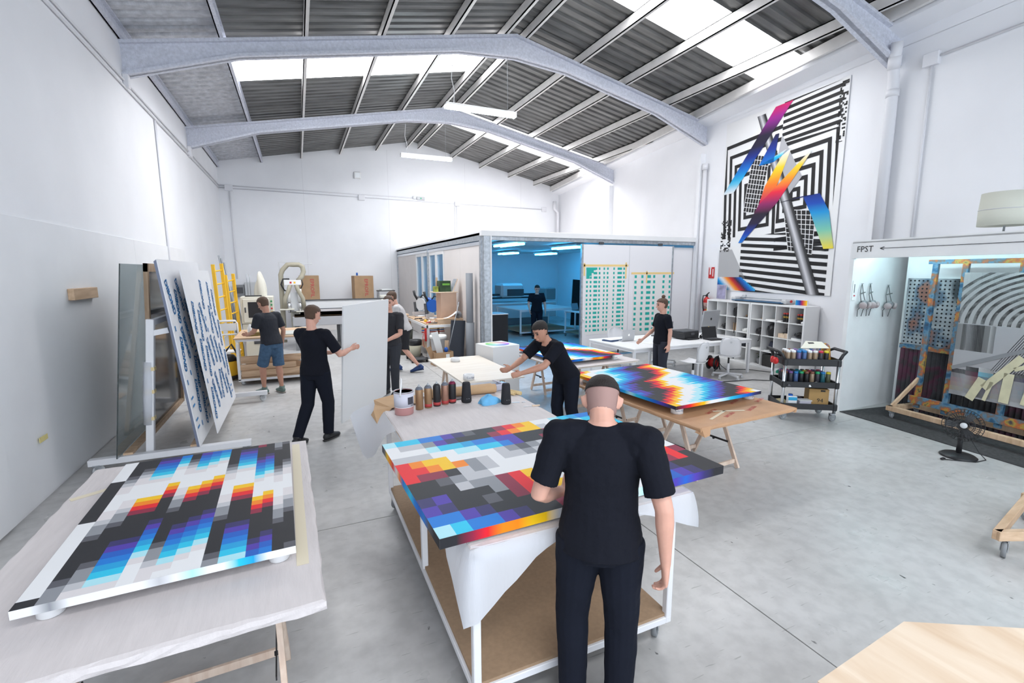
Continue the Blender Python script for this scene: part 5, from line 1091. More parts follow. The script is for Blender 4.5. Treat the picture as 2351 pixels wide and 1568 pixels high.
def chair_mesh():
    t=ent('office_chair','x','chair',(0,0,0),0,'white shell swivel chairs')
    b=MB(); L=[]; prof=[(.21,.47,.19),(.12,.455,.205),(0,.45,.21),(-.12,.455,.205),(-.19,.47,.19),(-.215,.50,.17)]
    n=9
    for y,z,w in prof:
        for j in range(n): u=-1+2*j/(n-1); L.append((u*w,y,z+.03*u*u))
    b.add(L,[(i*n+j,i*n+j+1,(i+1)*n+j+1,(i+1)*n+j) for i in range(len(prof)-1) for j in range(n-1)],0,True); obj('seat',b,M_shell,t)
    b=MB(); L=[]; prof=[(-.19,.49,.17),(-.22,.56,.19),(-.225,.66,.20),(-.235,.76,.195),(-.25,.83,.17),(-.255,.86,.12),(-.256,.872,.05)]
    for off in(0,-.012):
        for y,z,w in prof:
            for j in range(n): u=-1+2*j/(n-1); L.append((u*w,y+.05*(u*u)+off,z))
    k=len(prof)*n; F=[]
    for o in(0,k):
        for i in range(len(prof)-1):
            for j in range(n-1): F.append((o+i*n+j,o+i*n+j+1,o+(i+1)*n+j+1,o+(i+1)*n+j))
    for i in range(len(prof)-1): F+=[(i*n,(i+1)*n,k+(i+1)*n,k+i*n),(i*n+n-1,k+i*n+n-1,k+(i+1)*n+n-1,(i+1)*n+n-1)]
    i=len(prof)-1; F+=[(i*n+j,i*n+j+1,k+i*n+j+1,k+i*n+j) for j in range(n-1)]
    b.add(L,F,0,True); br=obj('backrest',b,M_shell,t); obj('grip_hole',MB().cyl((0,-.245,.78),(0,-.265,.78),.02,n=14),M_lgrey,br)
    obj('seat_rim',MB().tube([(-.19,.2,.475),(-.20,0,.475),(-.19,-.18,.49),(0,-.225,.47),(.19,-.18,.49),(.20,0,.475),(.19,.2,.475)],.008,6),M_white,t)
    obj('gas_lift',MB().cyl((0,0,.30),(0,0,.45),.018,n=12),M_black,t); obj('column',MB().cyl((0,0,.09),(0,0,.31),.028,n=12),M_tubew,t)
    for k in range(5):
        a=2*PI*k/5+.3; d=V(math.cos(a),math.sin(a),0)
        ba=obj('base_arm',MB().bar(V(0,0,.10),d*.29+V(0,0,.075),.04,.03),M_tubew,t); obj('caster_wheel',MB().cyl(d*.29+V(-d.y,d.x,0)*-.018+V(0,0,.028),d*.29+V(-d.y,d.x,0)*.018+V(0,0,.028),.028,n=14),M_lgrey,ba)
    return t
ch=chair_mesh(); ch.location=(6.85,6.72,0); ch.rotation_euler=(0,0,.25); ch['label']='white swivel chair in front of the desks beside the woman'
dup(ch,(8.02,6.92,0),-.75,'white swivel chair in front of the black laptop, turned sideways'); dup(ch,(6.75,8.95,0),2.9,'white swivel chair on the far side behind the silver laptop'); dup(ch,(7.85,8.62,0),3.3,'white swivel chair mostly hidden behind the printer')
def laptop(c,rz,label,m,back=True,logo=None,tilt=-.25,W=.34,D=.23):
    t=ent('laptop',label,'laptop',c,rz); obj('base',MB().cbox((0,0,.008),(W,D,.016),0,None,.004),m,t); R=Matrix.Rotation(tilt,3,'X')
    l=obj('lid',MB().cbox((0,D/2+.0-.115*math.sin(tilt)*-1*-1,.125),(W,.008,D),0,R,.004),m,t)
    if logo: obj('lid_logo',MB().lathe([(.016,0),(.018,.001)],(0,D/2-.115*math.sin(tilt)*-1*-1-.006*0-.0055,.13),14,0,True,(0,-1,0)) if False else MB().sphere((0,D/2-.03-.0,.13),.016,12,0,(1,.15,1.1)),logo,l)
    return t
M_silver=mat('silver_case',(.52,.53,.55),.35,metal=.5); M_logo=emat('lit_logo',(.9,.95,1),1.2)
t=ent('laptop','silver laptop with glowing fruit logo, lid towards the camera','laptop',(6.25,7.95,.744),.1); obj('base',MB().cbox((0,.13,.008),(.34,.24,.016),0,None,.004),M_silver,t); l=obj('lid',MB().cbox((0,-.01,.125),(.34,.008,.235),0,Matrix.Rotation(.15,3,'X'),.004),M_silver,t); obj('lid_logo',MB().sphere((0,-.016,.13),.017,12,0,(1,.15,1.15)),M_logo,l); obj('logo_leaf',MB().sphere((.006,-.018,.153),.007,8,0,(.6,.3,1)),M_logo,l)
t=ent('laptop','black open laptop facing the turned white chair','laptop',(8.05,7.35,.744),-.1); obj('base',MB().cbox((0,0,.010),(.38,.25,.02),0,None,.004),M_black,t); l=obj('lid',MB().cbox((0,.165,.14),(.38,.01,.25),0,Matrix.Rotation(-.25,3,'X'),.004),M_black,t); obj('keyboard_deck',MB().cbox((0,.02,.0215),(.33,.12,.002)),M_dgrey,t); obj('lid_sticker',MB().cbox((-.0,.19,.255),(.02,.004,.015)),M_yellow,l)
t=ent('printer','flat black printer on the desk','printer',(7.62,7.75,.744),.05); obj('case',MB().cbox((0,0,.085),(.46,.36,.14),0,None,.02),M_black,t); obj('scanner_lid',MB().cbox((0,.01,.170),(.45,.35,.03),0,None,.008),M_dgrey,t); obj('paper_tray',MB().cbox((0,-.20,.02),(.34,.10,.03),0,None,.006),M_black,t); obj('control_panel',MB().cbox((.02,-.186,.12),(.10,.01,.05)),M_dgrey,t)
t=ent('laptop','dark grey laptop with green logo standing open behind the printer','laptop',(7.42,8.12,.744),.05); obj('base',MB().cbox((0,.14,.01),(.38,.26,.02),0,None,.004),M_dgrey,t); l=obj('lid',MB().cbox((0,0,.19),(.38,.01,.30),0,Matrix.Rotation(.1,3,'X'),.004),M_mgrey,t)
b=MB(); put_text(b,'OMEN' if False else 'cn',(-.04,-.008,.17),(1,0,0),(0,.1,1),height=.035); obj('lid_logo',b,emat('green_logo',(.05,.7,.12),.8),l)
t=ent('desktop_computer','large silver desktop computer seen from behind beside the shelf','computer',(8.55,7.95,.744),.15)
R=Matrix.Rotation(.12,3,'X'); s_=obj('display',MB().cbox((0,0,.34),(.62,.03,.46),0,R,.012),M_silver,t); obj('logo',MB().sphere((0,-.022,.37),.028,12,0,(1,.15,1.1)),M_darkp,s_); obj('stand_neck',MB().bar((0,.02,.02),(0,.01,.25),.18,.01,0,(0,1,0)),M_silver,t); obj('stand_foot',MB().cbox((0,.0,.006),(.22,.20,.012),0,None,.004),M_silver,t)
tag(obj('paper_stack',MB().cbox((5.98,8.15,.757),(.34,.26,.024),0,Matrix.Rotation(.3,3,'Z')).cbox((6.0,8.17,.772),(.3,.22,.006),1,Matrix.Rotation(.1,3,'Z')),[mat('navy_folder',(.03,.06,.14),.5),M_paper]),'folders and papers at the far left end of the desk','papers')
tag(obj('paper_sheet',MB().cbox((6.45,8.15,.7455),(.21,.30,.002),0,Matrix.Rotation(.5,3,'Z')),M_paper),'loose sheet beside the silver laptop','papers'); tag(obj('paper_sheet',MB().cbox((6.5,7.55,.7455),(.3,.21,.002),0,Matrix.Rotation(.2,3,'Z')),M_paper),'loose sheet near the hand of the woman','papers')
t=ent('headphones','silver headphones on the desk between printer and black laptop','headphones',(7.96,7.56,.744)); obj('headband',MB().tube([(-.07,0,.04),(-.065,0,.10),(0,0,.14),(.065,0,.10),(.07,0,.04)],.008,8),M_black,t)
for s in(-1,1): obj('ear_cup',MB().cyl((s*.08,0,.045),(s*.055,0,.045),.042,n=16),M_chrome,t)
t=ent('cable_tangle','white cables and small things on the desk behind the black laptop','cables',(8.45,7.5,.744)); 
for k in range(4): obj('cable',MB().tube([(-.1+.05*k,-.1,.008),(-.03,.05*k-.05,.012),(.08,.08-.03*k,.008),(.16,-.06*k+.05,.008)],.005,6),M_white,t)
tag(obj('keyboard',MB().cbox((8.55,7.72,.752),(.42,.12,.014),0,Matrix.Rotation(.15,3,'Z'),.004),M_white),'white keyboard in front of the desktop computer','keyboard')
t=ent('cable_reel','red and black cable reel on the floor under the desk','cable reel',(8.35,7.62,0),.3)
for s in(-.08,.08): obj('flange',MB().lathe([(.05,-.008),(.155,-.008),(.155,.008),(.05,.008),(.05,-.008)],(0,s,.175),24,0,True,(0,1,0)),M_black,t)
obj('drum',MB().cyl((0,-.07,.175),(0,.07,.175),.10,n=20),M_red,t); obj('socket_plate',MB().cyl((0,-.095,.175),(0,-.088,.175),.085,n=20),M_red,t); obj('stand',MB().tube([(-.13,-.11,.012),(-.10,-.11,.05),(0,-.11,.34),(.10,-.11,.05),(.13,-.11,.012)],.012,8),M_black,t); obj('cable_end',MB().tube([(0,-.1,.25),(.1,-.15,.1),(.25,-.2,.008),(.45,-.3,.008),(.62,-.5,.008),(.7,-1.0,.008)],.007,6),M_black,t)
tag(obj('floor_cable',MB().tube([(6.2,6.95,.008),(7.2,6.75,.008),(8.3,6.55,.008),(8.9,6.1,.008),(8.9,5.6,.008)],.008,6),M_black),'black cable lying across the floor in front of the desks','cable')
# ------------------------------------------------------------------ cube shelves along the right wall
M_kallax=mat('white_foil',(.80,.80,.80),.5); cell=.335; th=.038; ti=.016
def kallax(y0,label):
    "y0: far end along the wall; local x runs along the wall towards the camera, local y into the wall"
    A=rwp(y0,.42,0); t=ent('cube_shelf',label,'shelf',A,math.atan2(-dR.y,-dR.x),'white cube shelves')
    S=4*cell+3*ti+2*th
    # local frame: x along -dR, so local +y points to the room's right wall
    for z in(0,S-th): obj('top_board' if z>0 else 'bottom_board',MB().box(0,0,z,S,.39,z+th),M_kallax,t)
    for x in(0,S-th): obj('side_board',MB().box(x,0,th,x+th,.39,S-th),M_kallax,t)
    for k in range(1,4):
        p=th+k*cell+(k-1)*ti; obj('shelf_board',MB().box(th,0.003,p,S-th,.39,p+ti),M_kallax,t)
        for r in range(4):
            z=th+r*(cell+ti); obj('divider',MB().box(p,.003,z,p+ti,.39,z+cell),M_kallax,t)
    obj('back_board',MB().box(0,.384,0,S,.392,S),M_kallax,t)
    return t,S
k1,S=kallax(9.22,'white cube shelf on the left, behind the desktop computer'); k2,_=kallax(9.22-S*dR.y-.012,'white cube shelf on the right, behind the tool trolley')
def kp(k,c,r,dx=.17,dy=.18,dz=0):
    "world point inside cell (column c from the far end, row r from the bottom)"
    R=Matrix.Rotation(k.rotation_euler.z,3,'Z'); return Vector(k.location)+R@Vector((th+c*(cell+ti)+dx,dy,th+r*(cell+ti)+dz))
KR=k1.rotation_euler.z
def kthing(name,label,cat,k,c,r,build,dx=.17,dy=.18,dz=.0005,group=None):
    t=ent(name,label,cat,kp(k,c,r,dx,dy,dz),KR,group); build(t); return t
def bag(t,sx=.13,sy=.11,sz=.26,m=M_black,seed=1):
    r=random.Random(seed); b=MB(); n=16; L=[]; ph=r.uniform(0,6)
    rings=[(0,.8),(.02,1),(.3,1.05),(.6,.98),(.85,.75),(.97,.4),(1,.05)]
    for z,s in rings:
        for j in range(n): a=2*PI*j/n; w=s*(1+.08*math.sin(3*a+ph+z*3)); L.append((sx*w*math.cos(a),sy*w*math.sin(a),sz*z*(1+.04*math.sin(2*a))))
    b.add(L,[(i*n+j,i*n+(j+1)%n,(i+1)*n+(j+1)%n,(i+1)*n+j) for i in range(6) for j in range(n)]+[tuple(range(n))[::-1]],0,True); obj('bag_body',b,m,t)
    obj('strap',MB().tube([(-sx*.5,-sy*.9,sz*.8),(-sx*.2,-sy*1.35,sz*.5),(sx*.2,-sy*1.35,sz*.4),(sx*.5,-sy*.9,sz*.75)],.010,6),m,t)
kthing('black_box','dark box standing in the top left cube','box',k1,0,3,lambda t:obj('case',MB().cbox((0,0,.11),(.06,.2,.22),0,None,.004),M_dgrey,t),.28)
kthing('backpack','black cap and bag with hanging strap in the top row','bag',k1,2,3,lambda t:(bag(t,.12,.1,.24,M_black,3),obj('hanging_strap',MB().tube([(.10,-.12,.06),(.11,-.19,.0),(.11,-.20,-.25),(.09,-.20,-.40)],.010,6),M_black,t)),.20)
kthing('yellow_figure','small yellow ornament in the top row beside the shelf joint','ornament',k1,3,3,lambda t:(obj('body',MB().sphere((0,0,.06),.055,12),mat('pale_yellow',(.75,.62,.25),.5),t),obj('ears',MB().sphere((-.02,0,.14),.03,8).sphere((.03,0,.15),.028,8),_m['pale_yellow'],t)),.24)
kthing('small_object','small brown trinket beside the yellow ornament','trinket',k1,3,3,lambda t:(obj('dish',MB().lathe([(.03,0),(.06,.015),(.001,.02)],(0,0,0),14),M_mgrey,t),obj('lump',MB().sphere((.02,0,.035),.025,10),M_mdf,t)),.08)
kthing('shoe_bag','black shoes in the second row behind the computer','shoes',k1,1,2,lambda t:bag(t,.11,.12,.15,M_black,5),.20)
kthing('cardboard_box','small cardboard box in the second row under the hanging strap','box',k1,2,2,lambda t:(obj('carton',MB().cbox((0,0,.09),(.14,.16,.18),0,None,.003),M_card,t),obj('flap',MB().cbox((0,-.09,.185),(.14,.05,.004)),M_card,t)),.20)
kthing('paper_pile','crumpled white paper in the second row by the joint','papers',k1,3,2,lambda t:bag(t,.13,.10,.09,M_paper,8),.18)
kthing('dark_coat','dark striped coat stuffed in the third row by the joint','coat',k1,3,1,lambda t:(bag(t,.14,.12,.26,mat('dark_cloth',(.02,.022,.03),.9),9),obj('stripe',MB().cbox((.02,-.135,.16),(.16,.005,.012)).cbox((.02,-.135,.19),(.16,.005,.012)),M_white,t)),.18)
kthing('black_sack','black sack at the bottom of the left shelf','bag',k1,2,0,lambda t:bag(t,.14,.13,.28,M_black,12),.17)
kthing('grey_bag','grey bag in the third row beside the turned chair','bag',k1,1,1,lambda t:bag(t,.13,.12,.22,M_mgrey,14),.17)
kthing('wood_trinket','small wooden pieces in the top row of the right shelf','trinket',k2,0,3,lambda t:(obj('piece',MB().cbox((0,0,.015),(.08,.05,.03),0,Matrix.Rotation(.3,3,'Z')),M_pine,t),obj('piece',MB().cbox((.05,0,.05),(.05,.05,.04)),M_mdf,t)),.20)
kthing('paper_pile','flat papers in the top row, second cube of the right shelf','papers',k2,1,3,lambda t:obj('sheets',MB().cbox((0,0,.012),(.28,.26,.024)),M_paper,t))
def shelf_cans(k,c,r,n,lab):
    for i in range(n):
        o=spray_can('%s black spray can with red cap, %s'%(['first','second','third','fourth','fifth','sixth'][i],lab),kp(k,c,r,.14+.07*(i%3),.10+.08*(i//3),.0005),M_cblk,mat('red_cap',(.55,.06,.05),.4),None,.165,.031,KR,'red capped cans on the shelf',True,True)
        obj('label_band',MB().lathe([(.0315,.09),(.0315,.13)],(0,0,0),16),mat('rainbow_band',(.45,.30,.05),.5,noise=.8,nscale=25),o)
shelf_cans(k2,2,3,6,'third cube of the top row'); shelf_cans(k2,3,3,6,'last cube of the top row')
kthing('paper_pile','white papers under the cans in the third top cube','papers',k2,2,3,lambda t:obj('sheets',MB().cbox((-.10,0,.012),(.10,.3,.024)),M_paper,t),.17)
tag(obj('white_ball',MB().sphere(kp(k2,3,3,.295,.04,.031),.03,12),M_white),'small white ball beside the cans in the last top cube','ball')
kthing('black_pouch','long black pouch in the second row of the right shelf','bag',k2,0,2,lambda t:(bag(t,.135,.10,.15,M_black,21),obj('strap_loop',MB().tube([(.12,-.12,.10),(.14,-.19,.05),(.13,-.21,-.12),(.10,-.21,-.14)],.009,6),M_black,t)),.18)
kthing('backpack','bulky black rucksack in the second row of the right shelf','bag',k2,1,2,lambda t:bag(t,.135,.13,.28,M_black,22),.18)
kthing('wooden_crate','pale wooden trays in the second row, third cube','tray',k2,2,2,lambda t:(obj('tray',MB().cbox((-.04,0,.05),(.18,.26,.09),0,None,.003),M_ply,t),obj('tray',MB().cbox((.08,0,.06),(.10,.26,.11),0,None,.003),M_ply,t)),.18)
kthing('baseball_cap','black cap lying on the pale trays','cap',k2,2,2,lambda t:(obj('crown',MB().sphere((0,0,.066),.075,12,0,(1,1,.8)),M_black,t),obj('brim',MB().lathe([(.09,.0),(.10,.008),(.001,.01)],(0,-.05,0),14),M_black,t)),.22,.18,.118)
kthing('book_pile','grey books in the second row, last cube','books',k2,3,2,lambda t:(obj('book',MB().cbox((0,0,.02),(.24,.28,.04)),M_paper,t),obj('book',MB().cbox((.01,0,.055),(.24,.26,.028)),M_mgrey,t)),.17)
kthing('black_pouch','black pouch hanging out of the last cube of the second row','bag',k2,3,2,lambda t:bag(t,.10,.12,.10,M_black,24),.24,.10,.072)
kthing('grey_folder','dark folders in the third row of the right shelf','folder',k2,1,1,lambda t:(obj('folder',MB().cbox((.05,0,.13),(.12,.24,.18),0,Matrix.Rotation(.4,3,'Y'),.004),mat('dark_navy',(.03,.035,.06),.6),t),obj('paper',MB().cbox((-.06,0,.008),(.14,.26,.015)),M_paper,t)),.17,.18,.002)
kthing('paper_pile','sheets of paper in the third row, first cube of the right shelf','papers',k2,0,1,lambda t:obj('sheets',MB().cbox((0,0,.015),(.26,.28,.03)),M_paper,t))
def plant(t):
    r=random.Random(4); obj('pot',MB().lathe([(.06,0),(.075,.12),(.065,.12)],(0,0,0),16),M_mgrey,t)
    for k in range(9):
        a=r.uniform(0,6.28); l=r.uniform(.07,.12); h=.12+r.uniform(.02,.14); d=V(math.cos(a),math.sin(a),0); s=V(-d.y,d.x,0)*.03
        P=[V(0,0,.11),V(0,0,h)+d*l*.5+s,V(0,0,h+.01)+d*l*.5-s,V(0,0,h-.03)+d*l]; obj('leaf',MB().add(P,[(0,1,3,2)],0,True),mat('leaf_pale',(.36,.42,.18),.6) if k%2 else mat('leaf_dark',(.03,.07,.03),.5),t)
kthing('potted_plant','leafy plant in the bottom row of the right shelf','plant',k2,0,0,plant,.18)
kthing('dark_bin','dark speckled bin in the bottom row beside the plant','bin',k2,1,0,lambda t:obj('bin_body',MB().cbox((0,0,.14),(.28,.30,.28),0,None,.01),mat('charcoal_felt',(.05,.05,.048),.9,noise=.3,nscale=40),t),.17)
ZK=S+.0008
def ktop(k,x,y): R=Matrix.Rotation(KR,3,'Z'); return Vector(k.location)+R@Vector((x,y,ZK))
t=ent('paper_trimmer','grey and blue rotary paper trimmer on the cube shelves','trimmer',ktop(k1,1.55,.2),KR); obj('bed',MB().cbox((0,0,.03),(1.5,.30,.02),0,None,.004),mat('trimmer_blue',(.03,.10,.20),.4),t)
for s in(-1,1): obj('end_block',MB().cbox((s*.74,.03,.06),(.14,.30,.10),0,None,.03),M_lgrey,t)
obj('guide_rail',MB().cyl((-.72,.06,.095),(.72,.06,.095),.016,n=10),M_lgrey,t); obj('cutting_head',MB().cbox((-.55,.06,.12),(.10,.09,.09),0,None,.02),M_lgrey,t); obj('red_knob',MB().cyl((.815,.03,.07),(.83,.03,.07),.03,n=12),M_red,t); obj('foot_rail',MB().cbox((0,0,.01),(1.3,.26,.018)),M_dgrey,t)
t=ent('picture_frame','small iridescent print standing on the far end of the shelves','picture',ktop(k1,.16,.30),KR,None); 
obj('panel',MB().cbox((0,0,.19),(.33,.02,.37),0,None,.002),M_lgrey,t); obj('print',MB().cbox((0,-.0115,.19),(.315,.002,.355)),mat('iridescent_print',(.36,.34,.50),.4,noise=.5,nscale=5),t)
t=ent('colour_strip','small rainbow strip box on the near end of the shelves','colour sample',ktop(k2,1.12,.28),KR); obj('block',MB().cbox((0,0,.055),(.29,.04,.11),0,None,.002),M_white,t)
q=Paint(); RS=[(.02,.35,.6),(.01,.15,.5),(.03,.03,.25),(.5,.02,.06),(.8,.25,.02),(.85,.6,.03)]
for i in range(5): q.poly([(-.14+.056*i,-.0215,.002),(-.14+.056*(i+1),-.0215,.002),(-.14+.056*(i+1),-.0215,.108),(-.14+.056*i,-.0215,.108)],[RS[i],RS[i+1],RS[i+1],RS[i]])
q.obj('printed_face',M_paint,t)
# fire extinguisher and its sign
t=ent('fire_extinguisher','red fire extinguisher hung on the right wall by the desks','fire extinguisher',rwp(9.98-.35,.10,1.0)); 
obj('cylinder',MB().lathe([(.085,0),(.09,.02),(.09,.06),(.09,.38),(.075,.45),(.035,.48),(.03,.50)],(0,0,0),22),M_red,t); obj('foot_ring',MB().lathe([(.092,0),(.093,.07),(.09,.075)],(0,0,0),22),M_dgrey,t); obj('valve',MB().cbox((0,0,.53),(.05,.05,.06),0,None,.008),M_black,t); obj('lever',MB().bar((.0,0,.56),(-.05,-.12,.62),.03,.015),M_black,t); obj('hose',MB().tube([(0,.03,.53),(-.09,.04,.53),(-.13,.02,.42),(-.12,0,.2),(-.10,0,.1)],.014,8),M_black,t)
obj('label',MB().lathe([(.0912,.16),(.0912,.34)],(0,0,0),22),mat('label_mix',(.55,.35,.32),.5,noise=.7,nscale=40),t); obj('inspection_tag',MB().cbox((-.055,-.083,.13),(.06,.004,.10),0,Matrix.Rotation(-.5,3,'Z')),M_yellow,t)
t=ent('safety_sign','small red fire extinguisher sign on the right wall','sign',rwp(9.86-.25,.012,2.15),KR); obj('plate',MB().cbox((0,0,0),(.22,.006,.30),0,None,.002),M_red,t); obj('pictogram',MB().cbox((-.04,.0045*-1,.03),(.05,.003,.16)).cbox((-.04,-.0045,.13),(.08,.003,.03)).cbox((.06,-.0045,0),(.03,.003,.2)),M_white,t)
# ------------------------------------------------------------------ black tool trolley
def trolley():
    t=ent('tool_trolley','black three tier trolley with silver posts full of spray cans','trolley',(6.88,4.56,0),math.radians(-33)); W,L=.74,.46
    for z,h in((.17,.085),(.50,.085),(.825,.10)):
        tr_=obj('tray',MB().cbox((0,0,z+.008),(W,L,.016)),M_black,t)
        for y in(-L/2,L/2): obj('tray_lip',MB().cbox((0,y,z+h/2),(W,.022,h),0,None,.004),M_black,tr_)
        for x in(-W/2,W/2): obj('tray_lip',MB().cbox((x,0,z+h/2),(.022,L,h),0,None,.004),M_black,tr_)
    for x in(-W/2+.01,W/2-.01):
        for y in(-L/2+.01,L/2-.01):
            obj('post',MB().cyl((x,y,.12),(x,y,.84),.022,n=14),M_alu,t); caster(t,(x*.94,y*.94,0),.055,.4)
            for z in(.21,.54,.87): obj('post_sleeve',MB().cbox((x,y,z),(.06,.06,.10),0,None,.012),M_black,t)
    for s in(-1,1): obj('handle',MB().tube([(s*(W/2-.01),-L/2+.01,.90),(s*(W/2+.04),-L/2+.02,.99),(s*(W/2+.10),-L/2+.06,1.03),(s*(W/2+.10),L/2-.06,1.03),(s*(W/2+.04),L/2-.02,.99),(s*(W/2-.01),L/2-.01,.90)],.022,10),M_black,t)
    return t
tro=trolley(); RT=Matrix.Rotation(tro.rotation_euler.z,3,'Z'); TL=Vector(tro.location); TR=tro.rotation_euler.z
def tp(x,y,z): return TL+RT@Vector((x,y,z))
def cm(n,c): return mat('can_'+n,c,.35,metal=.25)
COLS={'bronze':cm('bronze',(.34,.25,.17)),'violet':cm('violet',(.13,.12,.27)),'blue':cm('blue',(.08,.14,.30)),'dark':cm('dark',(.05,.05,.06)),'black':M_cblk,'teal':cm('teal',(.03,.13,.16)),'olive':cm('olive',(.10,.11,.07))}
CAPS={'white':M_white,'blue':mat('cap_blue',(.03,.20,.48),.4),'red':mat('cap_red',(.60,.04,.08),.4),'yellow':mat('cap_yellow',(.65,.55,.04),.4),'green':mat('cap_green',(.03,.38,.15),.4),'purple':mat('cap_purple',(.17,.09,.26),.4),'brown':mat('cap_brown',(.22,.09,.06),.4),'dark':M_dgrey,'teal':mat('cap_teal',(.02,.25,.33),.4)}
ORD=['first','second','third','fourth','fifth','sixth','seventh','eighth','ninth','tenth']
def can_row(z,y,x0,dx,spec,where):
    for i,(b_,c_) in enumerate(spec):
        spray_can('%s can in the %s, %s with %s cap'%(ORD[i],where,b_,c_),tp(x0+dx*i,y,z),COLS[b_],CAPS[c_],None,.165,.032,TR,'spray cans on the trolley',True,True)
zt,zm=.8415,.5165
can_row(zt,-.165,-.31,.074,[('bronze','white'),('bronze','white'),('violet','blue'),('blue','blue'),('bronze','white'),('bronze','white'),('dark','red'),('black','yellow')],'top tray front row')
can_row(zt,-.08,-.30,.074,[('bronze','white'),('bronze','white'),('violet','purple'),('bronze','blue'),('bronze','white'),('violet','purple')],'top tray second row')
can_row(zt,.0,-.30,.074,[('bronze','white'),('bronze','brown'),('violet','purple'),('teal','teal'),('bronze','white'),('dark','blue')],'top tray third row')
can_row(zm,-.10,-.30,.074,[('dark','brown'),('dark','purple'),('blue','blue'),('black','green'),('black','brown'),('bronze','brown'),('dark','green'),('teal','blue'),('olive','yellow')],'middle tray front row')
can_row(zm,-.02,-.30,.074,[('dark','brown'),('dark','purple'),('teal','dark'),('blue','teal'),('olive','yellow'),('dark','red'),('dark','dark'),('violet','purple')],'middle tray second row')
can_row(zm,.06,-.30,.074,[('dark','purple'),('dark','red'),('blue','dark'),('teal','teal'),('dark','dark'),('dark','brown'),('violet','purple'),('dark','red')],'middle tray third row')
tag(obj('paint_palette_sheet',MB().prism([(-.19,-.07),(.19,-.10),(.16,.10),(-.05,.14)],tp(.10,.03,1.088),RT@V(1,0,.05),RT@V(0,.9,.35),.006),mat('ivory_card',(.74,.71,.60),.6)),'ivory card with dark patch lying over the cans on the trolley','card')
t=ent('card_patch','dark square sample on the ivory card','sample',tp(.10,.09,1.118),TR); obj('chip',MB().cbox((0,0,.0),(.08,.04,.004),0,Matrix.Rotation(.35,3,'X')),M_black,t)
blob_cloth('rag_bundle','brown rag bundle smeared with yellow and blue paint at the trolley end',tp(.30,.08,.8415),.06,.09,.24,spray_mat('painted_rag',(.45,.20,.05),(.15,.07,.03),9,0,False,[(.3,(.12,.05,.03)),(.42,(.02,.08,.35)),(.5,(.75,.42,.03)),(.57,(.40,.18,.06)),(.66,(.16,.08,.16)),(.75,(.30,.16,.08))]),31,'rags')
t=ent('ear_defenders','red ear defenders hanging on the trolley handle','ear defenders',tp(-.47,-.10,.90),TR)
for s in(-1,1): obj('ear_cup',MB().lathe([(.02,-.02),(.05,-.015),(.055,.01),(.04,.03),(.001,.035)],(0,s*.05,-.02),14,0,True,(-1,s*.3,0)),M_red,t)
obj('headband',MB().tube([(0,-.06,.02),(0,-.05,.10),(0,0,.135),(0,.05,.10),(0,.06,.02)],.008,8),M_black,t)
blob_cloth('rag','white rag lying at the front edge of the middle tray',tp(.08,-.176,zm),.11,.028,.05,M_paper,33); blob_cloth('rag','dark grey rag with teal string at the left of the middle tray',tp(-.20,-.176,zm),.12,.028,.05,mat('dark_rag',(.10,.10,.11),.9),35)
t=ent('cardboard_box','brown carton printed 94 on the trolley bottom tray','box',tp(.20,.0,.187),TR-.15); obj('carton',MB().cbox((0,0,.135),(.26,.24,.27),0,None,.004),mat('ochre_carton',(.42,.26,.10),.8),t); b=MB(); put_text(b,'94',(-.02,-.122,.07),(1,0,0),(0,0,1),height=.06); obj('printed_number',b,M_darkp,t); obj('hand_hole',MB().cbox((.05,-.1205,.245),(.06,.003,.025)),M_darkp,t)
t=ent('paint_tin','white and blue tin on the trolley bottom tray','tin',tp(-.19,-.12,.187),TR); obj('tin',MB().cbox((0,0,.08),(.13,.08,.16),0,None,.01),M_white,t); obj('lid',MB().cyl((-.02,0,.16),(-.02,0,.185),.03,n=14),M_blue,t); obj('label',MB().cbox((0,-.0412,.12),(.12,.002,.05)),mat('cyan_label',(.03,.35,.6),.4),t)
t=ent('plastic_tub','clear plastic tub beside the tin on the trolley','plastic box',tp(-.025,-.13,.187),TR+.1); obj('tub',MB().cbox((0,0,.05),(.17,.12,.10),0,None,.01),_m['clear_plastic'],t); obj('lid',MB().cbox((0,0,.103),(.18,.13,.008),0,None,.002),M_white,t)
tag(obj('folded_paper',MB().prism([(-.09,-.06),(.06,-.08),(.04,.07),(-.08,.06)],tp(-.24,.08,.21),RT@V(1,0,.1),RT@V(0,1,.3),.004),mat('straw_paper',(.55,.48,.28),.8)),'straw coloured paper at the left of the bottom tray','paper')
blob_cloth('green_cloth','green cloth lying at the back of the middle tray',tp(-.26,.16,zm+.12),.09,.05,.06,mat('green_cloth',(.02,.28,.17),.8),37)
tag(obj('dark_pouch',MB().cbox(tp(-.06,.10,.235),(.2,.14,.09),0,RT,.02),mat('dark_plum',(.04,.03,.06),.6)),'dark pouch behind the plastic tub on the trolley','pouch')
tag(obj('red_post',MB().cbox(rwp(5.2,.2,.45),(.05,.05,.9),0,None,.004),M_red),'narrow red post by the booth side wall','post')
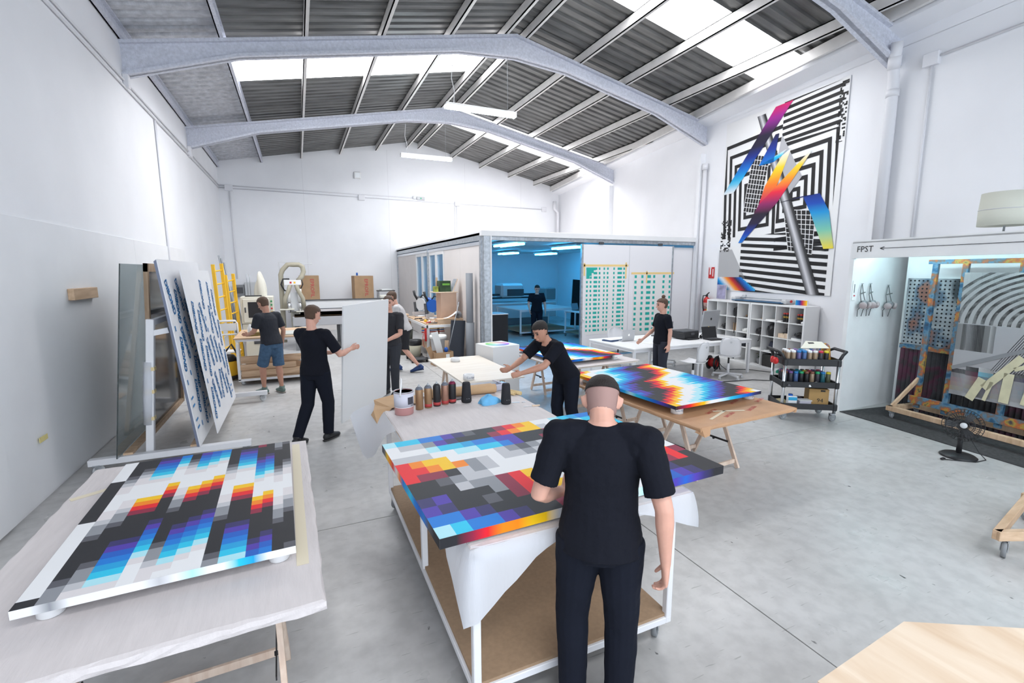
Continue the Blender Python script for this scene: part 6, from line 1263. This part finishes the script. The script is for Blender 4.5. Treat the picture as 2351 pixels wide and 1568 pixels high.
# ------------------------------------------------------------------ the large wall panel: a generic striped panel with rainbow bars
def mural():
    W,Hh=3.24,4.19; A=rwp(9.34,.012,1.69)
    t=ent('wall_mural','huge black and white striped panel with rainbow zigzag bars on the right wall','artwork',A); u=-dR; v=V(0,0,1); n=-nR
    b=MB(); L=[(0,0),(W,0),(W,Hh),(0,Hh)]; b.prism(L,n*.0,v,u,-.01) if False else b.prism([(y,x) for x,y in L],V(0,0,0),v,u,-.012); obj('panel',b,M_white,t)
    p=Paint(); lay=[.016]
    P=lambda a,b_: u*a+v*b_+n*lay[0]
    def add(poly,c,r=(0,0,W,Hh)):
        q=clip_rect(poly,*r)
        if q: p.poly([P(*k) for k in q],c)
    # nested rectangular stripes in three fields
    def nest(cx,cy,k0,k1,sp,wd,asp,rot,r):
        c_,s_=math.cos(rot),math.sin(rot); T=lambda x,y:(cx+x*c_-y*s_,cy+x*s_+y*c_)
        for k in range(k0,k1):
            a=sp*k+.05; b_=a*asp; a2,b2=a+wd,b_+wd
            for q in([(-a2,b_),(a2,b_),(a2,b2),(-a2,b2)],[(-a2,-b2),(a2,-b2),(a2,-b_),(-a2,-b_)],[(-a2,-b_),(-a,-b_),(-a,b_),(-a2,b_)],[(a,-b_),(a2,-b_),(a2,b_),(a,b_)]): add([T(*z) for z in q],KB,r)
    nest(1.05,2.2,0,10,.17,.085,1.55,.05,(.05,1.35,1.75,3.75)); nest(2.2,2.15,0,12,.17,.085,1.2,.05,(1.75,.9,3.12,3.3))
    for k in range(9): add([(1.2,3.30+.135*k),(W-.12,3.36+.135*k),(W-.12,3.43+.135*k),(1.2,3.37+.135*k)],KB,(1.75,3.3,W-.12,Hh-.02))
    for k in range(13): add([(.3,-.1+.155*k),(W,-.35+.155*k),(W,-.27+.155*k),(.3,-.02+.155*k)],KB,(.75,.0,3.12,1.35))
    r=random.Random(5)
    for k in range(170):
        x,y=r.randrange(5)*.035+W-.19,1.9+r.randrange(62)*.036; add([(x,y),(x+.034,y),(x+.034,y+.034),(x,y+.034)],KB,(0,3.0,W,Hh))
    for k in range(120):
        x,y=.03+r.randrange(10)*.035,1.0+r.randrange(22)*.036; add([(x,y),(x+.034,y),(x+.034,y+.034),(x,y+.034)],KB)
    add([(0,.32),(.95,.32),(.45,1.05),(0,1.05)],(.42,.42,.43))
    lay[0]=.0175
    for i in range(11):        # stepped rainbow strip at the lower left
        x0=.0; 
        for j in range(26):
            a=x0+.05*j; t_=(j/26*1.0+.03*i); w1=1.30-.045*i
            if a<w1: add([(a,.02+.03*i),(a+.05,.02+.03*i),(a+.05,.05+.03*i),(a,.05+.03*i)],ramp_col([(.02,.02,.03),(.01,.05,.3),(.01,.3,.65),(.7,.75,.78),(.85,.3,.03),(.5,.02,.03),(.03,.02,.05),(.01,.12,.5),(.03,.4,.7)],t_%1))
    def grid(poly,nx,ny):
        lay[0]=.0185; add(poly,KB); lay[0]=.0195; a,b_,c_,d=[Vector((*q,0)) for q in poly]
        for i in range(nx+1):
            s=i/nx; q0=a.lerp(b_,s); q1=d.lerp(c_,s); add([(q0.x-.008,q0.y),(q0.x+.008,q0.y),(q1.x+.008,q1.y),(q1.x-.008,q1.y)],KW)
        for i in range(ny+1):
            s=i/ny; q0=a.lerp(d,s); q1=b_.lerp(c_,s); add([(q0.x,q0.y-.007),(q1.x,q1.y-.007),(q1.x,q1.y+.007),(q0.x,q0.y+.007)],KW)
    grid([(.75,1.95),(1.25,1.85),(1.45,3.1),(.95,3.25)],6,12); grid([(2.15,.95),(2.75,.85),(2.75,1.75),(1.95,1.85)],7,9)
    lay[0]=.0205; add([(1.55,2.3),(1.9,2.0),(2.35,2.5),(1.75,3.5)],(.40,.40,.42))
    # grey tube across
    lay[0]=.0215; G=[.03,.25,.62,.30,.05,.02]
    for i in range(5):
        w0,w1=-.12+.048*i,-.12+.048*(i+1); q=clip_rect([(1.12+w0,Hh-.1),(1.12+w1,Hh-.1),(2.86+w1*1.3,0),(2.86+w0*1.3,0)],0,0,W,Hh)
        if q: 
            g0,g1=G[i],G[i+1]; q=[(1.12+w0,Hh-.1),(1.12+w1,Hh-.1),(2.86+w1*1.3,.003),(2.86+w0*1.3,.003)]; p.poly([P(*k) for k in q],[(g0,g0,g0*1.05),(g1,g1,g1*1.05),(g1,g1,g1*1.05),(g0,g0,g0*1.05)])
    RB1=[(.62,.02,.14),(.25,.02,.25),(.02,.015,.04),(.015,.012,.03),(.01,.03,.25),(.005,.17,.60),(.02,.45,.70),(.72,.74,.76)]
    RB2=[(.015,.012,.03),(.01,.03,.25),(.005,.17,.6),(.02,.50,.78),(.76,.76,.78),(.90,.60,.02),(.85,.18,.02),(.55,.01,.08),(.06,.01,.08)]
    RB3=[(.01,.17,.6),(.01,.05,.35),(.02,.015,.05),(.02,.014,.03),(.25,.02,.12),(.75,.02,.05),(.88,.30,.02),(.88,.60,.03),(.70,.75,.78)]
    RB4=[(.02,.014,.02),(.015,.012,.03),(.01,.03,.22),(.01,.07,.42),(.01,.28,.62),(.20,.55,.40),(.80,.65,.05)]
    def bar(path,widths,cols,lay_):
        lay[0]=lay_; n_=16; m=len(path)-1
        def pt(s):
            k=min(int(s*m),m-1); f=s*m-k; a,b_=path[k],path[k+1]; wa,wb=widths[k],widths[k+1]
            return (a[0]+(b_[0]-a[0])*f,a[1]+(b_[1]-a[1])*f,wa+(wb-wa)*f)
        N=n_*m
        for i in range(N):
            x0,y0,w0=pt(i/N); x1,y1,w1=pt((i+1)/N-1e-9); c0,c1=ramp_col(cols,i/N),ramp_col(cols,(i+1)/N)
            p.poly([P(x0-w0/2,y0),P(x0+w0/2,y0),P(x1+w1/2,y1),P(x1-w1/2,y1)],[c0,c0,c1,c1])
    bar([(1.75,4.15),(.20,2.45)],[.46,.36],RB1,.023); bar([(1.62,3.55),(1.36,2.95),(1.95,3.15),(1.55,2.45),(1.25,1.78)],[.10,.42,.16,.36,.24],RB2,.0245)
    bar([(.72,1.2),(1.5,2.05),(2.52,2.98)],[.12,.55,.06],RB3,.026); bar([(1.75,2.02),(2.62,2.08),(2.85,1.7),(3.12,.95)],[.05,.40,.42,.22],RB4,.0275)
    p.obj('printed_surface',M_paint,t)
mural()
# ------------------------------------------------------------------ people: one continuous body each, clothes as children
def lerp(a,b,t): return Vector(a)*(1-t)+Vector(b)*t
class Person:
    def __init__(s,name,label,loc,rotz,J=None,head=(0,0,0),skin=None,shirt=None,trousers=None,shoe=None,hair=None,voxel=.009,shorts=False,scale=1.0,hair_style='short',beard=False,curl=(.5,.5),folds=.004,female=False,heavy=0,thumb=(1,1),shirt_len=.90):
        s.root=ent(name,label,'person',loc,rotz); s.root.scale=(scale,)*3; s.vox=voxel
        j=dict(pelvis=(0,0,.95),chest=(0,.0,1.27),neck=(0,-.015,1.475),head=(0,.02,1.655),
          shR=(.185,-.015,1.425),shL=(-.185,-.015,1.425),elR=(.245,-.03,1.14),elL=(-.245,-.03,1.14),wrR=(.265,.06,.89),wrL=(-.265,.06,.89),
          hdR=None,hdL=None,hipR=(.092,0,.91),hipL=(-.092,0,.91),knR=(.105,.02,.50),knL=(-.105,.02,.50),anR=(.11,-.03,.085),anL=(-.11,-.03,.085),toR=(.13,.14,.03),toL=(-.13,.14,.03))
        j.update(J or {}); j={k:(Vector(v) if v is not None else None) for k,v in j.items()}; s.j=j
        ax=(j['shR']-j['shL']).normalized(); hx=(j['hipR']-j['hipL']).normalized(); s.ax=ax
        f=.92 if female else 1.0
        def spine(t):   # pelvis -> chest -> neck
            return lerp(lerp(j['pelvis'],j['chest'],t),lerp(j['chest'],j['neck'],t),t) if False else (lerp(j['pelvis'],j['chest'],t*2) if t<.5 else lerp(j['chest'],j['neck'],(t-.5)*2))
        prof=[(-.28,.13,.10),(-.12,.165,.115),(.03,.165,.115),(.22,.142,.100),(.38,.148,.105),(.52,.165,.115),(.68,.172,.112),(.84,.155,.095),(.94,.10,.072),(1.02,.06,.058)]
        dn=(j['pelvis']-j['chest']).normalized()
        tp_=[(spine(t) if t>=0 else j['pelvis']+dn*(-t)*.35) for t,_,_ in prof]
        body=MB(); body.tube(tp_,[(a*f,b*(1+heavy)) for _,a,b in prof],20,0,True,ax)
        R=Matrix.Rotation(head[2],3,'Z')@Matrix.Rotation(head[0],3,'X')@Matrix.Rotation(head[1],3,'Y'); hc=j['head']; s.R=R; s.hc=hc
        hp=lambda x,y,z: hc+R@Vector((x,y,z))
        s.hp=hp
        body.tube([j['neck']-V(0,0,.05),j['neck'],lerp(j['neck'],hp(0,-.025,-.07),.6),hp(0,-.02,-.05)],[(.072,.066),(.060,.060),(.056,.058),(.055,.058)],14,0,True,ax)
        # head: cranium, face, jaw, nose, ears
        rings=[(-.118,.022,.030,.045),(-.105,.040,.048,.040),(-.080,.055,.070,.022),(-.045,.066,.086,.008),(0,.074,.095,.0),(.04,.077,.098,-.006),(.075,.070,.088,-.008),(.10,.052,.066,-.008),(.116,.028,.036,-.008),(.121,.006,.008,-.008)]
        body.tube([hp(0,y,z) for z,a,b,y in rings],[(a,b) for z,a,b,y in rings],20,0,True,R@V(1,0,0))
        body.tube([hp(0,.092,.02),hp(0,.108,-.012),hp(0,.118,-.028),hp(0,.100,-.04)],[.006,.011,.014,.008],8); body.tube([hp(0,.082,-.055),hp(0,.096,-.066),hp(0,.080,-.078)],[(.018,.008),(.024,.010),(.016,.008)],8,0,True,R@V(1,0,0))
        for sg in(-1,1): body.tube([hp(sg*.070,-.005,-.035),hp(sg*.083,-.012,-.012),hp(sg*.088,-.018,.012),hp(sg*.074,-.010,.022)],[(.006,.012),(.008,.017),(.009,.018),(.005,.010)],8)
        # limbs
        for S_,sg in(('R',1),('L',-1)):
            sh,el,wr=j['sh'+S_],j['el'+S_],j['wr'+S_]; inn=lerp(sh,j['neck'],.62)-V(0,0,.035); md=lerp(sh,j['neck'],.25)-V(0,0,.012)
            body.tube([inn,md,lerp(sh,el,.03),lerp(sh,el,.3),lerp(sh,el,.65),el,lerp(el,wr,.25),lerp(el,wr,.6),wr],[(.05*f,.055*f),(.060*f,.062*f),(.064*f,.062*f),(.054*f,.055*f),(.047*f,.047*f),(.041*f,.041*f),(.045*f,.041*f),(.036*f,.032*f),(.028*f,.023*f)],14)
            s.hand(body,el,wr,j['hd'+S_],sg,curl[0 if S_=='R' else 1],thumb[0 if S_=='R' else 1])
            hp_,kn,an=j['hip'+S_],j['kn'+S_],j['an'+S_]
            body.tube([lerp(hp_,j['pelvis'],.3)+V(0,0,.02),hp_,lerp(hp_,kn,.25),lerp(hp_,kn,.6),kn,lerp(kn,an,.22),lerp(kn,an,.5),lerp(kn,an,.85),an],[(.085,.095),(.094,.102),(.086,.092),(.070,.074),(.056,.058),(.055,.060),(.048,.052),(.034,.036),(.034,.036)],14)
            to=j['to'+S_]; d=(to-an); d.z=0; heel=V(an.x,an.y,0)-d.normalized()*.05+V(0,0,.035 if an.z<.12 else an.z-.05); 
            body.tube([heel,V(an.x,an.y,max(.045,an.z-.04)),lerp(an,to,.6)-V(0,0,.012),to],[(.028,.03),(.036,.038),(.038,.026),(.030,.018)],10)
        o=obj('body',body,skin or M_skin,s.root); s.remesh(o,voxel,2)
        # eyes, brows, mouth
        for sg in(-1,1):
            obj('eye',MB().sphere(hp(sg*.030,.083,.012),.0125,10),mat('eye_dark',(.05,.035,.03),.2),s.root); obj('eyebrow',MB().tube([hp(sg*.014,.094,.034),hp(sg*.030,.094,.039),hp(sg*.046,.082,.034)],.0042,6),hair,s.root)
        obj('mouth',MB().tube([hp(-.022,.090,-.066),hp(0,.0985,-.066),hp(.022,.090,-.066)],[.003,.0045,.003],6),mat('lips',(.42,.16,.14),.5),s.root)
        s.clothes(shirt,trousers,shoe,shorts,folds,f,heavy,shirt_len); s.hairdo(hair,hair_style,beard)
    def remesh(s,o,vox,sm,disp=0,dsz=.12):
        m=o.modifiers.new('Remesh','REMESH'); m.mode='VOXEL'; m.voxel_size=vox; m.use_smooth_shade=True
        k=o.modifiers.new('Smooth','SMOOTH'); k.iterations=sm*2; k.factor=.5
        if disp:
            tx=bpy.data.textures.new('folds','CLOUDS'); tx.noise_scale=dsz; tx.noise_depth=2
            d=o.modifiers.new('Displace','DISPLACE'); d.texture=tx; d.strength=disp; d.mid_level=.45; d.texture_coords='LOCAL'
    def hand(s,b,el,wr,hd,sg,curl,thumb):
        d=(wr-el).normalized() if hd is None else Vector(hd).normalized()
        ref=V(0,1,0) if abs(d.y)<.85 else V(0,0,1)
        # palm faces the thigh when the arm hangs: thumb side forwards
        t=(ref-d*ref.dot(d)).normalized()*thumb; n=d.cross(t).normalized()*sg   # t: towards the thumb, n: palm normal
        if n.dot(V(-sg,0,0))<0 and abs(d.z)>.5: n=-n
        if abs(d.z)<=.5 and n.z>0: n=-n
        P=wr+d*.0
        b.tube([wr-d*.01,wr+d*.03,wr+d*.065,wr+d*.092],[(.027,.021),(.036,.019),(.042,.016),(.040,.013)],12,0,True,t)
        for k,(off,L,r) in enumerate(((.029,.072,.0088),(.0095,.080,.0092),(-.0095,.075,.0088),(-.028,.058,.0078))):
            base=wr+d*.085+t*off; seg=[L*.45,L*.30,L*.25]; p=base-d*.02; pts=[p,base]; a=curl*(.55+.12*k)
            dd=d.copy(); cur=base
            for q in seg:
                dd=(Matrix.Rotation(1,3,'X') and (d*math.cos(a)+n*math.sin(a))); cur=cur+dd*q; pts.append(cur.copy()); a+=curl*(.75+.05*k)
            b.tube(pts,[r,r*1.02,r,r*.93,r*.75],8)
        tb=wr+d*.025+t*.026; td=(t*.75+d*.75+n*.35).normalized(); td2=(t*.25+d*.95+n*.55*(.4+curl)).normalized()
        b.tube([wr+d*.012+t*.012,tb,tb+td*.034,tb+td*.034+td2*.030,tb+td*.034+td2*.052],[.013,.0135,.0112,.0100,.0078],8)
    def clothes(s,shirt,trs,shoe,shorts,folds,f,heavy,slen):
        j=s.j; ax=s.ax
        sp=lambda t:(lerp(j['pelvis'],j['chest'],t*2) if t<.5 else lerp(j['chest'],j['neck'],(t-.5)*2))
        dn=(j['pelvis']-j['chest']).normalized(); hem=j['pelvis']+dn*(.95-slen)
        b=MB(); P=[hem,j['pelvis']+dn*-.03,sp(.2),sp(.38),sp(.54),sp(.70),sp(.86),sp(.95),sp(1.0)]
        b.tube(P,[(.200*f,.150*(1+heavy)),(.196*f,.140*(1+heavy)),(.175*f,.124*(1+heavy)),(.170*f,.124*(1+heavy)),(.182*f,.130*(1+heavy)),(.188*f,.126),(.166*f,.106),(.100*f,.082),(.076,.074)],24,0,True,ax)
        for S_ in('R','L'):
            sh,el=j['sh'+S_],j['el'+S_]; inn=lerp(sh,j['neck'],.62)-V(0,0,.035); md=lerp(sh,j['neck'],.25)-V(0,0,.012); b.sphere(lerp(sh,el,.04),.076*f,16); b.sphere(lerp(sh,j['chest'],.2),.075*f,14)
            b.tube([inn,md,lerp(sh,el,.03),lerp(sh,el,.3),lerp(sh,el,.62),lerp(sh,el,.78)],[(.058*f,.066*f),(.070*f,.072*f),(.076*f,.074*f),(.074*f,.072*f),(.069*f,.068*f),(.070*f,.068*f)],16)
        o=obj('t_shirt',b,shirt,s.root); s.remesh(o,s.vox,2,folds,.10)
        b=MB(); hx=(j['hipR']-j['hipL']).normalized()
        b.tube([j['pelvis']+dn*-.07,j['pelvis'],lerp(j['hipR'],j['hipL'],.5)+V(0,0,-.02),lerp(j['hipR'],j['hipL'],.5)+V(0,0,-.07)],[(.156*f,.115*(1+heavy)),(.168*f,.124*(1+heavy)),(.178*f,.128),(.15*f,.11)],22,0,True,hx)
        for S_ in('R','L'):
            h,k,a=j['hip'+S_],j['kn'+S_],j['an'+S_]
            if shorts: b.tube([h+V(0,0,.03),h,lerp(h,k,.3),lerp(h,k,.75),lerp(h,k,.98)],[(.10,.112),(.106,.116),(.100,.106),(.094,.098),(.096,.100)],16)
            else: b.tube([h+V(0,0,.03),h,lerp(h,k,.3),lerp(h,k,.7),k,lerp(k,a,.3),lerp(k,a,.7),lerp(k,a,.98)],[(.10,.112),(.106,.116),(.100,.104),(.086,.090),(.078,.080),(.074,.078),(.066,.070),(.062,.066)],16)
        o=obj('shorts' if shorts else 'trousers',b,trs,s.root); s.remesh(o,s.vox,2,folds,.14)
        if not shoe: return
        up_,sole=shoe if isinstance(shoe,tuple) else (shoe,shoe)
        for S_ in('R','L'):
            a,to=j['an'+S_],j['to'+S_]; d=(to-a); pitch=d.z; d.z=0; L=d.length; d.normalize(); c=V(a.x,a.y,0); zz=a.z-.085
            b=MB(); q=lambda t,z:c+d*t+V(0,0,z+zz*max(0,1-max(0,t)/.17))
            b.tube([q(-.085,.05),q(-.06,.055),q(0,.060),q(.07,.050),q(.14,.038),q(.185,.033),q(.20,.03)],[(.022,.026),(.037,.046),(.042,.058),(.046,.044),(.046,.030),(.034,.022),(.012,.012)],14,0,True,V(-d.y,d.x,0)); b.tube([q(0,.08),q(-.01,.125)],[(.042,.050),(.043,.050)],14)
            sh_=obj('shoe',b,up_,s.root); b=MB(); b.tube([q(-.09,.012),q(-.05,.012),q(.05,.012),q(.14,.012),q(.195,.014)],[(.028,.012),(.042,.013),(.047,.013),(.048,.012),(.022,.010)],12,0,True,V(-d.y,d.x,0)); obj('sole',b,sole,sh_)
    def shell(s,name,m,cond,k=1.05,parent=None,ofs=(0,0,0)):
        b=MB(); n,mm=32,22; L=[]; F=[]
        pr=[(-.118,.022,.030,.045),(-.105,.040,.048,.040),(-.080,.055,.070,.022),(-.045,.066,.086,.008),(0,.074,.095,.0),(.04,.077,.098,-.006),(.075,.070,.088,-.008),(.10,.052,.066,-.008),(.116,.028,.036,-.008),(.1212,.004,.005,-.008)]
        def ring(z):
            for a_,b_ in zip(pr[:-1],pr[1:]):
                if a_[0]<=z<=b_[0]+1e-9: t=(z-a_[0])/(b_[0]-a_[0]); return [a_[i]*(1-t)+b_[i]*t for i in range(4)]
            return pr[-1]
        zs=[-.118+.2392*i/mm for i in range(mm+1)]; loc=[]
        for z in zs:
            _,a,b2,y0=ring(z)
            for i in range(n):
                t=2*PI*i/n; p=Vector((a*math.cos(t)*k,y0+b2*math.sin(t)*k,z*(1+(k-1)*.8)))+Vector(ofs); loc.append(p); L.append(s.hp(*p))
        for i in range(mm):
            for q in range(n):
                f=(i*n+q,i*n+(q+1)%n,(i+1)*n+(q+1)%n,(i+1)*n+q); c=sum((loc[v] for v in f),Vector((0,0,0)))/4
                if cond(c.x,c.y,c.z): F.append(f)
        F.append(tuple(mm*n+i for i in range(n))) if cond(0,0,.12) else None
        used=sorted({v for f in F for v in f}); mp={v:i for i,v in enumerate(used)}
        b.add([L[v] for v in used],[tuple(mp[v] for v in f) for f in F],0,True); o=obj(name,b,m,parent or s.root)
        sd=o.modifiers.new('Solid','SOLIDIFY'); sd.thickness=.006; sd.offset=0; return o
    def hairdo(s,m,style,beard):
        if style=='fade':
            s.shell('hair',m,lambda x,y,z:z>(.052 if y<.02 else .045+.28*max(0,y-.02)) and not(y>.072 and z<.075),1.075); s.shell('shaved_hair',mat('stubble',(.34,.21,.185),.8),lambda x,y,z:-.06<z<=.07 and y<.028 and not(abs(x)>.066 and -.04<y<.02 and z<.03),1.014)
        else:
            s.shell('hair',m,lambda x,y,z:(z>.045+.25*max(0,y) if y>0 else z>-.06-.25*y*0) and not(y>.07 and z<.07) and not(y>-.02 and z<.02),1.10 if style=='short' else 1.13)
            if style=='bun': obj('hair_bun',MB().sphere(s.hp(.01,-.04,.155),.036,12).tube([s.hp(0,-.03,.11),s.hp(0,-.036,.14)],[.03,.02],8),m,s.root)
        if beard: s.shell('beard',m,lambda x,y,z:z<-.035 and y>-.01 and not(abs(x)<.03 and -.078<z<-.055 and y>.06),1.06)
M_teeblk=mat('black_tshirt',(.0065,.0075,.013),.9,bump=.25,bscale=45,spec=.25); M_trblk=mat('black_trousers',(.006,.008,.016),.85,bump=.3,bscale=18,spec=.25); M_teegrey=mat('grey_tshirt',(.50,.48,.48),.9,bump=.25,bscale=40)
M_denim=mat('blue_denim',(.055,.11,.19),.9,noise=.2,nscale=20,bump=.2,bscale=80); M_hairblk=mat('dark_hair',(.016,.011,.009),.6,bump=.8,bscale=160); M_hairbr=mat('brown_hair',(.09,.05,.03),.6,bump=.8,bscale=140)
M_shblk=(mat('black_shoe',(.018,.018,.02),.5),mat('black_sole',(.03,.03,.03),.7)); M_shblue=(mat('blue_shoe',(.02,.05,.16),.6),mat('navy_sole',(.04,.06,.12),.7)); M_shgreen=(mat('grey_green_shoe',(.13,.19,.17),.7),mat('pale_sole',(.30,.27,.24),.7))
# man in the foreground, back to the camera, left forearm on the painting
Person('person','man in black t-shirt and trousers seen from behind at the large pixel painting',(1.235,1.735,0),math.radians(-35),
  dict(pelvis=(0,0,.96),chest=(0,.01,1.285),neck=(0,.02,1.505),head=(-.005,.112,1.580),shR=(.195,-.02,1.45),shL=(-.195,.0,1.45),elR=(.275,-.10,1.16),wrR=(.295,-.08,.89),hdR=(.02,.10,-1),elL=(-.285,-.05,1.16),wrL=(-.20,.22,1.055),hdL=(.35,.95,-.12),hipR=(.095,0,.93),hipL=(-.095,0,.93),knR=(.115,.01,.50),knL=(-.125,.02,.50)),
  head=(-.50,0,0),shirt=M_teeblk,trousers=M_trblk,shoe=M_shblk,hair=M_hairblk,voxel=.0055,hair_style='fade',curl=(.75,.25),folds=.012,scale=1.0,shirt_len=.885)
# two people carrying a white panel
pn=ent('carried_board','tall blank white board being carried by two people','board',(.42,6.70,.13)); pd=Vector((.80,1.30,0)).normalized()
obj('panel',MB().prism([(0,0),(1.55,0),(1.55,1.62),(0,1.62)],(0,0,0),pd,(.06,-.02,1),.022),M_white,pn)
Person('person','man in black clothes carrying the near edge of the white board',(.13,6.48,0),math.radians(-38),
  dict(elR=(.30,.12,1.14),wrR=(.30,.36,1.18),hdR=(.1,1,.1),elL=(-.20,.14,1.14),wrL=(.02,.34,1.12),hdL=(.6,.8,0),knR=(.10,.09,.51),anR=(.10,.06,.085),toR=(.12,.24,.03),knL=(-.11,-.04,.50),anL=(-.12,-.27,.11),toL=(-.13,-.10,.04)),
  head=(-.25,0,-.3),shirt=M_teeblk,trousers=M_trblk,shoe=M_shblk,hair=M_hairbr,skin=M_skin,curl=(.9,.9),folds=.008)
Person('person','person in black top and trousers holding the far edge of the white board',(1.44,8.52,0),math.radians(150),
  dict(elR=(.27,.10,1.16),wrR=(.16,.33,1.28),hdR=(-.3,.9,.3),elL=(-.24,.14,1.12),wrL=(-.05,.34,1.02),hdL=(.3,.9,.1),knL=(-.1,.10,.51),anL=(-.1,.10,.085),toL=(-.11,.27,.03)),
  head=(-.1,0,.3),shirt=mat('charcoal_top',(.025,.025,.03),.85,bump=.2,bscale=40),trousers=mat('charcoal_trousers',(.03,.032,.04),.85),shoe=M_shblk,hair=M_hairbr,curl=(.9,.9),folds=.008)
Person('person','bearded man in grey t-shirt, black shorts and blue shoes walking behind the board',(2.08,10.35,0),math.radians(75),
  dict(pelvis=(0,0,.93),chest=(0,.10,1.24),neck=(0,.18,1.43),head=(0,.25,1.60),shR=(.185,.15,1.39),shL=(-.185,.15,1.39),elR=(.25,.22,1.10),wrR=(.14,.42,.98),hdR=(-.2,1,0),elL=(-.25,.20,1.10),wrL=(-.16,.44,1.00),hdL=(.2,1,0),hipR=(.09,0,.90),hipL=(-.09,0,.90),knR=(.10,.20,.53),anR=(.10,.18,.10),toR=(.11,.35,.03),knL=(-.10,.02,.50),anL=(-.11,-.28,.13),toL=(-.12,-.12,.035)),
  head=(-.3,0,.2),shirt=M_teegrey,trousers=mat('black_shorts',(.016,.016,.02),.85),shoe=M_shblue,hair=M_hairbr,shorts=True,beard=True,curl=(.8,.8),folds=.008,scale=1.03)
Person('person','man in dark t-shirt and denim shorts walking past the workbench',(-.50,9.45,0),math.radians(40),
  dict(pelvis=(0,0,.95),chest=(0,.06,1.27),neck=(0,.09,1.47),head=(0,.15,1.63),shR=(.185,.06,1.42),shL=(-.185,.06,1.42),elR=(.26,.0,1.14),wrR=(.25,.05,.87),elL=(-.24,.12,1.16),wrL=(-.18,.36,1.08),hdL=(.1,1,0),knR=(.10,-.01,.50),anR=(.10,-.05,.085),toR=(.14,.12,.03),knL=(-.1,.16,.52),anL=(-.1,.16,.085),toL=(-.12,.33,.03)),
  head=(-.4,0,.2),shirt=mat('navy_tshirt',(.018,.020,.028),.85,bump=.2,bscale=40),trousers=M_denim,shoe=M_shgreen,hair=M_hairbr,shorts=True,curl=(.6,.6),folds=.008,skin=M_skin2)
Person('person','man in black t-shirt reaching across the rolling table with both arms',(2.98,5.02,0),math.radians(100),
  dict(pelvis=(0,-.02,.93),chest=(0,.16,1.20),neck=(0,.29,1.36),head=(0,.39,1.49),shR=(.185,.26,1.32),shL=(-.185,.26,1.32),elR=(.24,.48,1.13),wrR=(.14,.72,1.06),hdR=(-.2,1,-.1),elL=(-.22,.50,1.12),wrL=(-.10,.74,1.04),hdL=(.2,1,-.1),hipR=(.09,-.03,.90),hipL=(-.09,-.03,.90),knR=(.10,.04,.50),knL=(-.11,-.02,.50),anL=(-.12,-.14,.085),toL=(-.13,.03,.03)),
  head=(-.45,0,.15),shirt=M_teeblk,trousers=M_trblk,shoe=M_shblk,hair=M_hairblk,curl=(.6,.6),folds=.008,skin=M_skin2,scale=1.0)
Person('person','woman in black t-shirt with hair in a bun standing at the desk corner',(6.13,6.82,0),math.radians(78),
  dict(pelvis=(0,0,.93),chest=(0,.01,1.24),neck=(0,-.01,1.43),head=(0,.02,1.60),shR=(.165,-.01,1.38),shL=(-.165,-.01,1.38),elR=(.25,.02,1.12),wrR=(.26,.26,.92),hdR=(0,.8,-.5),elL=(-.23,-.04,1.12),wrL=(-.26,.0,.88),hipR=(.09,0,.90),hipL=(-.09,0,.90)),
  head=(-.1,0,-.15),shirt=M_teeblk,trousers=mat('navy_trousers',(.02,.022,.035),.85,bump=.2,bscale=25),shoe=M_shblk,hair=mat('chestnut_hair',(.10,.055,.035),.6,bump=.8,bscale=140),hair_style='bun',female=True,curl=(.4,.5),folds=.007,scale=.985)
Person('person','man in black t-shirt standing at the table inside the blue lit office',(7.12,13.85,0),math.radians(160),
  dict(chest=(0,.03,1.26),neck=(0,.05,1.46),head=(0,.11,1.63),elR=(.27,.02,1.15),wrR=(.25,.16,.93),elL=(-.27,.0,1.14),wrL=(-.28,.06,.88)),
  head=(-.35,0,.1),shirt=M_teeblk,trousers=M_trblk,shoe=M_shblk,hair=M_hairblk,voxel=.011,curl=(.5,.5),folds=.008,scale=1.0)
